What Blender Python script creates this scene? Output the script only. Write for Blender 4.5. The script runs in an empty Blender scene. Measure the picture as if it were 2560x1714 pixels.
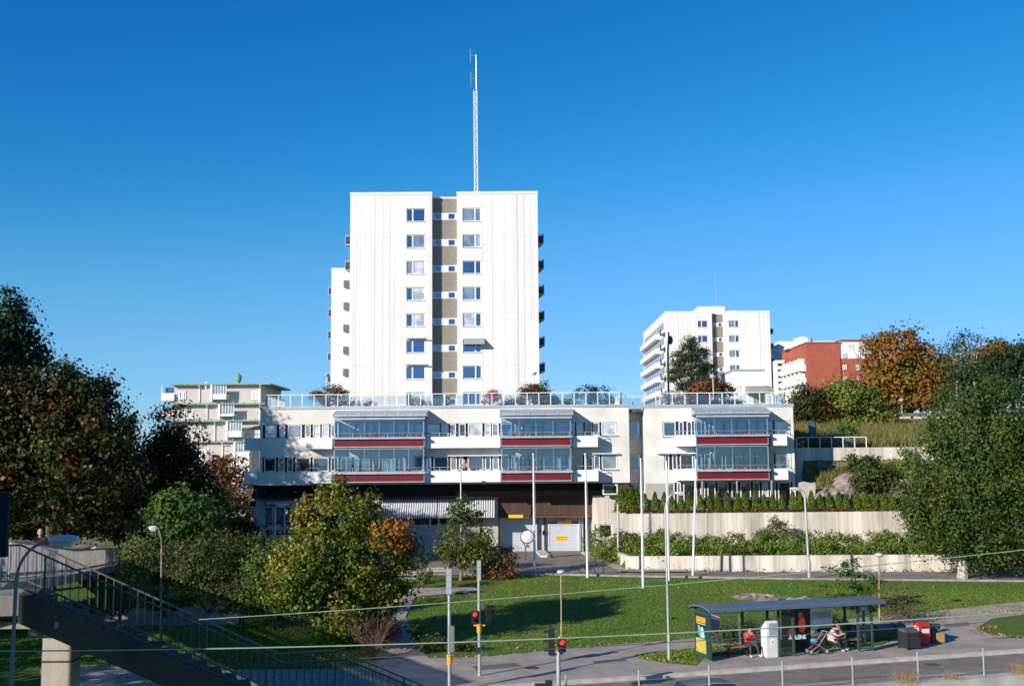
import bpy, bmesh, math, random
import numpy as np
from mathutils import Vector, Matrix
R=math.radians
random.seed(7); rng=np.random.default_rng(7)
S=bpy.context.scene; COL=S.collection
# ---------------------------------------------------------------- camera
CAMZ=9.0; F=2800.0; PITCH=math.atan(288/2800); ROLL=0.0075
Xr=Vector((1,0,0)); Fw=Vector((0,math.cos(PITCH),math.sin(PITCH))); Up0=Xr.cross(Fw)
RIGHT=Xr*math.cos(ROLL)-Up0*math.sin(ROLL); UP=Up0*math.cos(ROLL)+Xr*math.sin(ROLL)
cam=bpy.data.cameras.new('camera'); co=bpy.data.objects.new('camera',cam); COL.objects.link(co)
M=Matrix.Identity(4)
for i in range(3): M[i][0]=RIGHT[i]; M[i][1]=UP[i]; M[i][2]=-Fw[i]
M[2][3]=CAMZ; co.matrix_world=M
cam.sensor_width=36; cam.lens=F/2560*36; cam.clip_start=.5; cam.clip_end=6000
S.camera=co
C0=Vector((0,0,CAMZ))
def ray(px,py): return Fw*F+RIGHT*(px-1280)-UP*(py-857)
def at(px,py,Y):
    d=ray(px,py); return C0+d*(Y/d.y)
def gp(px,py,z=0.0):
    d=ray(px,py); return C0+d*((z-CAMZ)/d.z)
def onv(px,py,P,D):          # ray with the vertical plane through P along D
    n=Vector((-D[1],D[0],0)); d=ray(px,py)
    return C0+d*((Vector(P)-C0).dot(n)/d.dot(n))
# ---------------------------------------------------------------- sun and sky
EL=R(20); SD=Vector((-math.sin(R(47))*math.cos(EL),-math.cos(R(47))*math.cos(EL),math.sin(EL)))
sl=bpy.data.lights.new('sun','SUN'); sl.energy=5.0; sl.angle=R(.5); sl.color=(1,.93,.82)
so=bpy.data.objects.new('sun',sl); COL.objects.link(so); so.rotation_euler=SD.to_track_quat('Z','Y').to_euler(); so.location=(-40,-40,60)
W=bpy.data.worlds.new('World'); S.world=W; W.use_nodes=True
nt=W.node_tree; bg=nt.nodes['Background']; sky=nt.nodes.new('ShaderNodeTexSky')
sky.sky_type='NISHITA'; sky.sun_disc=False; sky.sun_elevation=EL; sky.sun_rotation=math.atan2(SD.x,SD.y)%(2*math.pi)
sky.altitude=800; sky.air_density=1.0; sky.dust_density=0.1; sky.ozone_density=4.0
hs=nt.nodes.new('ShaderNodeHueSaturation'); hs.inputs['Saturation'].default_value=1.2; hs.inputs['Value'].default_value=1.0
tm_=nt.nodes.new('ShaderNodeMix'); tm_.data_type='RGBA'; tm_.blend_type='MULTIPLY'; tm_.inputs[0].default_value=1; tm_.inputs[7].default_value=(.74,.97,1.17,1)
nt.links.new(sky.outputs[0],hs.inputs['Color']); nt.links.new(hs.outputs[0],tm_.inputs[6]); 
dv_=nt.nodes.new('ShaderNodeVectorMath'); dv_.operation='SCALE'; dv_.inputs['Scale'].default_value=1/8; nt.links.new(tm_.outputs[2],dv_.inputs[0])
cv_=nt.nodes.new('ShaderNodeRGBCurve'); nt.links.new(dv_.outputs[0],cv_.inputs['Color'])      # colour balance of the clear northern sky
for ch,pts in ((0,((.0,.0),(.0335,.008),(.065,.035),(.105,.105),(.33,.285),(1,.8))),(1,((0,0),(.165,.158),(.38,.415),(.75,.64),(1,.8)))):
    c_=cv_.mapping.curves[ch]; c_.points[0].location=pts[0]; c_.points[1].location=pts[-1]
    for p_ in pts[1:-1]: c_.points.new(*p_)
cv_.mapping.update()
ml_=nt.nodes.new('ShaderNodeVectorMath'); ml_.operation='SCALE'; ml_.inputs['Scale'].default_value=8; nt.links.new(cv_.outputs[0],ml_.inputs[0]); nt.links.new(ml_.outputs[0],bg.inputs[0]); bg.inputs[1].default_value=0.1
S.view_settings.view_transform='Standard'; S.view_settings.look='None'; S.view_settings.exposure=0.35; S.view_settings.gamma=1
S.cycles.max_bounces=8; S.cycles.transparent_max_bounces=24; S.cycles.use_denoising=True
# ---------------------------------------------------------------- materials
MATS={}
def mat(name,col,rough=.7,var=.12,scale=3.0,bump=0,bscale=20,metal=0,streak=False,spec=.4,col2=None,objc=True):
    if name in MATS: return MATS[name]
    m=bpy.data.materials.new(name); m.use_nodes=True; t=m.node_tree; b=t.nodes['Principled BSDF']
    b.inputs['Roughness'].default_value=rough; b.inputs['Metallic'].default_value=metal; b.inputs['Specular IOR Level'].default_value=spec
    tc=t.nodes.new('ShaderNodeTexCoord'); mp=t.nodes.new('ShaderNodeMapping'); t.links.new(tc.outputs['Object'],mp.inputs[0])
    if streak: mp.inputs['Scale'].default_value=(1,1,.12)
    n=t.nodes.new('ShaderNodeTexNoise'); n.inputs['Scale'].default_value=scale; n.inputs['Detail'].default_value=6; n.inputs['Roughness'].default_value=.65
    t.links.new(mp.outputs[0],n.inputs['Vector'])
    r=t.nodes.new('ShaderNodeValToRGB'); t.links.new(n.outputs['Fac'],r.inputs[0])
    c=Vector(col); d=Vector(col2) if col2 else c*(1-var*1.6)
    e=c if col2 else c*(1+var*.6)
    r.color_ramp.elements[0].position=.32; r.color_ramp.elements[1].position=.68
    r.color_ramp.elements[0].color=(*d,1); r.color_ramp.elements[1].color=(*[min(x,.95) for x in e],1)
    t.links.new(r.outputs[0],b.inputs['Base Color'])
    if bump:
        n2=t.nodes.new('ShaderNodeTexNoise'); n2.inputs['Scale'].default_value=bscale; n2.inputs['Detail'].default_value=4
        t.links.new(tc.outputs['Object'],n2.inputs['Vector'])
        bp=t.nodes.new('ShaderNodeBump'); bp.inputs['Strength'].default_value=bump; bp.inputs['Distance'].default_value=.03
        t.links.new(n2.outputs['Fac'],bp.inputs['Height']); t.links.new(bp.outputs[0],b.inputs['Normal'])
    MATS[name]=m; return m
def lines(m,axis,period,width,dark,jitter=0):
    """thin darker joint lines every `period` metres along an axis"""
    t=m.node_tree; b=t.nodes['Principled BSDF']; src=b.inputs['Base Color'].links[0].from_socket
    tc=t.nodes.new('ShaderNodeTexCoord'); sp=t.nodes.new('ShaderNodeSeparateXYZ'); t.links.new(tc.outputs['Object'],sp.inputs[0])
    v=sp.outputs[axis]
    if jitter:
        nz=t.nodes.new('ShaderNodeTexNoise'); nz.noise_dimensions='1D'; nz.inputs['Scale'].default_value=.9
        t.links.new(v,nz.inputs['W']); ma=t.nodes.new('ShaderNodeMath'); ma.operation='MULTIPLY_ADD'; t.links.new(nz.outputs['Fac'],ma.inputs[0]); ma.inputs[1].default_value=jitter; t.links.new(v,ma.inputs[2]); v=ma.outputs[0]
    d=t.nodes.new('ShaderNodeMath'); d.operation='DIVIDE'; t.links.new(v,d.inputs[0]); d.inputs[1].default_value=period
    f=t.nodes.new('ShaderNodeMath'); f.operation='FRACT'; t.links.new(d.outputs[0],f.inputs[0])
    l=t.nodes.new('ShaderNodeMath'); l.operation='LESS_THAN'; t.links.new(f.outputs[0],l.inputs[0]); l.inputs[1].default_value=width/period
    mx=t.nodes.new('ShaderNodeMix'); mx.data_type='RGBA'; mx.blend_type='MULTIPLY'; t.links.new(l.outputs[0],mx.inputs[0])
    t.links.new(src,mx.inputs[6]); mx.inputs[7].default_value=(dark,dark,dark,1); t.links.new(mx.outputs[2],b.inputs['Base Color']); return m
def glassmat(name,tint,gloss=.25,transp=True,inner=(.02,.03,.04),rough=.03):
    m=bpy.data.materials.new(name); m.use_nodes=True; t=m.node_tree; t.nodes.clear()
    o=t.nodes.new('ShaderNodeOutputMaterial'); mx=t.nodes.new('ShaderNodeMixShader'); g=t.nodes.new('ShaderNodeBsdfGlossy'); g.inputs['Roughness'].default_value=rough
    g.inputs['Color'].default_value=(*tint,1)
    tc=t.nodes.new('ShaderNodeTexCoord'); nz=t.nodes.new('ShaderNodeTexNoise'); nz.inputs['Scale'].default_value=.8; t.links.new(tc.outputs['Object'],nz.inputs['Vector'])
    bp=t.nodes.new('ShaderNodeBump'); bp.inputs['Strength'].default_value=.06; bp.inputs['Distance'].default_value=.05; t.links.new(nz.outputs['Fac'],bp.inputs['Height']); t.links.new(bp.outputs[0],g.inputs['Normal'])
    if transp:
        d=t.nodes.new('ShaderNodeBsdfTransparent'); d.inputs['Color'].default_value=(*inner,1)
    else:
        d=t.nodes.new('ShaderNodeBsdfDiffuse'); 
        n2=t.nodes.new('ShaderNodeTexNoise'); n2.inputs['Scale'].default_value=1.3; t.links.new(tc.outputs['Object'],n2.inputs['Vector'])
        r=t.nodes.new('ShaderNodeValToRGB'); t.links.new(n2.outputs['Fac'],r.inputs[0]); r.color_ramp.elements[0].position=.4; r.color_ramp.elements[1].position=.62
        r.color_ramp.elements[0].color=(*inner,1); r.color_ramp.elements[1].color=(*[x*1.8 for x in inner],1); t.links.new(r.outputs[0],d.inputs['Color'])
    fr=t.nodes.new('ShaderNodeFresnel'); fr.inputs['IOR'].default_value=1.5
    ad=t.nodes.new('ShaderNodeMath'); ad.operation='ADD'; ad.use_clamp=True; t.links.new(fr.outputs[0],ad.inputs[0]); ad.inputs[1].default_value=gloss
    t.links.new(ad.outputs[0],mx.inputs[0]); t.links.new(d.outputs[0],mx.inputs[1]); t.links.new(g.outputs[0],mx.inputs[2]); t.links.new(mx.outputs[0],o.inputs[0]); MATS[name]=m; return m
def leafmat(name,cols,ns=.6,rnd=.5,trans=.25,rough=.55,spec=.18):
    m=bpy.data.materials.new(name); m.use_nodes=True; t=m.node_tree; b=t.nodes['Principled BSDF']; o=t.nodes['Material Output']
    ge=t.nodes.new('ShaderNodeNewGeometry'); tc=t.nodes.new('ShaderNodeTexCoord'); n=t.nodes.new('ShaderNodeTexNoise'); n.inputs['Scale'].default_value=ns; n.inputs['Detail'].default_value=3
    t.links.new(tc.outputs['Object'],n.inputs['Vector'])
    a=t.nodes.new('ShaderNodeMath'); a.operation='MULTIPLY_ADD'; t.links.new(n.outputs['Fac'],a.inputs[0]); a.inputs[1].default_value=2.2; a.inputs[2].default_value=-.6
    mx=t.nodes.new('ShaderNodeMix'); mx.inputs[0].default_value=rnd; t.links.new(a.outputs[0],mx.inputs[2]); t.links.new(ge.outputs['Random Per Island'],mx.inputs[3])
    r=t.nodes.new('ShaderNodeValToRGB'); t.links.new(mx.outputs[0],r.inputs[0]); cr=r.color_ramp
    while len(cr.elements)<len(cols): cr.elements.new(.5)
    for i,c in enumerate(cols): cr.elements[i].position=.12+.76*i/(len(cols)-1); cr.elements[i].color=(*c,1)
    t.links.new(r.outputs[0],b.inputs['Base Color']); b.inputs['Roughness'].default_value=rough; b.inputs['Specular IOR Level'].default_value=spec
    tr=t.nodes.new('ShaderNodeBsdfTranslucent'); t.links.new(r.outputs[0],tr.inputs['Color']); ms=t.nodes.new('ShaderNodeMixShader'); ms.inputs[0].default_value=trans
    t.links.new(b.outputs[0],ms.inputs[1]); t.links.new(tr.outputs[0],ms.inputs[2]); t.links.new(ms.outputs[0],o.inputs[0]); MATS[name]=m; return m
# ---------------------------------------------------------------- mesh builder
class MB:
    def __init__(s): s.v=[]; s.f=[]; s.m=[]; s.mi=0
    def add(s,vs,fs):
        k=len(s.v); s.v+= [tuple(v) for v in vs]; s.f+=[tuple(i+k for i in f) for f in fs]; s.m+=[s.mi]*len(fs); return s
    def use(s,i): s.mi=i; return s
    def box(s,x0,x1,y0,y1,z0,z1):
        x0,x1=sorted((x0,x1)); y0,y1=sorted((y0,y1)); z0,z1=sorted((z0,z1))
        return s.add([(x,y,z) for z in (z0,z1) for y in (y0,y1) for x in (x0,x1)],[(0,2,3,1),(4,5,7,6),(0,1,5,4),(2,6,7,3),(0,4,6,2),(1,3,7,5)])
    def obox(s,c,sz,ang=0,M3=None):     # centre, size, rotation about z
        c=Vector(c); m=M3 or Matrix.Rotation(ang,3,'Z'); h=[a/2 for a in sz]
        return s.add([c+m@Vector((x*h[0],y*h[1],z*h[2])) for z in (-1,1) for y in (-1,1) for x in (-1,1)],[(0,2,3,1),(4,5,7,6),(0,1,5,4),(2,6,7,3),(0,4,6,2),(1,3,7,5)])
    def beam(s,p0,p1,w,h,upv=(0,0,1)):
        p0=Vector(p0); p1=Vector(p1); d=(p1-p0); L=d.length; d.normalize(); u=Vector(upv); sd=d.cross(u)
        if sd.length<1e-4: sd=Vector((1,0,0))
        sd.normalize(); u=sd.cross(d)
        return s.obox((p0+p1)/2,(L,w,h),M3=Matrix((d,-sd,u)).transposed())
    def cyl(s,p0,p1,r0,r1=None,n=10,caps=True):
        r1=r0 if r1 is None else r1; return s.tube([p0,p1],[r0,r1],n,caps)
    def tube(s,path,r,n=8,caps=True):
        P=[Vector(p) for p in path]; N=len(P); r=r if isinstance(r,(list,tuple)) else [r]*N
        vs=[]; ref=None
        for i,p in enumerate(P):
            d=(P[min(i+1,N-1)]-P[max(i-1,0)]).normalized()
            if ref is None: ref=Vector((1,0,0)) if abs(d.x)<.8 else Vector((0,1,0))
            a=(ref-d*ref.dot(d)).normalized(); b=d.cross(a); ref=a
            for k in range(n):
                t=2*math.pi*k/n; vs.append(p+(a*math.cos(t)+b*math.sin(t))*r[i])
        fs=[(i*n+k,i*n+(k+1)%n,(i+1)*n+(k+1)%n,(i+1)*n+k) for i in range(N-1) for k in range(n)]
        if caps: fs+= [tuple(range(n-1,-1,-1)),tuple((N-1)*n+k for k in range(n))]
        return s.add(vs,fs)
    def lathe(s,c,prof,n=16,axis='z'):
        c=Vector(c); vs=[]
        for r,z in prof:
            for k in range(n):
                t=2*math.pi*k/n; a,b=r*math.cos(t),r*math.sin(t)
                vs.append(c+(Vector((a,b,z)) if axis=='z' else Vector((a,z,b))))
        N=len(prof); fs=[(i*n+k,i*n+(k+1)%n,(i+1)*n+(k+1)%n,(i+1)*n+k) for i in range(N-1) for k in range(n)]
        fs+=[tuple(range(n-1,-1,-1)),tuple((N-1)*n+k for k in range(n))]
        return s.add(vs,fs)
    def ball(s,c,r,n=12,sc=(1,1,1)):
        c=Vector(c); vs=[]; fs=[]; m=n//2
        for i in range(m+1):
            a=math.pi*i/m-math.pi/2; a=max(min(a,math.pi/2-.02),-math.pi/2+.02)
            for k in range(n):
                t=2*math.pi*k/n; vs.append(c+Vector((r*math.cos(a)*math.cos(t)*sc[0],r*math.cos(a)*math.sin(t)*sc[1],r*math.sin(a)*sc[2])))
        fs=[(i*n+k,i*n+(k+1)%n,(i+1)*n+(k+1)%n,(i+1)*n+k) for i in range(m) for k in range(n)]+[tuple(range(n-1,-1,-1)),tuple(m*n+k for k in range(n))]
        return s.add(vs,fs)
    def torus(s,c,R0,r,axis,n=24,k=6):
        c=Vector(c); ax=Vector(axis).normalized(); a=ax.orthogonal().normalized(); b=ax.cross(a); vs=[]
        for i in range(n):
            t=2*math.pi*i/n; d=a*math.cos(t)+b*math.sin(t)
            for j in range(k):
                u=2*math.pi*j/k; vs.append(c+d*(R0+r*math.cos(u))+ax*(r*math.sin(u)))
        return s.add(vs,[(i*k+j,((i+1)%n)*k+j,((i+1)%n)*k+(j+1)%k,i*k+(j+1)%k) for i in range(n) for j in range(k)])
    def quad(s,a,b,c,d): return s.add([a,b,c,d],[(0,1,2,3)])
    def prism(s,poly,off):              # polygon of 3-D points extruded by a vector
        off=Vector(off); n=len(poly); P=[Vector(p) for p in poly]
        return s.add(P+[p+off for p in P],[tuple(range(n)),tuple(range(2*n-1,n-1,-1))]+[(i,i+n,(i+1)%n+n,(i+1)%n) for i in range(n)])
ORG={}
def put(o,parent=None,kw={}):
    COL.objects.link(o)
    if parent: o.parent=parent
    for k,v in kw.items():
        if v is not None: o[k]=v
    return o
def meshof(name,mb,mats,org,smooth=False):
    me=bpy.data.meshes.new(name); o=Vector(org); me.from_pydata([tuple(Vector(v)-o) for v in mb.v],[],mb.f)
    mats=mats if isinstance(mats,(list,tuple)) else [mats]
    for m in mats: me.materials.append(m)
    if len(mats)>1: me.polygons.foreach_set('material_index',mb.m)
    if smooth:
        me.polygons.foreach_set('use_smooth',[True]*len(me.polygons))
        try: me.set_sharp_from_angle(angle=R(40))
        except Exception: pass
    bm=bmesh.new(); bm.from_mesh(me); bmesh.ops.recalc_face_normals(bm,faces=bm.faces); bm.to_mesh(me); bm.free()
    me.update(); return me
def thing(name,label,cat,loc=(0,0,0),group=None,rz=0):
    o=bpy.data.objects.new(name,None); o.empty_display_size=.3; o.location=loc; o.rotation_euler=(0,0,rz)
    put(o,None,dict(label=label,category=cat,group=group)); ORG[o]=Vector(loc) if not rz else Vector((0,0,0)); return o
def part(name,mb,mats,parent,smooth=False,label=None,kind=None):
    o=bpy.data.objects.new(name,meshof(name,mb,mats,ORG[parent],smooth)); ORG[o]=ORG[parent]
    return put(o,parent,dict(label=label,kind=kind))
def solo(name,mb,mats,label,cat,loc,group=None,smooth=False,kind=None):
    o=bpy.data.objects.new(name,meshof(name,mb,mats,loc,smooth)); o.location=loc; ORG[o]=Vector(loc)
    return put(o,None,dict(label=label,category=cat,group=group,kind=kind))
def struct(name,mb,mats,smooth=False,kind='structure',label=None):
    o=bpy.data.objects.new(name,meshof(name,mb,mats,(0,0,0),smooth)); return put(o,None,dict(kind=kind,label=label))
def copytree(o,parent=None):
    c=o.copy(); COL.objects.link(c); c.parent=parent
    for ch in list(o.children): copytree(ch,c)
    return c
def txt(s_,size,mats,parent,loc,rot,name='lettering',ext=.004,align='CENTER',label=None,sx=1.0):
    cu=bpy.data.curves.new('t','FONT'); cu.body=s_; cu.size=size; cu.extrude=ext; cu.align_x=align; cu.align_y='CENTER'; cu.offset=size*.015
    o=bpy.data.objects.new('t',cu); COL.objects.link(o); dg=bpy.context.evaluated_depsgraph_get(); dg.update()
    me=bpy.data.meshes.new_from_object(o.evaluated_get(dg)); bpy.data.objects.remove(o); me.materials.clear(); me.materials.append(mats)
    if sx!=1:
        for v in me.vertices: v.co.x*=sx
    q=bpy.data.objects.new(name,me); q.location=Vector(loc)-ORG[parent]; q.rotation_euler=rot; ORG[q]=ORG[parent]
    return put(q,parent,dict(label=label))
# ---------------------------------------------------------------- foliage
def leafmesh(name,C,size,mt,org,flat=.0,aspect=.7,jit=.35,outc=None,cc=None):
    N=len(C); C=np.asarray(C,dtype=np.float64)-np.array(org)
    n=rng.normal(size=(N,3)); 
    if outc is not None:
        d=C-np.asarray(outc)[None,:]; d/=np.linalg.norm(d,axis=1)[:,None]+1e-6; n+=d*(1.0 if cc is not None else 1.2)
    if cc is not None:
        d=C-cc; d/=np.linalg.norm(d,axis=1)[:,None]+1e-6; n+=d*1.5
    n[:,2]+=flat; n/=np.linalg.norm(n,axis=1)[:,None]
    a=np.cross(n,rng.normal(size=(N,3))); a/=np.linalg.norm(a,axis=1)[:,None]+1e-9; b=np.cross(n,a)
    sz=size*(1+jit*rng.normal(size=N)).clip(.45,1.8); sz=sz[:,None]/2
    fold=n*sz*.35
    V=np.stack([C-a*sz,C-b*sz*aspect+fold,C+a*sz,C+b*sz*aspect+fold],1).reshape(-1,3)
    me=bpy.data.meshes.new(name); me.vertices.add(4*N); me.vertices.foreach_set('co',V.ravel().astype(np.float32))
    me.loops.add(4*N); me.loops.foreach_set('vertex_index',np.arange(4*N,dtype=np.int32))
    me.polygons.add(N); me.polygons.foreach_set('loop_start',np.arange(0,4*N,4,dtype=np.int32)); me.polygons.foreach_set('loop_total',np.full(N,4,dtype=np.int32))
    me.materials.append(mt); me.update(calc_edges=True); return me
def clumps(lobes,n,shell=.55):
    L=np.array(lobes,dtype=float); w=(L[:,3]*L[:,4]*L[:,5])**(.67); w/=w.sum(); idx=rng.choice(len(L),n,p=w)
    d=rng.normal(size=(n,3)); d/=np.linalg.norm(d,axis=1)[:,None]; r=shell+(1-shell)*rng.random(n)**.7
    r*=np.where(rng.random(n)<.12,1.12,1.0)
    return L[idx,:3]+d*r[:,None]*L[idx,3:6], idx
def crownpts(lobes,n,per,cr,shell=.55,flatz=.7):
    P,_=clumps(lobes,n,shell); k=rng.poisson(per,n).clip(3)
    s=cr*(.6+.8*rng.random(n)); I=np.repeat(np.arange(n),k)
    Q=rng.normal(size=(len(I),3))*.5; Q[:,2]*=flatz
    return P[I]+Q*s[I][:,None], P, P[I]
BARK=mat('bark',(.10,.08,.06),.9,.3,6,.6,30,streak=True)
def tree(name,label,cat,base,lobes,n,per,cr,leaf,mt,tr=.15,group=None,shell=.55,limbs=14,bark=None,flat=.3,stems=1,flatz=.7,aspect=.7,crown='crown',trunk='trunk',rag=True):
    base=Vector(base); o=thing(name,label,cat,base,group)
    lobes=list(lobes)
    if rag:
        for l in list(lobes):
            for _ in range(3):
                d=rng.normal(size=3); d/=np.linalg.norm(d); k=rng.uniform(.28,.45); lobes.append((l[0]+d[0]*l[3]*.92,l[1]+d[1]*l[4]*.92,l[2]+d[2]*l[5]*.92,l[3]*k*1.1,l[4]*k,l[5]*k*.8))
    pts,P,PC=crownpts(lobes,n,per,cr*.85,shell,flatz)
    L=np.array(lobes); top=Vector((np.average(L[:,0],weights=L[:,3]),np.average(L[:,1],weights=L[:,3]),(L[:,2]+L[:,5]*.5).max()))
    mb=MB()
    for s_ in range(stems):
        off=Vector((random.uniform(-1,1),random.uniform(-1,1),0))*tr*(3 if stems>1 else 0)
        tp=top if stems==1 else Vector(P[rng.integers(len(P))])
        path=[base+off-Vector((0,0,.2))]; 
        for i in range(1,7):
            t=i/6; path.append((base+off*.6).lerp(tp,t)+Vector((random.uniform(-1,1),random.uniform(-1,1),0))*tr*.9*t)
        mb.tube(path,[tr*1.25]+[tr*(1-.88*i/6) for i in range(1,7)],8)
        for i in range(limbs//stems):
            q=Vector(P[rng.integers(len(P))]); t=random.uniform(.3,.85); k=int(t*6); st=path[k].lerp(path[k+1],t*6-k)
            if q.z<st.z-.5*(q-st).length: continue
            mid=st.lerp(q,.5)+Vector((0,0,(q-st).length*.08)); r=tr*.42*(1-t*.6); mb.tube([st,mid,q],[r,r*.6,r*.15],5)
    part(trunk,mb,bark or BARK,o,True)
    ctr=Vector(L[:,:3].mean(0))-base
    me=leafmesh(crown,pts,leaf,mt,base,flat,aspect,outc=ctr,cc=PC-np.array(base)); c=bpy.data.objects.new(crown,me); ORG[c]=base; put(c,o)
    return o
def lobe(px,py,Y,rx,ry,rd=None):
    c=at(px,py,Y); k=Y/F; return (c.x,c.y,c.z,rx*k,(rd if rd else (rx+ry)/2*k),ry*k)
# ================================================================ terrain, roads
K0=gp(1900,1671); K1=gp(2560,1625); U=Vector((K1.x-K0.x,K1.y-K0.y)).normalized(); V=Vector((-U.y,U.x))
def vv(x,y): return (x-K0.x)*V.x+(y-K0.y)*V.y
def uv(u,v,z=0): return Vector((K0.x+U.x*u+V.x*v,K0.y+U.y*u+V.y*v,z))
UA=math.atan2(U.y,U.x)
WALLX=[6.6,8.03,17.9,36.5,80]; WALLY=[92,80,78.3,77.3,75]
def hgt(x,y):
    x=np.asarray(x,float); y=np.asarray(y,float)
    b=np.interp(y,[56,74,93,101],[0,1.0,1.25,1.25])
    hl=np.interp(y,[93,110,125,170,300,900],[1.25,3,4.3,6,8,12]); hm=np.interp(y,[101,104,120,400],[1.25,8,12,14])
    hr=np.interp(y,[80,86,88.5,90,94.7,95.4,118,119.9,120.4,160,230,900],[2,2.6,4.7,5.2,7.9,9.6,12.5,12.8,13.5,15,15,16])
    z=np.where(y>93,np.where(x<-26,hl,np.where(x<-21.5,hl+(hm-hl)*(x+26)/4.5,hm)),b)
    z=np.where((x>9.6)&(y>88.7)&(x<=24),4.7,z); z=np.where((x>9.6)&(x<=24)&(y>103),np.maximum(hm,4.7),z)
    z=np.where((x>24)&(y>88.7),np.where(x<24.01,4.7,hr),z)
    pl=(x>7.0)&(y>np.interp(x,WALLX,WALLY)+.6)
    z=np.where(pl&(y<=88.7)&(x<32.0),2.0,z); z=np.where(pl&(x>=32.0)&(y<=88.7),hr,z)
    v=(x-K0.x)*V.x+(y-K0.y)*V.y
    z=z-.35*np.clip((1.9-v),0,1)
    return z
def h1(x,y): return float(hgt(x,y))
def gph(px,py,dz=0):
    z=0.5
    for _ in range(12): p=gp(px,py,min(z,8)); z=.5*z+.5*h1(p.x,p.y)
    return Vector((p.x,p.y,h1(p.x,p.y)+dz))
def grd(px,Y,dz=0):
    p=at(px,1200,Y); return Vector((p.x,Y,h1(p.x,Y)+dz))
grass=mat('grass',(.10,.165,.025),.9,.3,.55,.9,9,col2=(.065,.12,.02),spec=.15)
t_=grass.node_tree; b_=t_.nodes['Principled BSDF']; src=b_.inputs['Base Color'].links[0].from_socket
tc_=t_.nodes.new('ShaderNodeTexCoord')
def nmix(scale,lo,hi,col,src,det=8,sc=(1,1,1)):
    mp=t_.nodes.new('ShaderNodeMapping'); mp.inputs['Scale'].default_value=sc; t_.links.new(tc_.outputs['Object'],mp.inputs[0])
    n=t_.nodes.new('ShaderNodeTexNoise'); n.inputs['Scale'].default_value=scale; n.inputs['Detail'].default_value=det; n.inputs['Roughness'].default_value=.7
    t_.links.new(mp.outputs[0],n.inputs['Vector']); r=t_.nodes.new('ShaderNodeMapRange'); r.inputs[1].default_value=lo; r.inputs[2].default_value=hi; t_.links.new(n.outputs['Fac'],r.inputs[0])
    m=t_.nodes.new('ShaderNodeMix'); m.data_type='RGBA'; t_.links.new(r.outputs[0],m.inputs[0]); t_.links.new(src,m.inputs[6]); m.inputs[7].default_value=(*col,1); return m.outputs[2]
s1=nmix(.22,.5,.72,(.15,.13,.035),src); s1=nmix(3.2,.55,.8,(.11,.17,.03),s1); s1=nmix(1.3,.62,.78,(.13,.10,.035),s1)
sp_=t_.nodes.new('ShaderNodeSeparateXYZ'); t_.links.new(tc_.outputs['Object'],sp_.inputs[0])
mr=t_.nodes.new('ShaderNodeMapRange'); mr.inputs[1].default_value=84; mr.inputs[2].default_value=88; t_.links.new(sp_.outputs[1],mr.inputs[0])
s2=nmix(.5,.35,.6,(.17,.12,.07),src); s2=nmix(.9,.5,.62,(.26,.22,.18),s2)
mm=t_.nodes.new('ShaderNodeMix'); mm.data_type='RGBA'; t_.links.new(mr.outputs[0],mm.inputs[0]); t_.links.new(s1,mm.inputs[6]); t_.links.new(s2,mm.inputs[7]); t_.links.new(mm.outputs[2],b_.inputs['Base Color'])
def axis(segs):
    out=[]
    for a,b,st in segs: out+=list(np.arange(a,b-1e-6,st))
    return np.array(sorted(set(np.round(out+[segs[-1][1]],3))))
xs=axis([(-1500,-300,150),(-300,-80,20),(-80,-36,4),(-36,6,1),(6,10,.25),(10,24,.5),(24,24.02,.02),(24.5,60,.5),(60,120,5),(120,400,40),(400,1600,200)])
ys=axis([(-200,20,20),(20,36,2),(36,56,1),(56,76,2),(76,96,.25),(96,106,1),(106,119,1),(119,121,.25),(121,240,6),(240,600,40),(600,3000,300)])
X,Y=np.meshgrid(xs,ys); Z=hgt(X,Y)
rough=(Y>89.5)&(X>24.5)&(Y<118); Z=Z+np.where(rough&((Y<94)|(Y>96)),rng.normal(size=Z.shape)*.12,0)
nx,ny=len(xs),len(ys); me=bpy.data.meshes.new('ground'); vs=np.stack([X,Y,Z],-1).reshape(-1,3)
fs=[(j*nx+i,j*nx+i+1,(j+1)*nx+i+1,(j+1)*nx+i) for j in range(ny-1) for i in range(nx-1)]
me.from_pydata(vs.tolist(),[],fs); me.materials.append(grass); go=bpy.data.objects.new('ground',me); put(go,None,dict(kind='structure'))
def drape(name,pts,dz,m,kind='structure',label=None,thick=0):
    bm=bmesh.new(); bm.faces.new([bm.verts.new((p[0],p[1],0)) for p in pts])
    for yb in (56,74,93):
        bmesh.ops.bisect_plane(bm,geom=bm.verts[:]+bm.edges[:]+bm.faces[:],plane_co=(0,yb,0),plane_no=(0,1,0))
    bmesh.ops.triangulate(bm,faces=bm.faces[:]); bmesh.ops.recalc_face_normals(bm,faces=bm.faces)
    for v in bm.verts: v.co.z=(0 if v.co.y<56 else float(np.interp(v.co.y,[56,74,93,101],[0,1,1.25,1.25])))+dz
    if bm.faces and bm.faces[:][0].normal.z<0: bmesh.ops.reverse_faces(bm,faces=bm.faces)
    m_=bpy.data.meshes.new(name); bm.to_mesh(m_); bm.free(); m_.materials.append(m); o=bpy.data.objects.new(name,m_); return put(o,None,dict(kind=kind,label=label))
asph=mat('asphalt',(.26,.22,.195),.92,.22,.9,.4,60,spec=.25); asph2=mat('asphalt path',(.42,.355,.305),.92,.2,.6,.4,60,spec=.25)
kerbm=mat('kerb stone',(.62,.57,.52),.85,.2,2,.3,20); gutter=mat('gutter',(.32,.20,.165),.95,.35,1.5,.4,30); conc=mat('concrete',(.68,.61,.52),.85,.3,1.0,.3,14,streak=True)
lines(conc,0,.62,.035,.78,.5); lines(conc,0,3.4,.05,.6)
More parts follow.
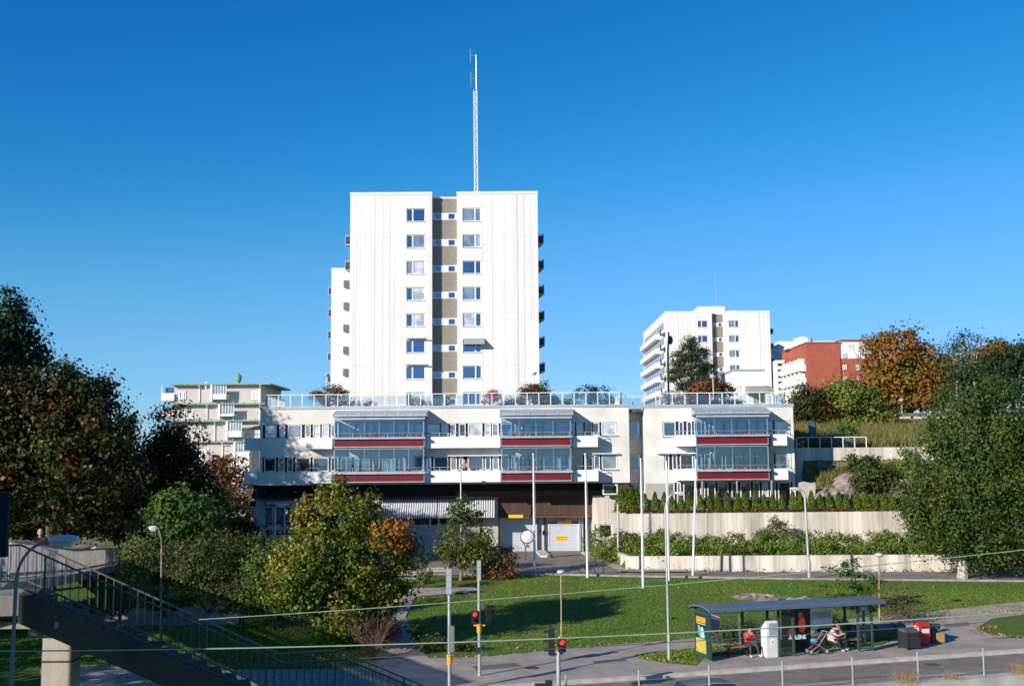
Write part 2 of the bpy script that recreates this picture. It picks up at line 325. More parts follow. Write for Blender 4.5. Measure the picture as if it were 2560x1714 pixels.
conc2=mat('smooth concrete',(.50,.46,.40),.85,.2,1.4,.2,20); white_paint=mat('road paint',(.62,.6,.57),.8,.25,6)
def fr(s,m,k=12): # strip from polyline with offsets in street frame
    pass
mb=MB(); mb.box(-1,1,-1,1,-1,1)
def streetquad(name,u0,u1,v0,v1,z,m): 
    b=MB(); b.quad(uv(u0,v0,z),uv(u1,v0,z),uv(u1,v1,z),uv(u0,v1,z)); return struct(name,b,m)
streetquad('road',-70,120,-12.4,0.0,-.12,asph)
streetquad('gutter',-70,120,-.62,-.002,-.114,gutter)
b=MB(); b.prism([uv(-70,0,-.3),uv(120,0,-.3),uv(120,.32,-.3),uv(-70,.32,-.3)],(0,0,.33)); struct('kerb',b,kerbm)
b=MB(); b.prism([uv(-70,.325,-.3),uv(120,.325,-.3),uv(120,3.3,-.3),uv(-70,3.3,-.3)],(0,0,.318)); struct('pavement',b,asph2)
L1=[gp(1957,1708),gp(2127,1697)]; vd=vv(L1[0].x,L1[0].y); ud=(L1[0].xy-K0.xy).dot(U); ld=(L1[1]-L1[0]).length
b=MB()
for k in range(-4,8):
    u0=ud+k*(ld+2.6); b.quad(uv(u0,vd-.06,-.112),uv(u0+ld,vd-.06,-.112),uv(u0+ld,vd+.06,-.112),uv(u0,vd+.06,-.112))
struct('lane_marking',b,white_paint)
G=lambda L,z=0:[gp(a,c,z) for a,c in L]
# big asphalt area + cycle path (lies on the flat part)
lowedge=[uv(30,3.2),uv(-20,3.2)]
drape('cycle_path',G([(1006,1545),(1024,1575),(1044,1620),(1074,1645),(1230,1640),(1384,1624),(1600,1606),(1745,1597),(2130,1560),(2265,1552),(2560,1527),(2700,1517)])+[uv(40,3.2),uv(-26,3.2)]+G([(800,1700),(880,1672),(930,1645),(955,1600),(975,1560)]),.02,asph2)
isl=G([(1584,1637),(1650,1628),(1745,1619),(2130,1584),(2230,1577),(2262,1585)])+[uv((gp(2200,1612).xy-K0.xy).dot(U),3.35),uv((gp(1790,1652).xy-K0.xy).dot(U),3.35)]+G([(1740,1664),(1660,1657),(1600,1646)])
drape('grass_verge',isl,.035,grass); drape('grass_island',G([(2440,1578),(2480,1560),(2600,1548),(2760,1542),(2760,1592),(2560,1594),(2480,1590)]),.035,grass)
# lower-left paths
drape('foot_path',G([(230,1548),(300,1541),(560,1537),(640,1545),(600,1566),(560,1570),(282,1572),(200,1580)],.1),.03,asph2)
drape('foot_path',G([(100,1650),(480,1682),(600,1674),(800,1672),(900,1668),(880,1700),(640,1730),(300,1760),(100,1760)]),.025,asph2)
drape('foot_path',[gph(a,c) for a,c in [(1030,1470),(1180,1468),(1210,1478),(1150,1482),(1040,1492),(1012,1545),(985,1560),(1000,1500)]],.04,asph2)
# upper road, garage driveway
drape('service_road',[gph(a,c) for a,c in [(880,1437),(1100,1437),(1280,1437),(1400,1437),(1560,1441),(2000,1448),(2700,1455)]]+[Vector((48,76.9,0)),Vector((36.5,77.45,0)),Vector((17.9,78.5,0)),Vector((8.1,80.1,0)),Vector((6.7,92,0)),Vector((6.7,95,0)),Vector((-16,95,0))],.03,asph)
wk=[gph(a,c) for a,c in [(1456,1383),(1481,1383)]]+[Vector((7.9,80.0,0)),Vector((12,79.5,0)),Vector((12,78.3,0)),Vector((7.3,78.6,0))]
drape('walkway',wk,.12,asph2)
b=MB(); P=[gph(a,c,.06) for a,c in [(1150,1437),(1280,1437),(1400,1437),(1560,1441),(2000,1448),(2700,1455)]]
for p,q in zip(P,P[1:]): b.beam(p-Vector((0,0,.02)),q-Vector((0,0,.02)),.14,.17)
struct('road_kerb',b,mat('road kerb',(.30,.28,.25),.9,.25,2))
patch=mat('asphalt patch',(.17,.15,.14),.93,.2,2,.3,50); cover=mat('cast iron',(.08,.075,.07),.7,.3,12)
for a in ([(1180,1665),(1290,1657),(1305,1666),(1190,1676)],[(1480,1652),(1560,1646),(1570,1652),(1488,1659)],[(2360,1570),(2420,1566),(2425,1572),(2362,1577)]): drape('asphalt_patch',G(a),.026,patch)
for a in ([(1340,1690),(1460,1682),(1470,1690),(1345,1699)],[(2040,1697),(2210,1687),(2225,1692),(2050,1703)]):
    q=[gp(x,y,-.12) for x,y in a]; b=MB(); b.quad(*[Vector((p.x,p.y,-.113)) for p in q]); struct('asphalt_patch',b,patch)
for px,py,z in ((1330,1668,.026),(1640,1700,-.112),(2330,1660,-.112)):
    c=gp(px,py,z); b=MB(); b.add([c+Vector((.33*math.cos(6.283*i/20),.33*math.sin(6.283*i/20),0)) for i in range(20)],[tuple(range(20))]); struct('manhole_cover',b,cover)
b=MB(); b.beam(wk[0]+Vector((0,0,.08)),wk[-1]+Vector((0,0,.1)),.16,.16); b.beam(wk[-1]+Vector((0,0,.1)),wk[-2]+Vector((0,0,.1)),.16,.16); struct('walkway_kerb',b,kerbm)
# rock outcrops on the lawn and slope
rock=mat('rock',(.27,.225,.19),.95,.35,1.6,.8,5)
def rockm(c,rx,ry,rz,seed):
    r_=np.random.default_rng(seed); b=MB(); b.ball(c,1,16,(rx,ry,rz)); b.v=[tuple(Vector(v)+Vector(r_.normal(size=3)*.09*min(rx,ry))) for v in b.v]; return b
for i,(px,py,rx,lb) in enumerate([(1880,1492,1.3,'flat grey rock breaking through the lawn above the bus shelter roof'),(1960,1503,2.0,'broad grey rock slab in the lawn just behind the shelter'),(2010,1508,.9,'small rock beside the broad rock slab in the lawn')]):
    c=gph(px,py); solo('rock',rockm(c,rx,rx*.7,.16,i),rock,lb,'rock',c,'rocks in the lawn')
for i,(px,Y,rx,rz,lb) in enumerate([(2262,91,1.6,1.3,'purplish rock face on the hillside right of the row of conifers'),(2070,90.5,2.0,.8,'bare pale rock on the slope under the concrete wall'),(2130,92,1.8,1.2,'rounded rock on the slope beside the round green bush'),(2095,97.5,1.6,.9,'grey rock above the glass railed terrace')]):
    c=grd(px,Y); solo('rock',rockm(c,rx,rx*.6,rz,i+9),rock,lb,'rock',c,'rocks on the hillside')
# ================================================================ retaining walls
def wall(name,pts,z0,tops,th,m,label,cap=None):
    b=MB(); 
    for i in range(len(pts)-1):
        a=Vector((*pts[i],0)); c=Vector((*pts[i+1],0)); d=(c-a).normalized(); n=Vector((-d.y,d.x,0))*th
        za,zc=(tops[i],tops[i+1]) if isinstance(tops,(list,tuple)) else (tops,tops)
        b.add([a+Vector((0,0,z0)),c+Vector((0,0,z0)),c+Vector((0,0,zc)),a+Vector((0,0,za)),a+n+Vector((0,0,z0)),c+n+Vector((0,0,z0)),c+n+Vector((0,0,zc)),a+n+Vector((0,0,za))],[(0,1,2,3),(7,6,5,4),(3,2,6,7),(0,4,5,1),(0,3,7,4),(1,5,6,2)])
    return solo(name,b,m,label,'wall',(pts[0][0],pts[0][1],z0+.3))
wall('low_retaining_wall',[(6.75,92.3),(8.03,80),(17.9,78.4),(36.5,77.4),(60,76.5)],.6,[2.0,2.08,2.2,2.25,2.3],.3,conc,'low pale board marked concrete retaining wall along the service road')
z1=at(1549,1284,88).z; z2=at(2281,1277,88).z; xr=at(2281,1277,88).x
wall('high_retaining_wall',[(at(1549,1300,88).x,88),(xr,88),(xr+1.2,95)],1.6,[z1,z2,z2],.35,conc,'high pale concrete retaining wall below the row of small conifers')
xa=23.3; zt=at(2150,1118,95).z
wall('hillside_wall',[(xa,95),(36.6,95)],6.5,[zt,zt],.35,conc,'long concrete wall high on the slope right of the low building')
p1=at(2215,1041,120); p2=at(2420,1041,120)
wall('hilltop_wall',[(p1.x,120),(p2.x,120)],12,[p1.z,p2.z],.3,mat('white wall',(.6,.58,.54),.8,.15,1),'white wall on the hilltop under the orange tree')
p1=at(1990,1060,121)
# ================================================================ buildings
plaster=mat('tower panel',(.735,.71,.68),.85,.07,.7,streak=True); lines(plaster,0,.62,.06,.78,1.9); lines(plaster,0,2.3,.05,.72,1.1); lines(plaster,2,2.76,.05,.88)
plain=mat('cream plaster',(.71,.675,.62),.9,.12,.5,.1,30); whitep=mat('white balcony',(.76,.75,.73),.6,.05,.8); cream=mat('cream cladding',(.74,.72,.68),.85,.06,.5)
greyp=mat('grey plaster',(.42,.39,.36),.9,.12,.8); taupe=mat('taupe panel',(.24,.215,.185),.8,.1,2); lines(taupe,0,.25,.03,.85)
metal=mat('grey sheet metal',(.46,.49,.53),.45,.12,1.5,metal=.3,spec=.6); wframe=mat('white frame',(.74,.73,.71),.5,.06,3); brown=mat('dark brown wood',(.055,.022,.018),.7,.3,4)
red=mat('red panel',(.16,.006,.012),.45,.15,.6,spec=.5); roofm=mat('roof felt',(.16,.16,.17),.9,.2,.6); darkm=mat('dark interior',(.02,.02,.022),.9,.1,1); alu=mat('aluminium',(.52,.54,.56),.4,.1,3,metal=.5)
black=mat('black metal',(.022,.022,.025),.5,.2,3); woodp=mat('brown boards',(.085,.048,.03),.75,.25,5,streak=True); lines(woodp,0,.16,.03,.5)
gA=glassmat('window glass',(.55,.75,1),.24,False,(.012,.022,.04)); gB=glassmat('window with blind',(.9,.95,1),.12,False,(.34,.36,.37)); gC=glassmat('window with curtain',(.85,.92,1),.18,False,(.13,.15,.17)); gD=glassmat('dark window',(.8,.9,1),.1,False,(.012,.016,.018))
gT=glassmat('clear glazing',(.50,.72,1),.16,True,(.52,.68,.80)); gR=glassmat('railing glass',(.9,.95,1),.12,True,(.72,.80,.80))
WM=[wframe,gA,gB,gC,gD]
def wallq(mb,x0,x1,z0,z1,y,ops,d=.14):
    """front wall at plane y with openings (x0,x1,z0,z1) and their reveals"""
    X_=sorted({x0,x1,*[o[0] for o in ops],*[o[1] for o in ops]}); Z_=sorted({z0,z1,*[o[2] for o in ops],*[o[3] for o in ops]})
    X_=[x for x in X_ if x0-1e-6<=x<=x1+1e-6]; Z_=[z for z in Z_ if z0-1e-6<=z<=z1+1e-6]
    for a,b in zip(X_,X_[1:]):
        for c,e in zip(Z_,Z_[1:]):
            mx,mz=(a+b)/2,(c+e)/2
            if any(o[0]<mx<o[1] and o[2]<mz<o[3] for o in ops): continue
            mb.quad((a,y,c),(b,y,c),(b,y,e),(a,y,e))
    for a,b,c,e in ops:
        mb.quad((a,y,c),(b,y,c),(b,y+d,c),(a,y+d,c)); mb.quad((a,y,e),(a,y+d,e),(b,y+d,e),(b,y,e)); mb.quad((a,y,c),(a,y+d,c),(a,y+d,e),(a,y,e)); mb.quad((b,y,c),(b,y,e),(b,y+d,e),(b,y+d,c))
def window(par,x0,x1,z0,z1,y,panes=((1,1),),fr=.06,name='window',rec=.08,frm=None,label=None,pn='pane'):
    """panes: (relative width, material index in WM)"""
    f=MB(); f.box(x0,x1,y+rec,y+rec+.07,z0,z0+fr); f.box(x0,x1,y+rec,y+rec+.07,z1-fr,z1)
    tot=sum(p[0] for p in panes); x=x0; W_=x1-x0; g=MB()
    f.box(x0,x0+fr,y+rec,y+rec+.07,z0+fr,z1-fr); f.box(x1-fr,x1,y+rec,y+rec+.07,z0+fr,z1-fr)
    for i,(w,mi) in enumerate(panes):
        xn=x+W_*w/tot
        if i<len(panes)-1: f.box(xn-fr*.8,xn+fr*.8,y+rec-.003,y+rec+.067,z0+fr,z1-fr)
        a=x+(fr if i==0 else fr*.8); b=xn-(fr if i==len(panes)-1 else fr*.8); tl=random.uniform(-.006,.006)
        g.use(mi); g.quad((a,y+rec+.045+tl,z0+fr),(b,y+rec+.045-tl,z0+fr),(b,y+rec+.045-tl,z1-fr),(a,y+rec+.045+tl,z1-fr)); x=xn
    o=part(name,f,frm or wframe,par,label=label); ORG[o]=ORG[par]; part(pn,g,WM,o); return o
def zc(py,Y=91,px=1280): return at(px,py,Y).z
def xc(px,Y=91,py=1100): return at(px,py,Y).x
# ---------------------------------------------------------------- low terraced building
YF=91.0; low=thing('terrace_building','long low cream apartment block with red balcony panels and rooftop railing','building',(xc(1100),YF,1.25))
XL,XA,XB,XR=xc(650),xc(1573),xc(1612),xc(1985); ZT=zc(1018); ZB=zc(1208)
U0,U1=zc(1090),zc(1056.8); L0,L1_=zc(1175),zc(1138.7)
mb=MB()
opsL=[(xc(656),xc(1543),U0,U1),(xc(656),xc(1543),L0,L1_)]
wallq(mb,XL,XA,ZB,ZT,YF,opsL,.16)
opsR=[(xc(1657),xc(1978),zc(1094),zc(1056)),(xc(1659),xc(1978),zc(1177),zc(1137)),(xc(1664),xc(1978),4.9,zc(1209))]
wallq(mb,XB,XR,4.6,ZT-.08,YF,opsR,.16)
mb.quad((XL,YF,ZB),(XL,104,ZB),(XL,104,ZT),(XL,YF,ZT)); mb.quad((XR,YF,4.6),(XR,104,4.6),(XR,104,ZT-.08),(XR,YF,ZT-.08))
YR=93.2; mb.quad((XA,YF,ZB),(XA,YR,ZB),(XA,YR,ZT-.1),(XA,YF,ZT-.1)); mb.quad((XB,YF,4.6),(XB,YR,4.6),(XB,YR,ZT-.1),(XB,YF,ZT-.1))
opsC=[(XA+.04,XB-.04,zc(1101,YR),zc(1055,YR)),(XA+.04,XB-.04,zc(1183,YR),zc(1136,YR)),(XA+.04,XB-.04,zc(1246,YR),zc(1208,YR))]
wallq(mb,XA,XB,3.5,ZT-.1,YR,opsC,.1)
mb.quad((XL,104,1),(XR,104,1),(XR,104,ZT),(XL,104,ZT)); mb.quad((XL,YF,ZB),(XA,YF,ZB),(XA,104,ZB),(XL,104,ZB))
part('wall',mb,plain,low)
b=MB(); b.box(XL,XA,YF,YF+.02,ZB-.001,ZB-.0); 
b=MB(); b.box(XB+.001,xc(1664)-.0,YF-.02,YF+.05,4.65,zc(1210)); part('lower_wall_panel',b,greyp,low,label='grey lower wall panel')
b=MB(); b.box(XL+.05,XA-.02,YF+.3,103.9,ZT-.35,ZT-.2); b.box(XA-.02,XR-.05,YF+.3,103.9,ZT-.4,ZT-.25); part('roof',b,roofm,low)
b=MB(); b.box(XL-.06,XA+.04,YF-.07,YF+.32,ZT-.02,ZT+.2); b.box(XA+.045,XR+.06,YF-.06,YF+.3,ZT-.1,ZT+.14); b.box(XL-.06,XL+.2,YF+.33,104,ZT-.02,ZT+.2); b.box(XR-.2,XR+.06,YF+.33,104,ZT-.1,ZT+.14); part('parapet_cap',b,metal,low)
# interiors behind the bands (dark backing) and brown mullion boards
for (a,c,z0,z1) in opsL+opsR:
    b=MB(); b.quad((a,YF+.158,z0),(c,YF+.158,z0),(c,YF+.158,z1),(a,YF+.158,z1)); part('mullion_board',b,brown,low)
PU=[(662,691,2),(698,712,1),(719,754,3),(762,776,3),(782,800,2),(804,822,2),(826,846,3),(852,872,1),(876,886,2),(893,915,1),(920,935,1),(940,962,1),(968,985,1),(990,1012,1),(1016,1034,1),(1038,1060,1),(1063,1100,1),(1103,1121,1),(1125,1140,3),(1147,1164,4),(1170,1206,2),(1212,1227,2),(1230,1247,3),(1252,1280,1),(1286,1306,1),(1312,1330,1),(1336,1354,4),(1360,1386,1),(1392,1424,1),(1427,1438,1),(1441,1459,1),(1463,1481,4),(1484,1499,1),(1504,1542,2)]
PL=[(661,690,4),(696,712,4),(718,733,4),(739,776,4),(782,822,1),(827,846,4),(852,880,1),(886,900,2),(905,925,2),(930,950,1),(955,990,2),(996,1014,1),(1020,1058,1),(1066,1078,3),(1084,1120,1),(1126,1142,3),(1147,1158,3),(1169,1208,1),(1212,1227,1),(1231,1247,3),(1252,1272,1),(1277,1300,1),(1306,1326,4),(1332,1352,1),(1358,1394,1),(1399,1424,1),(1428,1456,4),(1463,1481,4),(1484,1499,1),(1504,1542,3)]
for L,(z0,z1) in ((PU,(U0,U1)),(PL,(L0,L1_))):
    for a,c,m in L: window(low,xc(a),xc(c),z0+.02,z1-.02,YF,((1,m),),.075,rec=.06)
for a,c,m in [(1659,1690,1),(1698,1710,1),(1718,1731,4),(1738,1756,1),(1762,1776,4),(1782,1808,1),(1815,1840,2),(1846,1866,1),(1871,1893,1),(1897,1916,1),(1919,1934,1),(1938,1976,2)]: window(low,xc(a),xc(c),opsR[0][2]+.02,opsR[0][3]-.02,YF,((1,m),),.075,rec=.06)
for a,c,m in [(1661,1672,4),(1680,1692,4),(1699,1732,4),(1740,1754,4),(1760,1776,4),(1782,1806,4),(1812,1832,4),(1838,1856,1),(1862,1884,4),(1890,1914,4),(1919,1934,4),(1938,1976,2)]: window(low,xc(a),xc(c),opsR[1][2]+.02,opsR[1][3]-.02,YF,((1,m),),.075,rec=.06)
for a,c,m in [(1666,1684,3),(1690,1700,3),(1706,1740,4),(1748,1760,4),(1766,1786,4),(1792,1818,4),(1826,1842,4),(1848,1874,4),(1880,1896,4),(1902,1918,2),(1922,1936,4),(1942,1974,4)]: window(low,xc(a),xc(c),opsR[2][2]+.02,opsR[2][3]-.02,YF,((1,m),),.075,rec=.06)
for (a,c,z0,z1) in opsC: window(low,a+.01,c-.01,z0+.35,z1-.01,YR,((1,1),),.05,frm=metal); 
for (a,c,z0,z1) in opsC: b=MB(); b.box(a+.01,c-.01,YR+.02,YR+.08,z0+.01,z0+.34); part('spandrel_panel',b,alu,low); b=MB(); b.box(a-.03,c+.03,YR-.12,YR-.003,z0-.05,z0); part('window_sill',b,alu,low)
def balcony(x0,x1,zb,zt,y=YF,d=1.15,rail=True,hgt=.3):
    b=MB(); b.box(x0,x1,y-d,y-d+.09,zb,zt); b.box(x0,x0+.09,y-d+.092,y-.002,zb,zt); b.box(x1-.09,x1,y-d+.092,y-.002,zb,zt); b.box(x0+.092,x1-.092,y-d+.092,y-.002,zb,zb+.14)
    o=part('balcony',b,whitep,low); ORG[o]=ORG[low]
    if rail:
        r=MB(); r.tube([(x0+.03,y-.1,zt+hgt),(x0+.03,y-d+.05,zt+hgt),(x1-.03,y-d+.05,zt+hgt),(x1-.03,y-.1,zt+hgt)],.025,6)
        n=max(2,int((x1-x0)/1.1))
        for i in range(n+1): x=x0+.05+(x1-x0-.1)*i/n; r.cyl((x,y-d+.05,zt),(x,y-d+.05,zt+hgt),.016,n=5)
        part('balcony_rail',r,alu,o)
    return o
UB,UT=zc(1118.5),zc(1090.5); LB,LT=zc(1203),zc(1175)
for a,c in ((771,836),(1063,1251),(1429,1492),(1687,1735),(1921,1959)):
    balcony(xc(a),xc(c),UB,UT); balcony(xc(a),xc(c),LB,LT)
flowerm=leafmat('balcony flowers',[(.5,.02,.03),(.6,.45,.42),(.06,.12,.03),(.55,.05,.08)],3,.9)
def bay(x0,x1,top,mul,first):
    zs=[(zc(1115),zc(1095.5),zc(1090),zc(1046))] if first else [(zc(1201),zc(1181),zc(1175),zc(1118.5))]
    y=YF; d=1.6
    for (rb,rt,gl,gt) in zs:
        b=MB(); b.box(x0+.02,x1-.02,y-d,y-d+.05,rb+.05,rt-.02); o=part('glazed_balcony',b,red,low); ORG[o]=ORG[low]
        e=MB(); e.box(x0-.1,x1+.1,y-d-.22,y-d+.12,rt,gl-.02); e.box(x0-.02,x1+.02,y-d-.02,y-d+.06,rb-.03,rb+.045); e.box(x0-.02,x0+.018,y-d-.02,y-d+.06,rb+.045,rt); e.box(x1-.018,x1+.02,y-d-.02,y-d+.06,rb+.045,rt)
        e.box(x0+.02,x1-.02,y-d+.13,y-.005,rb+.1,rb+.28); e.box(x0+.02,x0+.06,y-d+.125,y-.01,rb+.29,gl-.03); e.box(x1-.06,x1-.02,y-d+.125,y-.01,rb+.29,gl-.03)
        part('ledge',e,metal,o)
        f=MB(); n=4 if x1-x0<6.5 else 6
        for x in (x0+.03,x1-.03): f.box(x-.03,x+.03,y-d,y-d+.06,gl,gt); 
        f.box(x0,x1,y-d,y-d+.06,gt-.05,gt)
        g=MB(); xs_=[x0+.06+(x1-x0-.12)*k/n for k in range(n+1)]
        for k in range(n):
            g.quad((xs_[k]+.01,y-d+.03,gl),(xs_[k+1]-.01,y-d+.03,gl),(xs_[k+1]-.01,y-d+.03,gt-.06),(xs_[k]+.01,y-d+.03,gt-.06))
            if k: f.box(xs_[k]-.012,xs_[k]+.012,y-d+.01,y-d+.05,gl,gt-.05)
        for x in (x0+.03,x1-.03): g.quad((x,y-d+.07,gl),(x,y-.02,gl),(x,y-.02,gt-.06),(x,y-d+.07,gt-.06))
        part('glazing_frame',f,alu,o); part('glazing',g,gT,o)
        r=MB(); r.tube([(x0+.1,y-d-.1,gl+.28),(x1-.1,y-d-.1,gl+.28)],.02,6)
        for k in range(int((x1-x0)/1.2)+1): x=x0+.1+(x1-x0-.2)*k/int((x1-x0)/1.2); r.cyl((x,y-d-.1,gl-.02),(x,y-d-.1,gl+.28),.014,n=5)
        part('balcony_rail',r,alu,o)
        # planter flowers along the ledge
        k=int((x1-x0)*60); C=np.stack([rng.uniform(x0+(x1-x0)*.1,x1-.2,k),rng.normal(y-d-.12,.05,k),gl+.03+np.abs(rng.normal(0,.06,k))],1)
        C=C[(np.sin(C[:,0]*2.1)+rng.normal(size=k)*.4)>-.3]
        me=leafmesh('flowers',C,.09,flowerm,tuple(ORG[low])); q=bpy.data.objects.new('flowers',me); ORG[q]=ORG[low]; put(q,o,dict(kind='stuff'))
        # curtains / furniture inside
        for k in range(5):
            w=MB(); x=random.uniform(x0+.4,x1-.4); w.box(x,x+.12,y-.35,y-.3,gl-.2,gl+random.uniform(.5,1.2)); part('curtain',w,whitep,o)
    if first:
        b=MB(); b.prism([(x0-.12,y+.0,zc(1026)+.12),(x0-.12,y-d-.25,zc(1038)+.1),(x0-.12,y-d-.25,zc(1040)-.0),(x0-.12,y+.0,zc(1041)-.04)],(x1-x0+.34,0,0)); o=part('bay_roof',b,metal,low); ORG[o]=ORG[low]
        e=MB(); e.box(x0+.02,x1+.08,y-d-.3,y-d-.05,zc(1048),zc(1042.5)-.02); part('awning_case',e,metal,o)
        g=MB(); k=int((x1-x0)/.95)
        for i in range(k+1): x=x0-.1+(x1-x0+.2)*i/k; g.cyl((x,y-d-.36,zc(1040)+.1),(x,y-d-.3,zc(1040)+.26),.02,n=5)
        g.tube([(x0-.1,y-d-.3,zc(1040)+.22),(x1+.1,y-d-.3,zc(1040)+.22)],.012,5); part('snow_guard',g,alu,o)
for a,c in ((837,1061),(1253,1427),(1739,1918)): bay(xc(a,89.7),xc(c,89.7),0,0,True); bay(xc(a,89.7),xc(c,89.7),0,0,False)
# third glazed balcony row at garden level (right section) with a red panel
b=MB(); b.box(xc(1745),xc(1915),YF-1.5,YF-1.42,4.9,5.6); part('garden_balcony',b,red,low); b=MB(); b.box(xc(1742),xc(1918),YF-1.6,YF-1.4,5.62,5.8); part('ledge',b,metal,low)
for px in (1745,1830,1915): b=MB(); b.box(xc(px)-.05,xc(px)+.05,YF-1.5,YF-1.4,5.81,zc(1201)-.06); part('balcony_post',b,alu,low)
# window sills / thin sunshade over lower right band
for a,c,py in ((1480,1545,1135.5),(1640,1735,1136),(1120,1270,1138)): b=MB(); b.box(xc(a),xc(c),YF-.32,YF-.01,zc(py)-.02,zc(py)+.06); part('sunshade',b,whitep,low)
for a,c,z in ((1500,1546,U0),(1500,1546,L0),(1657,1690,opsR[0][2])): b=MB(); b.box(xc(a),xc(c),YF-.1,YF-.004,z-.06,z); part('window_sill',b,alu,low)
# left end balconies
for zb,zt in ((UB-.05,UT+.05),(LB-.05,LT+.05)):
    b=MB(); x0,x1=xc(617,93),XL-.003; b.box(x0,x1,92.2,92.3,zb,zt); b.box(x0,x0+.09,92.302,96,zb,zt); b.box(x0+.092,x1,92.302,96,zb,zb+.14); o=part('end_balcony',b,whitep,low); ORG[o]=ORG[low]
    r=MB(); r.tube([(x0+.05,96,zt+.3),(x0+.05,92.25,zt+.3),(x1,92.25,zt+.3)],.02,5); part('balcony_rail',r,alu,o)
b=MB(); b.prism([(xc(617,93),92.1,zc(1066)),(XL-.01,92.1,zc(1054)),(XL-.01,92.1,zc(1066))],(0,3.5,0)); part('end_awning',b,metal,low)
for zb in (U0,L0): b=MB(); b.quad((XL-.01,92.4,zb-.7),(XL-.01,95.8,zb-.7),(XL-.01,95.8,zb+1.1),(XL-.01,92.4,zb+1.1)); part('side_window',b,gA,low)
# ---- recessed ground floor, awnings, garage
YG=93.2; mb=MB(); XG0,XG1=xc(1244,YG),xc(1481,YG); XC1=xc(1562,YG)
zW0,zW1=zc(1312,YG),zc(1290,YG); shopx=[(xc(665,YG),xc(775,YG),zc(1335,YG),zc(1262,YG)),(xc(952,YG),xc(1210,YG),zW0,zW1)]
wallq(mb,XL-.9,XG0,1.0,zc(1240,YG),YG,shopx,.2); mb.quad((XG0,YG,1),(XG0,YG+1.4,1),(XG0,YG+1.4,zc(1240,YG)),(XG0,YG,zc(1240,YG)))
part('plinth_wall',mb,conc2,low)
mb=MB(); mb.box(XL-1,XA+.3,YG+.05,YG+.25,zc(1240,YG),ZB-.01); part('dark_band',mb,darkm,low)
mb=MB(); mb.box(xc(1140,YG),XG1+2.6,YG-1.0,YG-.7,zc(1241,92.3),zc(1227,92.3)); mb.box(XL-.6,xc(1140,YG)-.01,YG-.5,YG-.3,zc(1245,92.9),zc(1239,92.9)); part('fascia_beam',mb,woodp,low)
xs_=[xc(p,YG) for p in (952,985,1030,1075,1096,1130,1165,1210)]
for a,c in zip(xs_,xs_[1:]): window(low,a+.01,c-.01,zW0+.01,zW1-.01,YG,((1,random.choice([1,3,4])),),.06)
xs_=[xc(p,YG) for p in (665,684,714,744,775)]
shopb=glassmat('blue shop window',(.5,.7,1),.15,False,(.008,.035,.12)); WM.append(shopb)
for a,c in zip(xs_,xs_[1:]): window(low,a+.01,c-.01,shopx[0][2]+.01,shopx[0][3]-.01,YG,((1,5),),.05,frm=metal)
b=MB(); b.box(xc(664,YG),xc(792,YG),YG-.25,YG-.02,zc(1260,YG),zc(1249,YG)); part('shop_fascia',b,mat('blue fascia',(.10,.22,.30),.5,.1,2),low)
for i,(px,py,w_,h_) in enumerate([(631,1228,18,13),(652,1229,12,12),(628,1247,14,14)]):
    x=xc(px,YG); b=MB(); b.box(x,x+w_*.033,YG-.06,YG-.002,zc(py+h_,YG),zc(py,YG)); part('glass_block',b,gA,low)
stripe=mat('awning stripe',(.62,.62,.66),.8,.05,3); t_=stripe.node_tree; lines(stripe,0,.19,.08,.16)
def awning(px0,px1,zt,zb,out,nm='awning',side=True):
    x0,x1=xc(px0,92),xc(px1,92); n=int((x1-x0)*10); b=MB()
    y0,y1=YG-.25,YG-out; d=.04; vs=[];
    for i in range(n+1):
        x=x0+(x1-x0)*i/n; w=d*(i%2); vs+= [(x,y0,zt),(x,(y0+y1)/2,(zt+zb)/2-.06),(x,y1,zb),(x,y1-.01,zb-.22-w*1.5)]
    b.add(vs,[(i*4+k,i*4+k+1,(i+1)*4+k+1,(i+1)*4+k) for i in range(n) for k in range(3)])
    o=part(nm,b,stripe,low); ORG[o]=ORG[low]; e=MB(); e.box(x0,x1,YG-.28,YG-.01,zt+.01,zt+.12); 
    for x in (x0+.1,x1-.1): e.tube([(x,y0,zt-.9),(x,y1+.03,zb-.02)],.02,5)
    part('awning_frame',e,alu,o)
awning(951,1092,zc(1243,YG),zc(1285,91.8),1.45); awning(1094,1235,zc(1242,YG),zc(1285,91.8),1.45)
awning(665,792,zc(1243,YG),zc(1247,YG),.6,'rolled_awning'); awning(885,948,zc(1241,YG),zc(1248,YG),.6,'rolled_awning')
# garage recess
YD=94.3; zL=zc(1288,YD)
b=MB(); b.box(XG0+.01,XG1+.1,YG+.02,YG+.2,zc(1287,YG),zc(1241,YG)); part('board_panel',b,woodp,low)
b=MB(); b.box(XG0+.01,XG1+.1,YG-.06,YD+.02,zc(1294,YG),zc(1288,YG)); part('lintel',b,mat('lintel brown',(.12,.05,.03),.6,.2,3),low)
b=MB(); b.box(XG0+.02,XC1,YD+.12,YD+.3,1.1,zL); part('garage_back_wall',b,mat('pale blue wall',(.46,.53,.60),.6,.08,1.5),low)
door=mat('garage door',(.46,.51,.56),.5,.05,1); lines(door,2,.30,.025,.75)
zg=1.32; zd=zc(1296,YD)
def gdoor(a,c,zt):
    b=MB(); b.box(xc(a,YD),xc(c,YD),YD,YD+.1,zg,zt); o=part('garage_door',b,door,low); ORG[o]=ORG[low]
    e=MB(); e.box(xc(a,YD)-.1,xc(a,YD)-.003,YD-.05,YD+.1,zg,zt+.1); e.box(xc(c,YD)+.003,xc(c,YD)+.1,YD-.05,YD+.1,zg,zt+.1); e.box(xc(a,YD),xc(c,YD),YD-.05,YD+.1,zt+.003,zt+.1); part('door_frame',e,wframe,o)
gdoor(1252,1337,zd); gdoor(1371,1441,zc(1312,YD))
ylw=mat('yellow sign',(.85,.50,.02),.5,.06,3); 
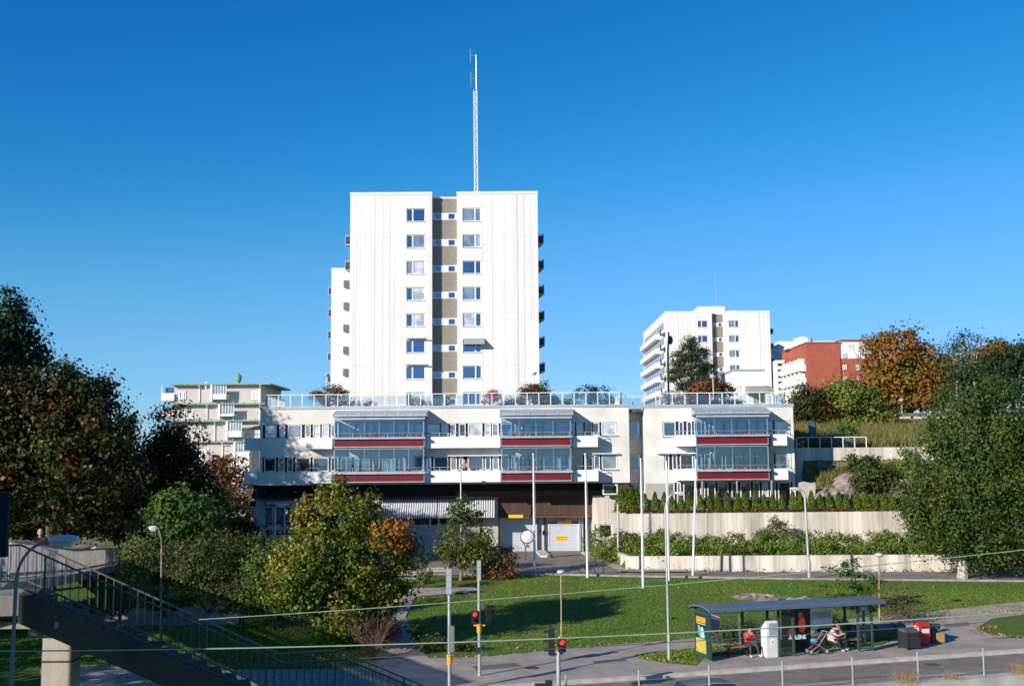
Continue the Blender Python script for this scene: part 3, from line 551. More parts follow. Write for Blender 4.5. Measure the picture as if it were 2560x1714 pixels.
b=MB(); b.box(xc(1386,YD),xc(1414,YD),YD-.03,YD-.004,zc(1351,YD),zc(1339,YD)); s_=part('door_notice',b,ylw,low,label='yellow notice on the garage door'); ORG[s_]=ORG[low]
b=MB(); 
for k in range(2): 
    zz=zc(1343+k*4.5,YD)
    for j in range(5): x=xc(1389,YD)+j*.165; b.box(x,x+.11,YD-.034,YD-.031,zz-.03,zz+.03)
part('notice_text',b,black,s_)
b=MB(); b.box(xc(1270,YG),xc(1306,YG),YG-.12,YG-.062,zc(1293,YG)-.02,zc(1287,YG)+.04); part('height_sign',b,ylw,low,label='yellow height sign over the left garage door')
b=MB(); b.obox(((xc(1390,YD)+xc(1413,YD))/2,YD-.16,zc(1305,YD)),(.75,.04,.22)); b.obox(((xc(1411,YD)+xc(1425,YD))/2,YD-.2,zc(1303,YD)),(.5,.04,.32)); b.use(1); b.box(xc(1370,YD),xc(1441,YD),YD-.13,YD-.06,zc(1309,YD),zc(1306,YD)); part('height_bar',b,[ylw,brown],low,label='yellow plates hanging over the right garage door')
for a,c in ((1339.5,1344),(1358,1362)): b=MB(); b.box(xc(a,YD),xc(c,YD),YD-.12,YD+.1,zg,zL); part('door_post',b,mat('post brown',(.12,.045,.035),.6,.2,3),low)
b=MB(); b.box(xc(1443.5,YD),xc(1449,YD),YD-.1,YD+.1,zg,zL); b.box(xc(1451,YD),xc(1455,YD),YD-.1,YD+.1,zg,zL); part('vent_panel',b,alu,low)
for px in (1347,1357):
    b=MB(); b.lathe((xc(px,YD),YD-.25,zc(1329,YD)),[(.02,-.08),(.13,-.06),(.13,.06),(.02,.08)],10,'y'); part('door_signal',b,black,low)
b=MB(); b.box(xc(1456,YD),xc(1480,YD),YD,YD+.1,zg,zL-.02); o=part('entrance_door',b,brown,low); ORG[o]=ORG[low]
b=MB(); b.box(xc(1459,YD),xc(1467,YD),YD-.02,YD-.004,zg+.3,zL-.3); b.box(xc(1470,YD),xc(1478,YD),YD-.02,YD-.004,zg+.3,zL-.3); part('door_glass',b,gD,o)
# concrete block right of the garage, with window
b=MB(); xk0,xk1=xc(1480,92),xc(1562,92); wallq(b,xk0,xk1,1.2,zc(1240,92),92.0,[(xc(1496,92),xc(1527,92),zc(1345,92),zc(1311,92)),(xk0+2.6*0+.08,xc(1489,92),zc(1345,92),zc(1311,92))],.2)
b.quad((xk0,92,1.2),(xk0,YD,1.2),(xk0,YD,zc(1240,92)),(xk0,92,zc(1240,92))); b.quad((xk0,92,zc(1240,92)),(xk1,92,zc(1240,92)),(xk1,YD,zc(1240,92)),(xk0,YD,zc(1240,92))); part('concrete_wing',b,conc,low)
window(low,xc(1496,92),xc(1527,92),zc(1345,92),zc(1311,92),92.0,((1,4),),.09); window(low,xk0+.08,xc(1489,92),zc(1345,92),zc(1311,92),92.0,((1,2),),.05)
b=MB(); b.box(xc(1504,YF),xc(1572,YF),YF+.25,YF+.4,zc(1238,YF),ZB-.02); part('board_panel',b,woodp,low); window(low,xc(1505,YF),xc(1543,YF),zc(1238,YF),zc(1212,YF),YF+.1,((1,4),),.1)
# kerb island between the garage doors
b=MB(); b.prism([gph(1339,1380,.04),gph(1362,1380,.04),gph(1376,1394,.04),gph(1352,1394,.04)],(0,0,.16)); struct('traffic_island',b,kerbm)
# ---------------------------------------------------------------- glass roof railings
def railing(pts,h,label,name='glass_railing',sp=.98,loc=None,group='glass railings'):
    P=[Vector(p) for p in pts]; o=thing(name,label,'railing',P[0],group)
    pm=MB(); gm=MB(); rm=MB()
    for a,b in zip(P,P[1:]):
        L=(b-a).length; n=max(1,round(L/sp)); d=(b-a)/n
        for i in range(n+1):
            q=a+d*i; pb=MB(); pb.obox(q+Vector((0,0,h/2)),(.07,.07,h)); part('post',pb,wframe,o)
        for i in range(n):
            q=a+d*i; e=d.normalized()*.06; g=MB(); g.quad(q+e+Vector((0,0,.1)),q+d-e+Vector((0,0,.1)),q+d-e+Vector((0,0,h-.1)),q+e+Vector((0,0,h-.1))); part('pane',g,gR,o)
        rm.beam(a+Vector((0,0,h+.03)),b+Vector((0,0,h+.03)),.09,.06)
    part('rail',rm,wframe,o); return o
yR=YF+.12; zr=ZT+.2
railing([(xc(668,93),100,zr),(xc(665),yR,zr),(xc(1110),yR,zr)],.92,'white framed glass railing on the left half of the low roof')
railing([(xc(1112),yR,zr),(xc(1555),yR,zr),(xc(1556),100,zr)],.95,'white framed glass railing on the roof in front of the tower and pink bush')
railing([(xc(1560),yR+1.5,zr-.1),(xc(1648),yR+1.5,zr-.1)],.78,'low open roof railing bridging the recess between two roof railings')
railing([(xc(1652),yR,zr-.06),(xc(1966),yR,zr-.06),(xc(1925,98),98,zr-.06)],.9,'white framed glass railing on the right end of the low roof')
pa=at(1992,1118,95.2); pb=at(2166,1118,95.2); railing([(pa.x,95.2,zt),(pb.x,95.2,zt)],at(2100,1093,95.2).z-zt,'glass railing on the hillside concrete wall',sp=.95)
# ---------------------------------------------------------------- tower block
def tower_windows(par,Y,cols,zlist,hh,panelsets,wd=None):
    for (x0,x1) in cols: pass
def tower(name,label,Y,px0,px1,pytop,zbot,lc,rc,rec,wz,pitch,nf,recd,depth,smallw,mainmats,group='white slab tower blocks'):
    """lc, rc: pixel columns of windows, rec: recess pixels; wz: (top,bottom) of first window row in pixels"""
    X_=lambda p:at(p,(wz[0]+400),Y).x; Z_=lambda p:at((px0+px1)/2,p,Y).z
    T=thing(name,label,'building',(X_((px0+px1)/2),Y,zbot),group)
    x0,x1=X_(px0),X_(px1); zt=Z_(pytop); r0,r1=X_(rec[0]),X_(rec[1]); ops=[]; rows=[]
    for k in range(nf): za,zb=Z_(wz[0]+pitch*k),Z_(wz[1]+pitch*k); rows.append((zb,za))
    for zb,za in rows:
        for c in (lc,rc): ops.append((X_(c[0]),X_(c[1]),zb,za))
    b=MB(); wallq(b,x0,r0,zbot,zt,Y,[o for o in ops if o[1]<r0],.14); wallq(b,r1,x1,zbot,zt,Y,[o for o in ops if o[0]>r1],.14)
    for x in (r0,r1): b.quad((x,Y,zbot),(x,Y+recd,zbot),(x,Y+recd,zt),(x,Y,zt))
    b.quad((x0,Y,zbot),(x0,Y+depth,zbot),(x0,Y+depth,zt),(x0,Y,zt)); b.quad((x1,Y,zbot),(x1,Y+depth,zbot),(x1,Y+depth,zt),(x1,Y,zt)); b.quad((x0,Y+depth,zbot),(x1,Y+depth,zbot),(x1,Y+depth,zt),(x0,Y+depth,zt))
    part('wall',b,plaster,T)
    b=MB(); b.box(x0+.1,x1-.1,Y+recd+.1,Y+depth-.1,zt-.25,zt-.1); part('roof',b,roofm,T)
    b=MB(); h=.28; b.box(x0-.05,r0+.03,Y-.05,Y+.35,zt,zt+h); b.box(r1-.03,x1+.05,Y-.05,Y+.35,zt,zt+h); b.box(x0-.05,x0+.3,Y+.352,Y+depth,zt,zt+h); b.box(x1-.3,x1+.05,Y+.352,Y+depth,zt,zt+h); part('parapet_cap',b,cream,T)
    yq=Y+recd; p=rows[0][1]-rows[1][1]; zs1=rows[0][1]+(rows[0][0]-rows[0][1])*.25
    b=MB(); b.box(r0+.003,r1-.003,yq,yq+.2,rows[0][1]+1.25,zt-.05); part('recess_top',b,cream,T)
    for k in range(nf+1):
        z1=rows[0][1]-.33-p*k; z0=z1-.66+.0      # window strip zone
        top=(rows[0][1]+1.24) if k==0 else z1b
        b=MB(); b.box(r0+.003,r1-.003,yq,yq+.15,z1+.0,top); part('recess_panel',b,taupe,T)
        z1b=z1-.76
        if k<nf:
            b=MB(); b.box(r0+.003,r1-.003,yq-.02,yq+.1,z1b+.003,z1-.003); o=part('window_strip',b,greyp if False else cream,T); ORG[o]=ORG[T]
            w=r1-r0
            for f0,f1 in smallw:
                g=MB(); g.use(0); a,c=r0+w*f0,r0+w*f1; g.box(a,c,yq-.06,yq-.022,z1b+.04,z1-.04); g.use(1); g.quad((a+.06,yq-.064,z1b+.1),(c-.06,yq-.064,z1b+.1),(c-.06,yq-.064,z1-.1),(a+.06,yq-.064,z1-.1)); part('small_window',g,[wframe,gA],o)
    for k,(zb,za) in enumerate(rows):
        ml,mr=mainmats(k)
        window(T,X_(lc[0]),X_(lc[1]),zb,za,Y,ml,.09); window(T,X_(rc[0]),X_(rc[1]),zb,za,Y,mr,.09)
        for c in (lc,rc):
            s=MB(); s.box(X_(c[0])-.03,X_(c[1])+.05,Y-.07,Y-.003,zb-.05,zb); part('window_sill',s,alu,T)
            s=MB(); s.box(X_(c[0])-.04,X_(c[1])+.06,Y-.012,Y-.002,za,za+.32); part('lintel_panel',s,cream,T)
            s=MB(); s.box(X_(c[0])-.04,X_(c[1])+.06,Y-.008,Y-.002,zb-1.0,zb-.08); part('apron_panel',s,cream,T)
    return T,X_,Z_,rows,x0,x1,zt
LM=[((1,1),(2.1,1)),((1,1),(2.1,3)),((1,3),(2.1,2)),((1,1),(2.1,2)),((1,1),(2.1,2)),((1,1),(2.1,1)),((1,1),(2.1,1)),((1,1),(2.1,2))]
RM=[((2.1,3),(1,3)),((2.1,3),(1,2)),((2.1,1),(1,1)),((2.1,3),(1,1)),((2.1,2),(1,1)),((2.1,1),(1,1)),((2.1,1),(1,1)),((2.1,1),(1,1))]
T,X_,Z_,rows,tx0,tx1,tzt=tower('tower_block','tall white ribbed tower block with a taupe recess and antenna mast',118,873,1348,486,5,(1015.7,1063),(1157.5,1204),(1080,1143),(520.3,553.6),65.6,8,.95,22,((.06,.38),(.62,.92)),lambda k:(LM[k%8],RM[k%8]))
def side_balconies(T,x,sgn,y0,y1,zs,w=.85,mt=None,rails=True):
    dr=mt or mat('dark railing',(.05,.055,.07),.5,.2,3); xo=x+sgn*w; xi=x+sgn*.004
    for z in zs:
        b=MB(); b.prism([(xi,y0,z),(xo,y0,z),(xi,y1,z)],(0,0,.14)); o=part('balcony',b,greyp,T); ORG[o]=ORG[T]
        r=MB(); r.beam((xo,y0+.02,z+.58),(xi,y1,z+.58),.03,.74); r.beam((xi,y0+.02,z+.58),(xo,y0+.02,z+.58),.03,.6); part('railing',r,dr,o)
        e=MB(); e.beam((xo,y0-.01,z+1.03),(xi,y1,z+1.03),.06,.06); e.beam((xi,y0-.01,z+1.03),(xo,y0-.01,z+1.03),.05,.05); e.beam((xo,y0-.02,z),(xo,y0-.02,z+1.03),.06,.06,(0,1,0)); part('handrail',e,alu,o)
pz=2.77
side_balconies(T,tx1,1,118.8,122.6,[Z_(607)-pz*k for k in range(7)],.62); side_balconies(T,tx0,-1,118.8,122.6,[Z_(607)-pz*k for k in range(2)],.62)
# awnings on the tower
greyaw=mat('grey awning',(.34,.33,.31),.8,.1,3)
zz=rows[5][1]; b=MB(); a,c=X_(1160),X_(1212); b.add([(a,117.97,zz+.1),(c,117.97,zz+.1),(c,117.1,zz-.45),(a,117.1,zz-.45),(a,117.09,zz-.62),(c,117.09,zz-.62)],[(0,1,2,3),(3,2,5,4)]); part('awning',b,greyaw,T)
for k,(a,c) in ((5,(1016,1069)),(6,(1014,1073))):
    b=MB(); b.tube([(X_(a),117.75,rows[k][1]+.12),(X_(c),117.6,rows[k][1]+.1)],.07,6); b.box(X_(a)+.2,X_(c)-.3,117.8,117.99,rows[k][1]+.08,rows[k][1]+.13); part('awning',b,greyaw,T)
# mast
ms=thing('antenna_mast','tall white lattice antenna mast with two side dipoles on the tower roof','mast',(at(1191,484,124).x,124,tzt-.1))
pB=at(1191,484,124); pT=at(1188.5,226,124); wm=.36; b=MB(); nn=26
for sx,sy in ((-1,0),(1,0),(0,1.6)):
    o_=Vector((sx*wm/2,sy*wm/2,0)); b.cyl(Vector((pB.x,124,tzt-.1))+o_,Vector((pT.x,124,pT.z))+o_,.06,n=6)
for i in range(nn):
    p=Vector((pB.x,124,tzt-.1)).lerp(Vector((pT.x,124,pT.z)),i/nn); q=Vector((pB.x,124,tzt-.1)).lerp(Vector((pT.x,124,pT.z)),(i+1)/nn); s=1 if i%2 else -1
    b.cyl(p+Vector((-s*wm/2,0,0)),q+Vector((s*wm/2,0,0)),.04,n=5); b.cyl(p+Vector((-s*wm/2,0,0)),q+Vector((0,.29,0)),.02,n=5); b.cyl(p+Vector((s*wm/2,0,0)),q+Vector((0,.29,0)),.02,n=5)
part('lattice',b,wframe,ms)
q0=at(1191,224,124); q1=at(1190,138,124); b=MB(); b.cyl(q0,q1,.05,.035,8); part('pole',b,alu,ms)
for (a,c,d,e) in ((1176,122,158,139),(1177,180,216,197)):
    b=MB(); b.cyl(at(a,c,124),at(a+.5,d,124),.028,n=6); b.cyl(at(a,e,124),at(1190,e,124),.035,n=6); part('dipole',b,alu,ms)
# rear wing on the left
Yw=139.0; Xw=lambda p:at(p,900,Yw).x; zw=at(850,674,Yw).z; wg=thing('rear_block','narrow white block peeking out behind the left edge of the tower','building',(Xw(850),Yw,5))
b=MB(); b.box(Xw(827),Xw(900),Yw,Yw+20,5,zw); part('wall',b,plaster,wg); b=MB(); b.box(Xw(827)-.05,Xw(900)+.05,Yw-.05,Yw+20.05,zw+.003,zw+.2); part('roof',b,cream,wg)
side_balconies(wg,Xw(827),-1,Yw+.8,Yw+4.6,[at(850,735,Yw).z-2.77*k for k in range(0,8)],.5)
for k in range(7): z=at(850,700,Yw).z-2.77*k; b=MB(); b.box(Xw(859),Xw(871),Yw-.5,Yw-.003,z-1,z-.1); part('front_balcony',b,mat('mid grey railing',(.12,.125,.13),.5,.2,3),wg)
# ---------------------------------------------------------------- second tower, right
mr2=lambda k:((((1,1),(1.6,1)) ,((1.6,3),(1,1)))[0:2])
T2,X2,Z2,rows2,ux0,ux1,uzt=tower('tower_block','smaller white tower block behind the pine tree with striped balcony side','' or 208,1673,1937,781,10,(1754,1779),(1832.5,1858),(1790,1820),(800.5,818),37.2,6,.95,36,((.05,.3),(.6,.9)),mr2)
T2['label']='smaller white tower block behind the dark pine tree, balconies along its left side'
# left long side: balcony bands and window bands
for k in range(6):
    zf=rows2[k][0]-.3; b=MB(); b.box(ux0-.9,ux0-.003,208+9,208+35,zf-.9,zf+.05); o=part('balcony',b,whitep,T2); 
    b=MB(); b.box(ux0-.03,ux0-.004,208+3.0,208+34,zf+.35,zf+1.7); part('window_band',b,greyp,T2)
    for j in range(9):
        y=208+4+j*3.4; b=MB(); b.quad((ux0-.034,y,zf+.5),(ux0-.034,y+1.3,zf+.5),(ux0-.034,y+1.3,zf+1.65),(ux0-.034,y,zf+1.65)); part('side_window',b,gA,T2)
    b=MB(); b.box(ux0-.8,ux0-.003,208+1.0,208+3.0,zf-.9,zf-.7); b.box(ux0-.84,ux0-.8,208+1,208+3,zf-.7,zf+.2); part('corner_balcony',b,mat('dark railing',(.05,.055,.07)),T2)
side_balconies(T2,ux1,1,208.8,213,[rows2[k][0]-1.2 for k in range(5)],.75)
b=MB(); a=at(1745,766,222); c=at(1812,766,222); b.box(a.x,c.x,222,232,uzt-.2,a.z); c2=at(1847,774,222); b.box(c.x+.003,c2.x,223,232,uzt-.2,c2.z); part('roof_room',b,cream,T2)
a=at(1790,760,226); c=at(1789,697,226); b=MB(); b.cyl(a-Vector((0,0,3)),c,.07,.04,6); b.cyl(c,c+Vector((0,0,1.6)),.1,.1,6); solo('antenna','' or b,alu,'thin rooftop antenna on the smaller right tower','antenna',(a.x,226,uzt))
# ---------------------------------------------------------------- red brick building
brick=mat('red brick',(.39,.10,.065),.9,.14,.8); lines(brick,2,.3,.05,.85); 
Yb=190.0; Xb=lambda p:at(p,900,Yb).x; Zb=lambda p:at(2080,p,Yb).z
bb=thing('brick_building','red brick building with a white upper storey and white window frames','building',(Xb(2060),Yb,12))
b=MB(); b.box(Xb(2016),Xb(2101),Yb,Yb+17,10,Zb(858)); b.use(1); xw=Xb(2101)+.003; b.box(xw,Xb(2240),Yb+.25,Yb+30,10,Zb(896)); b.use(2); b.box(xw,Xb(2240),Yb+.2,Yb+30,Zb(896)+.003,Zb(853)); part('wall',b,[brick,brick,cream],bb)
b=MB(); q1=at(1946,853,236); q2=at(2110,853,236); b.box(q1.x,q2.x,236,250,10,q1.z); part('rear_wing',b,cream,bb)
b=MB(); b.box(Xb(2016)-.1,Xb(2101)+.1,Yb-.1,Yb+17,Zb(858)+.003,Zb(858)+.25); b.box(Xb(2101)+.103,Xb(2240)+.1,Yb,Yb+30,Zb(853)+.003,Zb(853)+.3); part('roof',b,mat('red flashing',(.3,.08,.05),.7),bb)
b=MB(); b.lathe((Xb(2055),Yb+12,Zb(856)),[(3.6,0),(3.2,.6),(1.8,.9),(1.7,1.9),(.2,2.4)],14); part('roof_cowl',b,cream,bb)
for py,hh in ((882,12),(912,13),(942,9)):
    for px in (2106,2140,2174):
        window(bb,Xb(px),Xb(px+11),Zb(py+hh),Zb(py),Yb+(.05 if py<900 else .1),((1,1),(1,3)),.13,rec=-.02)
xs0=Xb(2016)
for k in range(4):
    z=at(2016,912,Yb).z-k*2.25; b=MB(); b.box(xs0-1.25,xs0-1.15,Yb+.6,Yb+16,z-1.0,z+.1); b.box(xs0-1.145,xs0-.003,Yb+.6,Yb+.7,z-1.0,z+.1); b.box(xs0-1.145,xs0-.003,Yb+.71,Yb+16,z-1.0,z-.85); part('balcony',b,whitep,bb)
    b=MB(); b.quad((xs0-.01,Yb+1,z-.8),(xs0-.01,Yb+15.5,z-.8),(xs0-.01,Yb+15.5,z+1.1),(xs0-.01,Yb+1,z+1.1)); part('side_window',b,brown,bb)
    for j in range(6): b=MB(); y=Yb+1.2+j*2.8; b.box(xs0-1.2,xs0-.02,y,y+.12,z+.105,z+1.15); part('balcony_screen',b,cream,bb)
b=MB(); q=at(1942,853,204); b.box(at(1940,900,204).x,at(1961,900,204).x,204,206.5,10,at(1950,900,204).z); b.use(1)
for k in range(9): z=at(1950,908,204).z-k*1.1; b.box(at(1944,900,204).x,at(1957,900,204).x,203.9,203.99,z-.45,z)
part('stair_tower',b,[cream,brown],bb)
# ---------------------------------------------------------------- small white house with awning
Yh=135.0; Xh=lambda p:at(p,950,Yh).x; Zh=lambda p:at(1870,p,Yh).z
sh=thing('roof_pavilion','small white flat roofed pavilion with grey canopy and wooden door','building',(Xh(1870),Yh,11.5))
b=MB(); b.box(Xh(1834),Xh(1911),Yh,Yh+8,11,Zh(927)); part('wall',b,mat('bright white',(.85,.84,.83),.7,.03),sh)
b=MB(); b.box(Xh(1834)-.1,Xh(1911)+.1,Yh-.1,Yh+8.1,Zh(927)+.003,Zh(925)+.12); part('roof',b,metal,sh)
b=MB(); b.prism([(Xh(1861),Yh-.003,Zh(964)),(Xh(1861),Yh-2.2,Zh(973)),(Xh(1861),Yh-2.2,Zh(984)),(Xh(1861),Yh-.003,Zh(984))],(Xh(1922)-Xh(1861),0,0)); part('canopy',b,greyaw,sh)
b=MB(); b.box(Xh(1882),Xh(1904),Yh-.06,Yh-.003,11.6,Zh(988)); part('door',b,mat('light wood',(.55,.36,.20),.6,.2,2),sh)
# ---------------------------------------------------------------- stepped building, far left
pink=mat('grey-pink render',(.50,.455,.43),.9,.08,.8); green=mat('green copper',(.21,.34,.25),.6,.18,2)
Yl=160.0; st=thing('stepped_building','pale stepped apartment building with green copper roof terraces','building',(at(500,1100,Yl).x,Yl,4))
tiers=[(404,652,963,1012),(404,665,1012,1054),(404,668,1054,1106),(404,668,1106,1215)]
for i,(a,c,t,bm_) in enumerate(tiers):
    y=Yl+(3-i)*2.6*0+ (3-i)*.9; Xs=lambda p,y=y:at(p,1050,y).x; Zs=lambda p,y=y:at(520,p,y).z
    zt_,zb_=Zs(t)+.0,Zs(bm_)
    w=MB(); w.box(Xs(a+30),Xs(c),y,y+14,zb_-(2 if i==3 else .4),zt_); o=part('wall',w,pink,st); ORG[o]=ORG[st]
    g=MB(); g.box(Xs(a+24),Xs(c+ (26 if i==0 else 0)),y-(.9 if i<3 else .6),y+14,zt_+.003,zt_+.22); 
    if i>0: 
        for k in range(8): x=Xs(a+40)+(Xs(c)-Xs(a+40))*k/8; g.box(x,x+.22,y-.7,y-.6,zt_+.222,zt_+.45)
    part('roof',g,green,st)
    xo=i*20
    for (p0,n_) in ((440+xo,3),(0,0)):
        if n_: window(st,Xs(p0),Xs(p0+24),zt_-2.0,zt_-.85,y-.1,((1,1),(1,1),(.5,3),(1,1)),.15,rec=-.0)
    # glazed bay
    bx0,bx1=Xs(536+xo),Xs(570+xo); w=MB(); w.box(bx0,bx1,y-1.4,y-.003,zb_+.75,zt_-1.35); w.box(bx0-.3,bx0-.003,y-1.5,y-.003,zb_+.5,zt_-.05); q=part('balcony',w,whitep,st); ORG[q]=ORG[st]
    v=MB(); v.quad((bx0,y-1.37,zt_-1.34),(bx1,y-1.37,zt_-1.34),(bx1,y-1.37,zt_-.2),(bx0,y-1.37,zt_-.2)); part('glazing',v,gC,q)
    v=MB()
    for k in range(6): x=bx0+(bx1-bx0)*k/5; v.box(x-.05,x+.05,y-1.42,y-1.375,zt_-1.34,zt_-.1)
    part('glazing_frame',v,wframe,q)
    for p in (500+xo,532+xo,652-xo*0): w=MB(); w.tube([(Xs(p),y-.9,zt_),(Xs(p-2),y-.1,zt_-.5),(Xs(p-2),y-.1,zb_+.3)],.09,6); part('downpipe',w,whitep,st)
    if i==0: window(st,Xs(627),Xs(650),zt_-2.1,zt_-.9,y-.1,((1,3),(1,3),(1,2),(1,3)),.15,rec=0)
    # end balcony
    if i<3:
        w=MB(); w.box(Xs(404),Xs(436),y-.4,y-.3,zb_+.75,zb_+1.75); w.box(Xs(404),Xs(404)+.1,y-.29,y+5,zb_+.75,zb_+1.75); w.box(Xs(404),Xs(434),y-.29,y+5,zb_+.6,zb_+.74); w.box(Xs(404),Xs(406),y-.4,y-.1,zb_+1.75,zt_); q=part('end_balcony',w,whitep,st)
        w=MB(); w.quad((Xs(406),y+1,zb_+1.2),(Xs(433),y+1,zb_+1.2),(Xs(433),y+1,zt_-.2),(Xs(406),y+1,zt_-.2)); part('side_window',w,gA,st)
b=MB(); y=Yl+4; Xs=lambda p:at(p,960,y).x; Zs=lambda p:at(580,p,y).z
b.box(Xs(556),Xs(612),y,y+6,Zs(972),Zs(962)); b.box(Xs(537),Xs(545),y,y+2,Zs(972),Zs(958)); b.box(Xs(484),Xs(497),y,y+2,Zs(970),Zs(964)); b.lathe((Xs(587),y+2,Zs(962)),[(.25,0),(.3,.5),(.5,.9),(.55,1.4),(.3,1.7),(.05,2.0)],12); part('roof_vent',b,green,st)
b=MB(); b.tube([(Xs(524),y-2,Zs(975)),(Xs(524),y-2,Zs(957)),(Xs(528),y-2,Zs(957))],.1,6); part('vent_pipe',b,whitep,st)
# ================================================================ vegetation
LM_={}
LM_['maple']=leafmat('maple leaves',[(.03,.065,.010),(.05,.10,.014),(.10,.14,.02),(.26,.21,.03),(.50,.32,.05)],.32,.42,.25,.42)
LM_['orange']=leafmat('orange leaves',[(.30,.07,.015),(.40,.14,.02),(.42,.20,.03),(.20,.17,.02)],.6,.6)
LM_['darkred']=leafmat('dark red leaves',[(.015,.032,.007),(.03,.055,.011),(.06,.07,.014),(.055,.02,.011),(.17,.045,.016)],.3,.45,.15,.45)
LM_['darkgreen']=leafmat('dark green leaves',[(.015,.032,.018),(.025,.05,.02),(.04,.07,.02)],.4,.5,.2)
LM_['light']=leafmat('light green leaves',[(.03,.07,.012),(.05,.11,.02),(.09,.15,.03),(.15,.19,.04)],.5,.55,.25)
LM_['olive']=leafmat('olive leaves',[(.03,.05,.014),(.05,.08,.02),(.085,.105,.03),(.10,.085,.03)],.5,.5,.2)
LM_['birch']=leafmat('birch leaves',[(.03,.06,.012),(.05,.095,.02),(.085,.13,.03),(.16,.15,.035)],.35,.5,.22,.5)
LM_['autumn']=leafmat('autumn orange leaves',[(.08,.11,.016),(.17,.12,.018),(.29,.11,.025),(.35,.13,.035)],.28,.45,.2)
LM_['yellowgreen']=leafmat('yellow green leaves',[(.06,.10,.016),(.13,.17,.03),(.21,.24,.045),(.27,.20,.06)],.5,.5,.25)
LM_['thuja']=leafmat('thuja needles',[(.07,.12,.014),(.13,.20,.022),(.20,.26,.03)],1.2,.6,.2)
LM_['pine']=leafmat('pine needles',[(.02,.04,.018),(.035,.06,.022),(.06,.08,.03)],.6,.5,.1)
LM_['planter']=leafmat('planter leaves',[(.055,.10,.012),(.11,.18,.024),(.19,.25,.04),(.26,.20,.05)],.35,.5,.25)
LM_['pinkred']=leafmat('pink red leaves',[(.45,.10,.10),(.60,.22,.20),(.5,.15,.12)],1,.6)
LM_['rusty']=leafmat('rusty leaves',[(.05,.06,.015),(.10,.08,.02),(.22,.08,.025),(.25,.06,.03)],.7,.55)
LM_['dry']=leafmat('dry twigs',[(.10,.07,.045),(.15,.10,.06),(.08,.09,.03)],.8,.6)
whitebark=mat('birch bark',(.62,.58,.54),.8,.3,5,.4,20,col2=(.14,.11,.10)); palebark=mat('pale bark',(.24,.18,.13),.9,.2,5)
def GZ(px,py,Y): p=at(px,py,Y); return Vector((p.x,Y,h1(p.x,Y)))
# far left trees
tree('tall_tree','tall dark green tree at the left edge of the frame above the red maple','tree',GZ(0,1300,78),[lobe(10,830,78,78,75),lobe(45,880,78,75,50),lobe(-50,900,78,110,140),lobe(25,760,78,42,38),lobe(-20,1100,78,90,150)],420,44,1.0,.26,LM_['darkgreen'],.3,'trees left of the building')
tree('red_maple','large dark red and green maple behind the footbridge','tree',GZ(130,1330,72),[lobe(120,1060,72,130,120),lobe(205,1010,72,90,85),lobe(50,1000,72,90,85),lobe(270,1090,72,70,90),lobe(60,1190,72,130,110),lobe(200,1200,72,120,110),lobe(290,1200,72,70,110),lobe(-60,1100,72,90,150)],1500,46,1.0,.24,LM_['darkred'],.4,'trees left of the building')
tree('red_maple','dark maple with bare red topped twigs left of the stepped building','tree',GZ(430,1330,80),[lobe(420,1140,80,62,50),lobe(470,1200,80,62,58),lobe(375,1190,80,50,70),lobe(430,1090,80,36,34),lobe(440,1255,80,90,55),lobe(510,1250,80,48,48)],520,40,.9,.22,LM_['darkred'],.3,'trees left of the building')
tree('red_tipped_tree','thin crowned small tree with red tips in front of the stepped building','tree',GZ(430,1250,84),[lobe(445,1030,84,55,28),lobe(395,1035,84,35,25),lobe(480,1085,84,50,35)],50,14,.7,.22,LM_['rusty'],.12,'trees left of the building',limbs=20)
tree('round_shrub','rust and green shrub below the stepped building','shrub',GZ(580,1260,105),[lobe(585,1175,105,38,36),lobe(555,1190,105,40,45),lobe(600,1240,105,40,40)],130,26,.8,.25,LM_['rusty'],.12)
tree('dark_shrub','dark shrub between the red maple and the low building corner','shrub',GZ(590,1280,100),[lobe(570,1290,100,60,40),lobe(520,1260,100,55,45)],110,26,.8,.24,LM_['darkred'],.12)
tree('light_green_tree','light green leafed tree left of the blue shop windows','tree',GZ(470,1430,70),[lobe(450,1250,70,52,38),lobe(400,1275,70,36,40),lobe(500,1285,70,52,50),lobe(430,1330,70,58,42),lobe(500,1360,70,58,42),lobe(455,1300,70,50,40)],260,36,.7,.19,LM_['light'],.16,'park trees')
for i,(px,py,Y,rx,ry,lb) in enumerate([(300,1290,84,85,60,'dark understory tree behind the footbridge end'),(150,1300,88,110,50,'dark understory tree behind the pedestrian'),(20,1290,86,90,60,'dark understory tree at the left picture edge'),(420,1320,86,90,50,'dark understory tree behind the light green tree'),(560,1330,92,80,45,'dark understory tree left of the shop windows')]):
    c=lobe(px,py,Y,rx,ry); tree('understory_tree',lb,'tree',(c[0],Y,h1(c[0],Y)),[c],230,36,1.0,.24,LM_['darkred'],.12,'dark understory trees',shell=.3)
tree('young_tree','small young tree with tiered light green leaves behind the bus shelter roof','tree',GZ(2140,1520,63),[lobe(2130,1400,63,30,10),lobe(2110,1418,63,46,9),lobe(2150,1440,63,44,10),lobe(2120,1462,63,60,11),lobe(2165,1478,63,52,10),lobe(2110,1492,63,52,9),lobe(2140,1508,63,36,9),lobe(2190,1455,63,22,8)],150,22,.34,.11,LM_['light'],.04,'park trees',shell=.1,limbs=26,flatz=.4)
tree('thin_shrub','thin twiggy olive shrub right of the young tree behind the shelter','shrub',GZ(2250,1560,60),[lobe(2250,1500,60,48,36),lobe(2225,1540,60,38,24),lobe(2280,1530,60,36,26)],110,14,.5,.09,LM_['dry'],.03,'shrubs behind the shelter',stems=5,limbs=30)
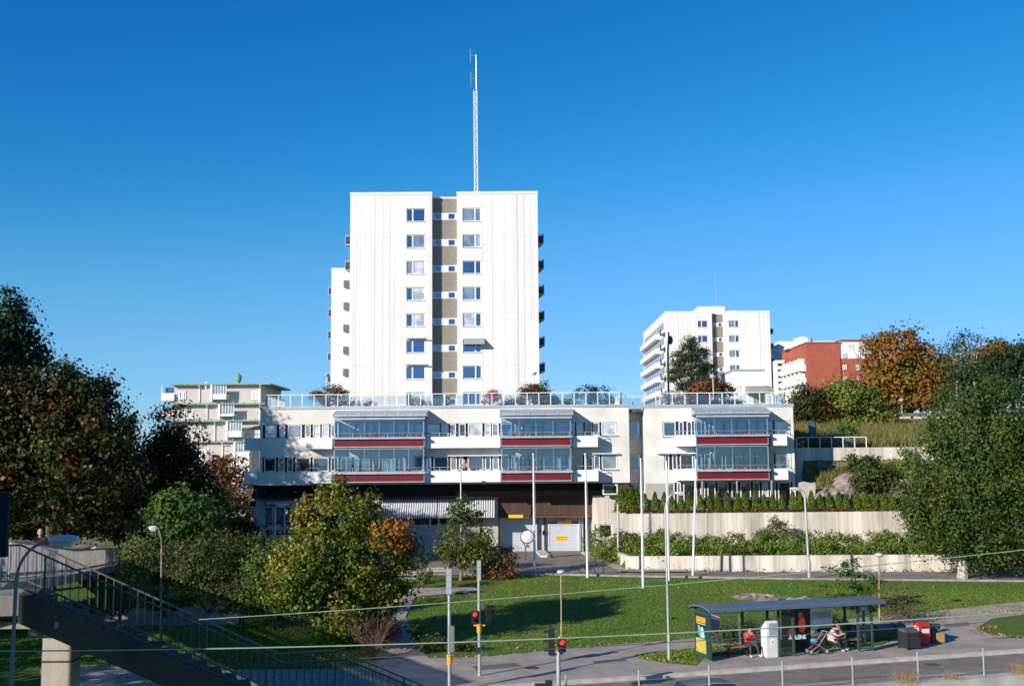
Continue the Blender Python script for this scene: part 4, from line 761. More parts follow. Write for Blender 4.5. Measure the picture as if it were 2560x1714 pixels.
tree('low_shrub','dark green shrub seen through the glass of the bus shelter','shrub',gp(1850,1600),[lobe(1850,1575,56,44,22),lobe(1800,1590,56,30,26)],90,26,.35,.1,LM_['olive'],.03,'shrubs behind the shelter',stems=3)
tree('low_shrub','rounded dark shrub behind the map board of the shelter','shrub',gp(2090,1590),[lobe(2080,1560,55.5,42,22)],60,26,.35,.1,LM_['olive'],.03,'shrubs behind the shelter',stems=3)
# bare pale tree
def bare(name,label,cat,base,H,spread,n,r,m,group=None,sub=4,lean=0):
    base=Vector(base); o=thing(name,label,cat,base,group); b=MB()
    for i in range(n):
        a=random.uniform(0,6.28); q=base+Vector((math.cos(a)*r*1.5,math.sin(a)*r*1.5,-.1)); e=base+Vector((math.cos(a)*spread*random.uniform(.3,1)+lean*H,math.sin(a)*spread*random.uniform(.3,1),H*random.uniform(.6,1)))
        mid=q.lerp(e,.5)+Vector((random.uniform(-.1,.1)*spread,random.uniform(-.1,.1)*spread,H*.06)); b.tube([q,mid,e],[r,r*.6,r*.15],5,False)
        for k in range(sub):
            t=random.uniform(.35,.9); s=q.lerp(e,t); f=s+Vector((random.uniform(-1,1)*spread*.4,random.uniform(-1,1)*spread*.4,H*random.uniform(.08,.25))); b.tube([s,f],[r*.35,r*.1],4,False)
    part('branches',b,m,o); return o
bare('bare_tree','leafless pale branched young tree beside the footbridge end','tree',GZ(338,1380,74),6.2,1.5,11,.055,palebark,'park trees',7)
# shrub masses
for i,(px,py,Y,rx,ry,nm,lb,m,n) in enumerate([
 (400,1400,66,95,60,'olive_shrub','olive shrub right of the footbridge end','olive',190),
 (520,1410,64,90,75,'olive_shrub','feathery grey green shrub below the light green tree','olive',230),
 (620,1400,66,80,70,'olive_shrub','olive shrub in front of the blue shop windows','olive',220),
 (690,1440,60,75,95,'green_shrub','dark green leafy shrub touching the left side of the yellow maple','light',260),
 (600,1480,60,70,50,'olive_shrub','low olive shrub at the shaded slope edge','olive',130),
 (345,1385,70,35,40,'green_shrub','yellow green shrub at the foot of the bare tree','yellowgreen',80),
 (720,1370,72,50,40,'green_shrub','leafy shrub behind the yellow maple on its left','maple',90)]):
    c=lobe(px,py,Y,rx,ry); tree(nm,lb,'shrub',(c[0],Y,h1(c[0],Y)),[c,(c[0]+c[3]*.4,c[1],c[2]-c[5]*.5,c[3]*.7,c[4],c[5]*.6),(c[0]-c[3]*.5,c[1],c[2]-c[5]*.4,c[3]*.6,c[4],c[5]*.6)],n,30,.6,.13,LM_[m],.07,'shrub belt',stems=3,limbs=9)
# big foreground maple
YM=54.8
tree('yellow_maple','large yellow green maple in front of the low building','tree',(at(860,1600,YM).x,YM,.02),[lobe(850,1300,YM,80,62,2.6),lobe(805,1375,YM,84,80,3.0),lobe(930,1390,YM,80,78,3.0),lobe(865,1470,YM,112,75,3.4),lobe(755,1460,YM,75,75,2.6),lobe(950,1470,YM,56,58,2.4),lobe(860,1535,YM,100,55,3.0),lobe(835,1240,YM,30,34,1.2),lobe(770,1300,YM,30,38,1.2),lobe(905,1285,YM,34,40,1.4),lobe(700,1410,YM,28,30,1.0),lobe(1003,1410,YM,20,26,.8),lobe(845,1222,YM,13,30,.5),lobe(868,1235,YM,12,28,.5),lobe(812,1245,YM,12,30,.5),lobe(925,1262,YM,14,30,.5),lobe(760,1268,YM,13,28,.5)],900,46,.6,.15,LM_['maple'],.2,'park trees',limbs=26)
tree('orange_maple','orange leafed maple crown on the right side of the yellow maple','tree',(at(915,1590,YM+.6).x,YM+.6,.02),[lobe(985,1330,YM-.8,30,26,1.2),lobe(1003,1360,YM-.8,22,24,1.0),lobe(955,1322,YM-1,20,18,.9),lobe(965,1355,YM-1.6,26,22,.6)],110,30,.5,.15,LM_['orange'],.07,'park trees',limbs=5)
tree('small_maple','small red and green tree in front of the striped awnings','tree',GZ(1151,1440,75),[lobe(1160,1330,75,52,38),lobe(1165,1280,75,38,32),lobe(1150,1380,75,62,32),lobe(1120,1375,75,36,22),lobe(1205,1345,75,28,26),lobe(1185,1390,75,40,24)],200,28,.55,.16,LM_['maple'],.11,'park trees',bark=palebark,limbs=22)
tree('rusty_shrub','rusty brown shrub beside the driveway under the small red and green tree','shrub',GZ(1245,1470,76),[lobe(1235,1440,76,48,30),lobe(1265,1420,76,30,38),lobe(1200,1450,76,35,18)],120,26,.45,.14,LM_['rusty'],.05,stems=3)
tree('dark_shrub','dark green shrub at the left garage wall','shrub',GZ(1250,1400,82),[lobe(1250,1400,82,50,32),lobe(1222,1390,82,40,30)],110,26,.5,.16,LM_['darkgreen'],.06,stems=3)
tree('low_shrub','small green shrub behind the grey back of a traffic sign','shrub',(at(1095,1600,55).x,55,.0),[lobe(1110,1615,54,45,18),lobe(1160,1618,54,30,15),lobe(1085,1600,54,22,18)],60,24,.3,.1,LM_['olive'],.03,stems=3)
tree('low_shrub','low green shrub under the yellow maple beside the waste bin path','shrub',(at(1045,1400,70).x,70,h1(-5,70)),[lobe(1045,1405,70,30,16),lobe(1060,1440,68,16,12)],40,24,.3,.12,LM_['olive'],.03,stems=3)
bare('bare_shrub','leafless reddish twig shrub at the foot of the yellow maple','shrub',(at(930,1610,51.6).x,51.6,.02),2.3,1.5,26,.022,mat('red twigs',(.16,.09,.07),.9,.3,4),None,6)
tree('red_leafed_shrub','low dull red leafed shrub beside the path under the yellow maple','shrub',(at(960,1600,54.5).x,54.5,.02),[lobe(975,1580,54.5,32,18),lobe(930,1590,54.5,40,14)],70,20,.4,.09,leafmat('dull red leaves',[(.10,.045,.035),(.16,.07,.05),(.12,.09,.05)],.8,.6),.03,stems=3)
for i,(x_,y_,lb) in enumerate(((-34.5,44,'unseen leafy tree added for shade beyond the left picture edge beside the bridge'),(-29,37,'unseen leafy tree added for shade beyond the left picture edge near the platform'),(-40,51,'unseen leafy tree added for shade farthest beyond the left picture edge'))):
    tree('unseen_tree',lb,'tree',(x_,y_,-.05),[(x_,y_,6.5,4.6,4.6,3.6),(x_+1.5,y_-1,4.5,3.4,3.4,2.4)],170,34,1.1,.3,LM_['darkgreen'],.25,'park trees')  # out-of-view trees added to shade the ground at lower left
tree('tall_tree','unseen tall tree added beyond the left picture edge to shade the low building','tree',(-38.5,71,.9),[(-38.5,71,14,6,6,5.5),(-36,72,10,5,5,4.5),(-41,70,10,5.5,5.5,4.5)],420,44,1.0,.26,LM_['darkgreen'],.35,'trees left of the building')  # out-of-view tree added to shade the left part of the facade
tree('low_shrub','low dark bush between the footpath and the lawn edge','shrub',(at(1040,1585,55).x,55,.02),[lobe(1040,1580,55,20,22,.6),lobe(1062,1612,54,22,14,.6)],50,24,.35,.1,LM_['olive'],.03,stems=3)
# undergrowth under the bridge, left foreground
for px,py,Y,rx,ry,lb in ((300,1490,62,60,40,'dark green bush seen through the stair railing'),(420,1500,63,55,30,'bush on the shaded slope behind the stair railing'),(60,1545,60,80,22,'low leafy bush left of the concrete stair pier'),(235,1520,58,45,22,'bright green bush behind the top stairs')):
    c=lobe(px,py,Y,rx,ry); tree('green_shrub',lb,'shrub',(c[0],Y,h1(c[0],Y)),[c],70,26,.4,.13,LM_['light'],.04,'bushes under the footbridge',stems=3)
# right: planter shrubs in front of the high wall (irregular belt)
k=0
wob=[('tall',1.0)]
names=['bright green shrub at the left end of the planter','round green shrub right of the grey planter post','shrub between the two middle flagpoles','olive topped shrub behind the fourth flagpole','shrub with yellow tips in the long planter','leafy shrub left of the curved street lamp','shrub behind the curved street lamp','green shrub right of the curved street lamp','shrub with thin feathery shoots in the planter','broad green shrub above the small young tree','planter shrub left of the high wall end','shrub under the right end of the high wall','dark green shrub beside the big birch crown']
for px in range(1510,2370,66):
    Y=83.5 if px>1600 else 86.5; top=1338 if px>1560 else 1330; c=lobe(px+rng.integers(-8,8),1366 if px>1540 else 1358,Y,44,29+rng.integers(-9,14),1.6)
    c2=lobe(px+10,1378,80.8 if px>1600 else 84.5,40,24,1.2)
    tree('planter_shrub',names[k%13],'shrub',(c[0],Y,2.0),[c,c2],150,32,.42,.13,LM_['planter'],.04,'planter shrubs',stems=3,limbs=6); k+=1
tree('reddish_shrub','reddish thin shrub rising against the high concrete wall','shrub',GZ(1945,1350,86),[lobe(1948,1322,86,32,24),lobe(1935,1305,86,14,16)],60,20,.45,.12,LM_['rusty'],.03,stems=3)
# small weeds at the wall feet
C=[]
for px in list(range(1560,2560,7)):
    if rng.random()<.45: p=at(px,1434,77.0); x=p.x; y=float(np.interp(x,WALLX,WALLY))-.12; C+= [(x+rng.normal()*.15,y+rng.normal()*.07,h1(x,y-.6)+abs(rng.normal())*.12+.03) for _ in range(14)]
me=leafmesh('wall_foot_weeds',np.array(C),.09,LM_['olive'],(0,0,0)); put(bpy.data.objects.new('wall_foot_weeds',me),None,dict(kind='stuff',label='small weeds along the foot of the low concrete wall',category='weeds'))
# conifers on the high wall
vars_=[]
for v in range(4):
    H=1.0; n=1500; t=rng.random(n)**.75; rr=(.30*(1-t)**.75+.03)*(.75+.35*rng.random(n)); a=rng.random(n)*6.283
    C=np.stack([rr*np.cos(a),rr*np.sin(a),t*H*.97+.02],1); vars_.append(leafmesh('foliage',C,.075,LM_['thuja'],(0,0,0),.2,.45,outc=(0,0,.3)))
tm=MB(); tm.cyl((0,0,-.05),(0,0,.8),.035,.01,6); tme=meshof('stem',tm,BARK,(0,0,0))
pxs=[1553,1566,1578,1590]+[p+rng.integers(-3,4) for p in range(1612,2236,23)]
for i,px in enumerate(pxs):
    Yc=88.9+.25*rng.random(); hgt_=(1.95 if i<4 else 1.28+.38*rng.random()); 
    base=Vector((at(px,1270,Yc).x,Yc,4.68)); lb='clump of bright green conifers at the left end of the high wall' if i<4 else 'small pointed conifer in the row on top of the high wall'
    o=thing('conifer_shrub',lb,'conifer',(0,0,0),'bright conifers at the wall end' if i<4 else 'row of pointed conifers'); o.location=base; o.scale=(1.15+.25*rng.random() if i>=4 else 1.9,)*2+(hgt_,); o.rotation_euler.z=rng.random()*6
    q=bpy.data.objects.new('foliage',vars_[i%4]); put(q,o); q=bpy.data.objects.new('stem',tme); put(q,o)
C=np.stack([rng.uniform(at(1550,1270,88.6).x,at(2275,1270,88.6).x,3500),rng.uniform(88.3,89.2,3500),4.72+np.abs(rng.normal(0,.12,3500))],1)
put(bpy.data.objects.new('ground_cover',leafmesh('ground_cover',C,.12,LM_['rusty'],(0,0,0))),None,dict(kind='stuff',label='yellow and red ground cover between the small conifers',category='ground cover'))
# big birch
tree('birch_tree','huge dark green birch with white trunk at the right edge','tree',GZ(2405,1455,74),[lobe(2420,1080,74,95,110),lobe(2500,1040,74,90,100),lobe(2370,1170,74,100,100),lobe(2490,1180,74,120,110),lobe(2340,1270,74,80,80),lobe(2430,1300,74,120,90),lobe(2530,1300,74,80,110),lobe(2350,1100,74,50,60),lobe(2600,1150,74,90,170),lobe(2310,1340,74,48,40),lobe(2470,1370,74,80,40),lobe(2540,1390,74,50,45)],1500,44,.85,.17,LM_['birch'],.3,'large trees on the right',bark=whitebark,flat=-.1,limbs=30,shell=.35,flatz=1.1)
tree('hilltop_tree','dark green trees top right behind the birch','tree',GZ(2540,1000,110),[lobe(2540,930,110,80,65),lobe(2470,950,110,70,60),lobe(2600,900,110,60,60)],280,34,1.2,.3,LM_['darkgreen'],.3,'hilltop trees')
tree('hilltop_tree','orange tinged hilltop tree between the thin bare tree and the frame edge','tree',GZ(2470,1000,125),[lobe(2480,895,125,50,35),lobe(2520,910,125,60,45),lobe(2430,920,125,40,40)],170,30,1.3,.32,LM_['autumn'],.3,'hilltop trees')
tree('hilltop_pine','small dark pine crown on the far skyline at the right','tree',GZ(2500,900,150),[lobe(2498,868,150,24,16),lobe(2515,885,150,18,14)],70,28,1.0,.28,LM_['pine'],.25,'hilltop trees')
tree('orange_tree','large orange and green autumn tree right of the brick building','tree',GZ(2275,1050,125),[lobe(2240,890,125,78,70),lobe(2300,930,125,75,62),lobe(2210,960,125,62,62),lobe(2270,970,125,90,50),lobe(2330,960,125,50,60),lobe(2240,1000,125,75,28),lobe(2320,1000,125,50,22)],620,40,1.35,.34,LM_['autumn'],.4,'hilltop trees',limbs=24,bark=palebark)
tree('thin_tree','thin crowned grey twigged tree against the sky right of the orange tree','tree',GZ(2400,1040,118),[lobe(2425,870,118,42,38),lobe(2385,905,118,38,45),lobe(2420,945,118,50,45),lobe(2400,1000,118,45,45)],210,16,1.2,.22,LM_['olive'],.22,'hilltop trees',bark=whitebark,limbs=46,stems=3)
tree('yellow_green_tree','yellow green tree in front of the brick building','tree',GZ(2150,1080,112),[lobe(2130,1010,112,58,48),lobe(2190,1030,112,50,45),lobe(2100,980,112,45,35),lobe(2150,1065,112,58,35),lobe(2215,1060,112,38,38),lobe(2110,1080,112,34,38)],420,34,1.0,.24,LM_['yellowgreen'],.22,'hillside trees')
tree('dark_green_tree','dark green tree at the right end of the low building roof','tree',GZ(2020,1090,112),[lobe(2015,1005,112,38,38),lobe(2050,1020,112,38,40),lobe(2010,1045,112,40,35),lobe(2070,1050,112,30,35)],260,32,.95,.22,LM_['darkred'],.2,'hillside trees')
tree('hillside_bush','round green bush with dark shade on the slope under the concrete wall','shrub',GZ(2180,1240,91),[lobe(2183,1190,91,44,42),lobe(2165,1165,91,26,22),lobe(2205,1200,91,32,30)],210,34,.6,.18,LM_['olive'],.1,'hillside shrubs',limbs=12)
tree('hillside_bush','small thin bush in front of the long concrete wall','shrub',GZ(2135,1190,93.5),[lobe(2135,1160,93.5,18,22)],30,22,.45,.17,LM_['olive'],.05,'hillside shrubs')
tree('hillside_bush','pale feathery bush hiding the right end of the concrete wall','shrub',GZ(2265,1200,92.5),[lobe(2268,1150,92.5,30,26),lobe(2290,1200,92,40,40),lobe(2240,1175,93,30,20)],170,28,.6,.17,LM_['yellowgreen'],.06,'hillside shrubs')
tree('hillside_bush','green bush beside the right end of the high wall','shrub',GZ(2310,1300,87.5),[lobe(2300,1265,87.5,40,55),lobe(2325,1320,86,45,40)],210,30,.6,.17,LM_['olive'],.06,'hillside shrubs')
tree('hillside_bush','bush above the low end of the glass terrace railing','shrub',GZ(2110,1110,100),[lobe(2112,1085,100,26,20)],50,26,.5,.18,LM_['light'],.05,'hillside shrubs')
# tall grass on the slope above the long wall and below it
def tuft(n,box,H,m,name,label,w=.05):
    x=rng.uniform(box[0],box[1],n); y=rng.uniform(box[2],box[3],n); z=hgt(x,y); hh=H*(.5+.8*rng.random(n))*(.6+.8*(np.sin(x*1.7+y*.9)+np.sin(x*.6-y*1.3)+2)/4); dx=rng.normal(size=n)*.3*hh; dy=rng.normal(size=n)*.2*hh
    a=rng.random(n)*3.14; wx=np.cos(a)*w; wy=np.sin(a)*w
    Vv=np.stack([np.stack([x-wx,y-wy,z-.03],1),np.stack([x+wx,y+wy,z-.03],1),np.stack([x+dx,y+dy,z+hh],1)],1).reshape(-1,3)
    me=bpy.data.meshes.new(name); me.vertices.add(3*n); me.vertices.foreach_set('co',Vv.ravel().astype(np.float32)); me.loops.add(3*n); me.loops.foreach_set('vertex_index',np.arange(3*n,dtype=np.int32)); me.polygons.add(n); me.polygons.foreach_set('loop_start',np.arange(0,3*n,3,dtype=np.int32)); me.polygons.foreach_set('loop_total',np.full(n,3,dtype=np.int32)); me.materials.append(m); me.update(calc_edges=True)
    put(bpy.data.objects.new(name,me),None,dict(kind='stuff',label=label,category='grass'))
dryg=leafmat('dry grass',[(.15,.14,.04),(.24,.20,.07),(.11,.15,.03),(.28,.20,.09)],.3,.5,.2)
tuft(26000,(25,50,95.6,112),.75,dryg,'rough_grass','rough olive and brown grass on the upper slope')
tuft(12000,(25,44,89.5,94.6),.45,dryg,'rough_grass','dry grass patches on the slope below the concrete wall')
lawn=leafmat('lawn blades',[(.08,.15,.016),(.12,.21,.022),(.19,.26,.035),(.28,.24,.07)],.16,.2,.2)
# lawn blades on the main lawn (between cycle path and service road)
def inpoly(x,y,P):
    c=np.zeros(len(x),bool); n=len(P)
    for i in range(n):
        x1,y1=P[i]; x2,y2=P[(i+1)%n]; cond=((y1>y)!=(y2>y))&(x<(x2-x1)*(y-y1)/((y2-y1) or 1e-9)+x1); c^=cond
    return c
LP=[tuple(gph(a,c).xy) for a,c in [(1035,1500),(1150,1492),(1215,1482),(1290,1441),(1560,1446),(2000,1452),(2700,1459),(2700,1512),(2560,1524),(2265,1549),(2130,1557),(1745,1594),(1600,1603),(1384,1621),(1230,1637),(1080,1641),(1050,1610),(1030,1560)]]
x=rng.uniform(-8,40,150000); y=rng.uniform(48,78,150000); k_=inpoly(x,y,LP); x,y=x[k_],y[k_]
def blades(x,y,H,w,m,name,label):
    n=len(x); z=hgt(x,y)+.0; hh=H*(.4+.9*rng.random(n)); a=rng.random(n)*3.14; wx=np.cos(a)*w; wy=np.sin(a)*w; dx=rng.normal(size=n)*.5*hh; dy=rng.normal(size=n)*.5*hh
    Vv=np.stack([np.stack([x-wx,y-wy,z],1),np.stack([x+wx,y+wy,z],1),np.stack([x+dx,y+dy,z+hh],1)],1).reshape(-1,3)
    me=bpy.data.meshes.new(name); me.vertices.add(3*n); me.vertices.foreach_set('co',Vv.ravel().astype(np.float32)); me.loops.add(3*n); me.loops.foreach_set('vertex_index',np.arange(3*n,dtype=np.int32)); me.polygons.add(n); me.polygons.foreach_set('loop_start',np.arange(0,3*n,3,dtype=np.int32)); me.polygons.foreach_set('loop_total',np.full(n,3,dtype=np.int32)); me.materials.append(m); me.update(calc_edges=True)
    put(bpy.data.objects.new(name,me),None,dict(kind='stuff',label=label,category='grass'))
blades(x,y,.05,.025,lawn,'lawn_grass','short green grass of the large lawn')
x2=rng.uniform(5,34,60000); y2=rng.uniform(47,63,60000); k2=inpoly(x2,y2,[tuple(p.xy) for p in isl])|inpoly(x2,y2,[tuple(gp(a,c).xy) for a,c in [(2440,1578),(2480,1560),(2600,1548),(2760,1542),(2760,1592),(2560,1594),(2480,1590)]])
n2=int(k2.sum()); zz_=hgt; hgt_save=hgt
hgt=lambda a,c:np.full(np.shape(a),.03)
blades(x2[k2],y2[k2],.07,.03,lawn,'verge_grass','short grass on the verge and island beside the bus shelter'); hgt=hgt_save
# fallen leaves
fall=leafmat('fallen leaves',[(.45,.33,.08),(.5,.25,.05),(.35,.15,.05),(.6,.5,.25)],1,.8,.1)
def fallen(x,y,name,label,dz=.05,s=.10):
    C=np.stack([x,y,hgt(x,y)+dz],1); put(bpy.data.objects.new(name,leafmesh(name,C,s,fall,(0,0,0),2.5)),None,dict(kind='stuff',label=label,category='fallen leaves'))
sel=rng.random(len(x))<.006; e1=np.array([gp(a,c).xy for a,c in zip(rng.uniform(1080,1600,500),rng.uniform(0,1,500)*0)]) if 0 else None
fallen(x[sel],y[sel],'fallen_leaves','yellow fallen leaves scattered over the large lawn')
EX=[];EY=[]
for (a,c),(a2,c2),n_,w in [((1080,1645),(1230,1640),90,.35),((1230,1640),(1384,1624),80,.35),((1384,1624),(1600,1606),80,.3),((2265,1552),(2560,1527),500,.35),((2440,1580),(2480,1562),120,.25),((2440,1580),(2560,1594),150,.3),((1600,1646),(1740,1662),120,.2),((1025,1500),(1180,1487),160,.4)]:
    p,q=gph(a,c),gph(a2,c2); t=rng.random(n_); EX+=list(p.x+(q.x-p.x)*t+rng.normal(size=n_)*w); EY+=list(p.y+(q.y-p.y)*t+rng.normal(size=n_)*w)
fallen(np.array(EX),np.array(EY),'fallen_leaves','brown and yellow leaves along the edges of the paths',.05,.09)
x=rng.uniform(-17,-5,2500); y=rng.uniform(42,60,2500); fallen(x,y,'fallen_leaves','yellow leaves on the shaded grass by the stairs')
x=rng.uniform(-26,-6,60000); y=rng.uniform(50,62,60000); k_=(y<58.0)|(x>-9); blades(x,y,.07,.022,lawn,'lawn_grass','grass strips under the footbridge')
# pine and roof garden plants
tree('pine_tree','dark pine with layered crown in front of the smaller white tower','tree',GZ(1723,1010,122),[lobe(1722,862,122,26,20),lobe(1745,885,122,28,18),lobe(1705,895,122,28,18),lobe(1690,920,122,24,16),lobe(1762,912,122,26,16),lobe(1725,925,122,46,18),lobe(1770,935,122,26,12),lobe(1682,945,122,24,10),lobe(1735,955,122,40,12),lobe(1755,950,122,34,10),lobe(1700,968,122,22,9)],300,66,.75,.19,LM_['pine'],.28,shell=.2,flatz=.45,limbs=26,aspect=.35)
tree('autumn_shrub','orange and green shrub behind the right roof railing under the pine','shrub',GZ(1790,1010,112),[lobe(1765,970,112,32,22),lobe(1800,975,112,34,18),lobe(1740,985,112,20,14)],150,30,.6,.2,LM_['rusty'],.08)
zr_=ZT-.2
def roofplant(nm,lb,L,Y,n,per,cr,leaf,m,tr=.05,**k):
    L=[lobe(a,c,Y,rx,ry) for a,c,rx,ry in L]; tree(nm,lb,'shrub',(L[0][0],Y,zr_),L,n,per,cr,leaf,LM_[m],tr,'roof garden plants',**k)
roofplant('roof_shrub','olive and rusty shrub on the roof at the tower left corner',[(820,985,38,18),(850,978,22,18),(795,992,22,12),(835,1005,34,12)],96,110,28,.45,.13,'rusty')
roofplant('pink_bush','pink red leafed bush on the roof against the white tower',[(1228,995,22,16),(1232,985,14,10)],95,60,30,.3,.11,'pinkred')
roofplant('roof_shrub','rust red and green shrub on the roof below the tower right edge',[(1335,985,38,20),(1350,972,24,14),(1315,992,22,18),(1360,1000,28,14)],96,170,30,.45,.13,'rusty')
roofplant('roof_shrub','green shrub low on the roof right of the rust red one',[(1400,1008,30,10),(1380,1000,15,10)],97,50,26,.4,.13,'olive')
roofplant('roof_tree','thin twigged grey green small tree on the roof right of the tower',[(1470,985,34,22),(1505,985,30,24),(1440,1000,22,14),(1500,1005,40,12)],97,130,20,.5,.13,'darkgreen',limbs=24,stems=3)
roofplant('roof_shrub','low green plants behind the left part of the tower base',[(900,1012,26,6),(930,1010,14,8),(870,1010,14,8)],96,30,22,.3,.12,'light')
roofplant('roof_shrub','pale green plants under the tower window behind the glass',[(1040,1005,24,12),(1070,1012,20,7)],96,35,22,.35,.12,'yellowgreen')
roofplant('roof_shrub','dark red leafed plant in front of the taupe recess',[(1120,1003,14,14),(1110,1012,18,6)],96,26,18,.3,.12,'darkred')
roofplant('roof_shrub','grey green plants between the pink bush and rust red shrub',[(1275,1005,18,12),(1260,1012,20,7)],96,35,22,.35,.12,'olive')
roofplant('roof_hedge','dark green hedge behind the right roof railing',[(1720,1008,30,9),(1770,1006,34,10),(1820,1008,30,9)],97,130,28,.4,.12,'darkgreen')
roofplant('roof_tree','thin leafed small tree at the left end of the right roof railing',[(1690,990,26,18),(1680,1005,30,10)],98,50,18,.45,.12,'olive',limbs=16)
# ================================================================ footbridge and stairs
Uu=Vector((U.x,U.y,0)); Vu=Vector((V.x,V.y,0)); ZU=Vector((0,0,1))
bconc=mat('bridge concrete',(.30,.27,.23),.9,.25,1,.3,14,streak=True); slatm=mat('weathered slats',(.55,.50,.45),.8,.25,3); railm=mat('rail paint',(.20,.21,.21),.5,.25,6); brownr=mat('rusty rail',(.11,.06,.045),.6,.3,5); galv=mat('galvanised steel',(.46,.49,.50),.45,.15,2,metal=.4)
BP=[Vector((-32,4,6.7)),Vector((-20,15,6.6)),Vector((-10.9,24.2,6.3)),Vector((-15.1,34,5.45)),Vector((-22.8,59,3.2)),Vector((-31,91,.9)),Vector((-32,96,.8))]
br=thing('footbridge','long ramped footbridge with grey slatted parapets at the left','footbridge',(BP[3].x,BP[3].y,0))
def offs(P,d):
    out=[]
    for i,p in enumerate(P):
        t=(P[min(i+1,len(P)-1)]-P[max(i-1,0)]); t.z=0; t.normalize(); out.append(p+Vector((-t.y,t.x,0))*d)
    return out
def interp_line(P,step):
    out=[]; carry=0
    for a,b in zip(P,P[1:]):
        L=(b-a).length; s=carry
        while s<L: out.append((a.lerp(b,s/L),(b-a).normalized())); s+=step
        carry=s-L
    return out
PLf=offs(BP,3.2)
b=MB()
for i in range(len(BP)-1):
    a,c,d,e=BP[i],BP[i+1],PLf[i+1],PLf[i]; h_=Vector((0,0,.42)); b.add([a,c,d,e,a-h_,c-h_,d-h_,e-h_],[(0,1,2,3),(7,6,5,4),(0,4,5,1),(2,6,7,3),(0,3,7,4),(1,5,6,2)])
part('deck',b,bconc,br)
for P,lb in ((BP[3:],None),(offs(BP,3.15),None),(BP[:3],None)):
    base=P is not None; Q=interp_line(P,.12 if (P[0]==BP[3]) else .5); near=0; rest=MB(); sm=None
    b=MB()
    for p,q in zip(P,P[1:]): b.beam(p+ZU*1.22,q+ZU*1.22,.09,.06); b.beam(p+ZU*.22,q+ZU*.22,.07,.09)
    o=part('parapet',b,railm,br); ORG[o]=ORG[br]
    vis=P is not None and P[0]==BP[3]
    for k,(p,d) in enumerate(Q):
        s=MB() if (vis and k<100) else rest
        s.obox(p+ZU*.66,(.05,.10,1.12),math.atan2(d.y,d.x))
        if s is not rest: part('slat',s,slatm,o)
    part('slats',rest,slatm,o,kind='stuff')
for t,w in ((.35,1.2),(.62,1.2)):
    pass
b=MB()
for i in (4,): 
    p=(BP[i]+PLf[i])/2; b.obox((p.x,p.y,1.35),(1.0,.5,2.9),.3)
p=(BP[3]+PLf[3])/2; b2=MB(); b2.obox((p.x-.3,p.y+.5,2.5),(1.2,.5,5.1),.3); part('pier',b,bconc,br); part('pier',b2,bconc,br)
# stairs
N0=at(866,1649,25); zr0=N0.z; Fq=gp(866,1622,zr0); wd=(Fq-N0).dot(Vu)
sN=lambda px,py:(lambda q:((q-N0).dot(Uu),q.z))(onv(px,py,N0,U))
(sA,zA),(sB,zB),(sC,zC)=sN(229,1441),sN(710,1657),(0,zr0); zC=(zB+zC)/2; slope=(zB-zA)/(sB-sA)
(sD,zD)=sN(1025,1714); slope2=(zD-zC)/(sD-sC)
RH=1.0; zl=zC-RH; topz=6.32; s_top=sB-(topz-zl)/(-slope); s_top=sB+(topz-zl)/slope
st_=thing('staircase','concrete staircase with steel railings descending from the footbridge','staircase',(N0.x,N0.y,zl-3))
def fl(poly,nm,m=bconc):
    b=MB(); b.prism([N0-ZU*N0.z+Uu*s+ZU*z for s,z in poly],Vu*wd); return part(nm,b,m,st_)
def saw(s0,z0,s1,z1,th):
    n=max(3,round((s1-s0)/.31)); r=(s1-s0)/n; q=(z1-z0)/n; P=[(s0,z0)]
    for i in range(n): P+= [(s0+r*(i+1),z0+q*i),(s0+r*(i+1),z0+q*(i+1))]
    return P+[(s1,z1-th),(s0,z0-th)]
# treads stop short of the landing ends so no faces coincide
stairm=mat('shade darkened concrete',(.075,.062,.052),.9,.3,1.2,.3,14)  # shade on the stairs is put into this dark base colour
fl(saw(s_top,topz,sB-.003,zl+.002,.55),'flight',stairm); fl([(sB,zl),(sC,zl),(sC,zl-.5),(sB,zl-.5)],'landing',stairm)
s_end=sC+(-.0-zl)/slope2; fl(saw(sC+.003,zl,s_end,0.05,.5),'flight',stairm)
fl([(s_top-3.4,topz),(s_top-.003,topz),(s_top-.003,topz-.4),(s_top-3.4,topz-.4)],'landing')
def rail(off,sT,railm):
    f=lambda s: topz if s<s_top else (topz+(s-s_top)*slope if s<sB else (zl if s<sC else zl+(s-sC)*slope2))
    Bp=N0-ZU*N0.z+Vu*off; pts=[sT,s_top,sB,sC,s_end-.2]
    b=MB()
    for a,c in zip(pts,pts[1:]): b.beam(Bp+Uu*a+ZU*(f(a)+RH),Bp+Uu*c+ZU*(f(c)+RH),.04,.035); b.beam(Bp+Uu*a+ZU*(f(a)+.16),Bp+Uu*c+ZU*(f(c)+.16),.03,.035)
    o=part('railing',b,railm,st_); ORG[o]=ORG[st_]; n=int((pts[-1]-pts[0])/.165)
    for k in range(n):
        s=pts[0]+.165*k; big=k%9==0; b=MB(); z=f(s); b.obox(Bp+Uu*s+ZU*(z+(.5 if big else .58)),(.016 if not big else .035,.014 if not big else .035,(1.0 if big else .82)),UA)
        if s>-7.6 : part('baluster',b,railm,o)
rail(.06,s_top-2.5,mat('shaded rail paint',(.045,.043,.042),.5,.3,6)); rail(wd-.06,s_top-2.2,mat('sunlit rail paint',(.16,.15,.14),.5,.3,6))  # near rail coloured as shaded, far rail as sunlit
pc=at(150,1650,24.0); b=MB(); xa_,xb_=at(117,1650,24).x,at(190,1650,24).x; yy=23.75
zq=at(118,1580,24).z; zq2=at(190,1605,24).z; xm=at(140,1590,24).x
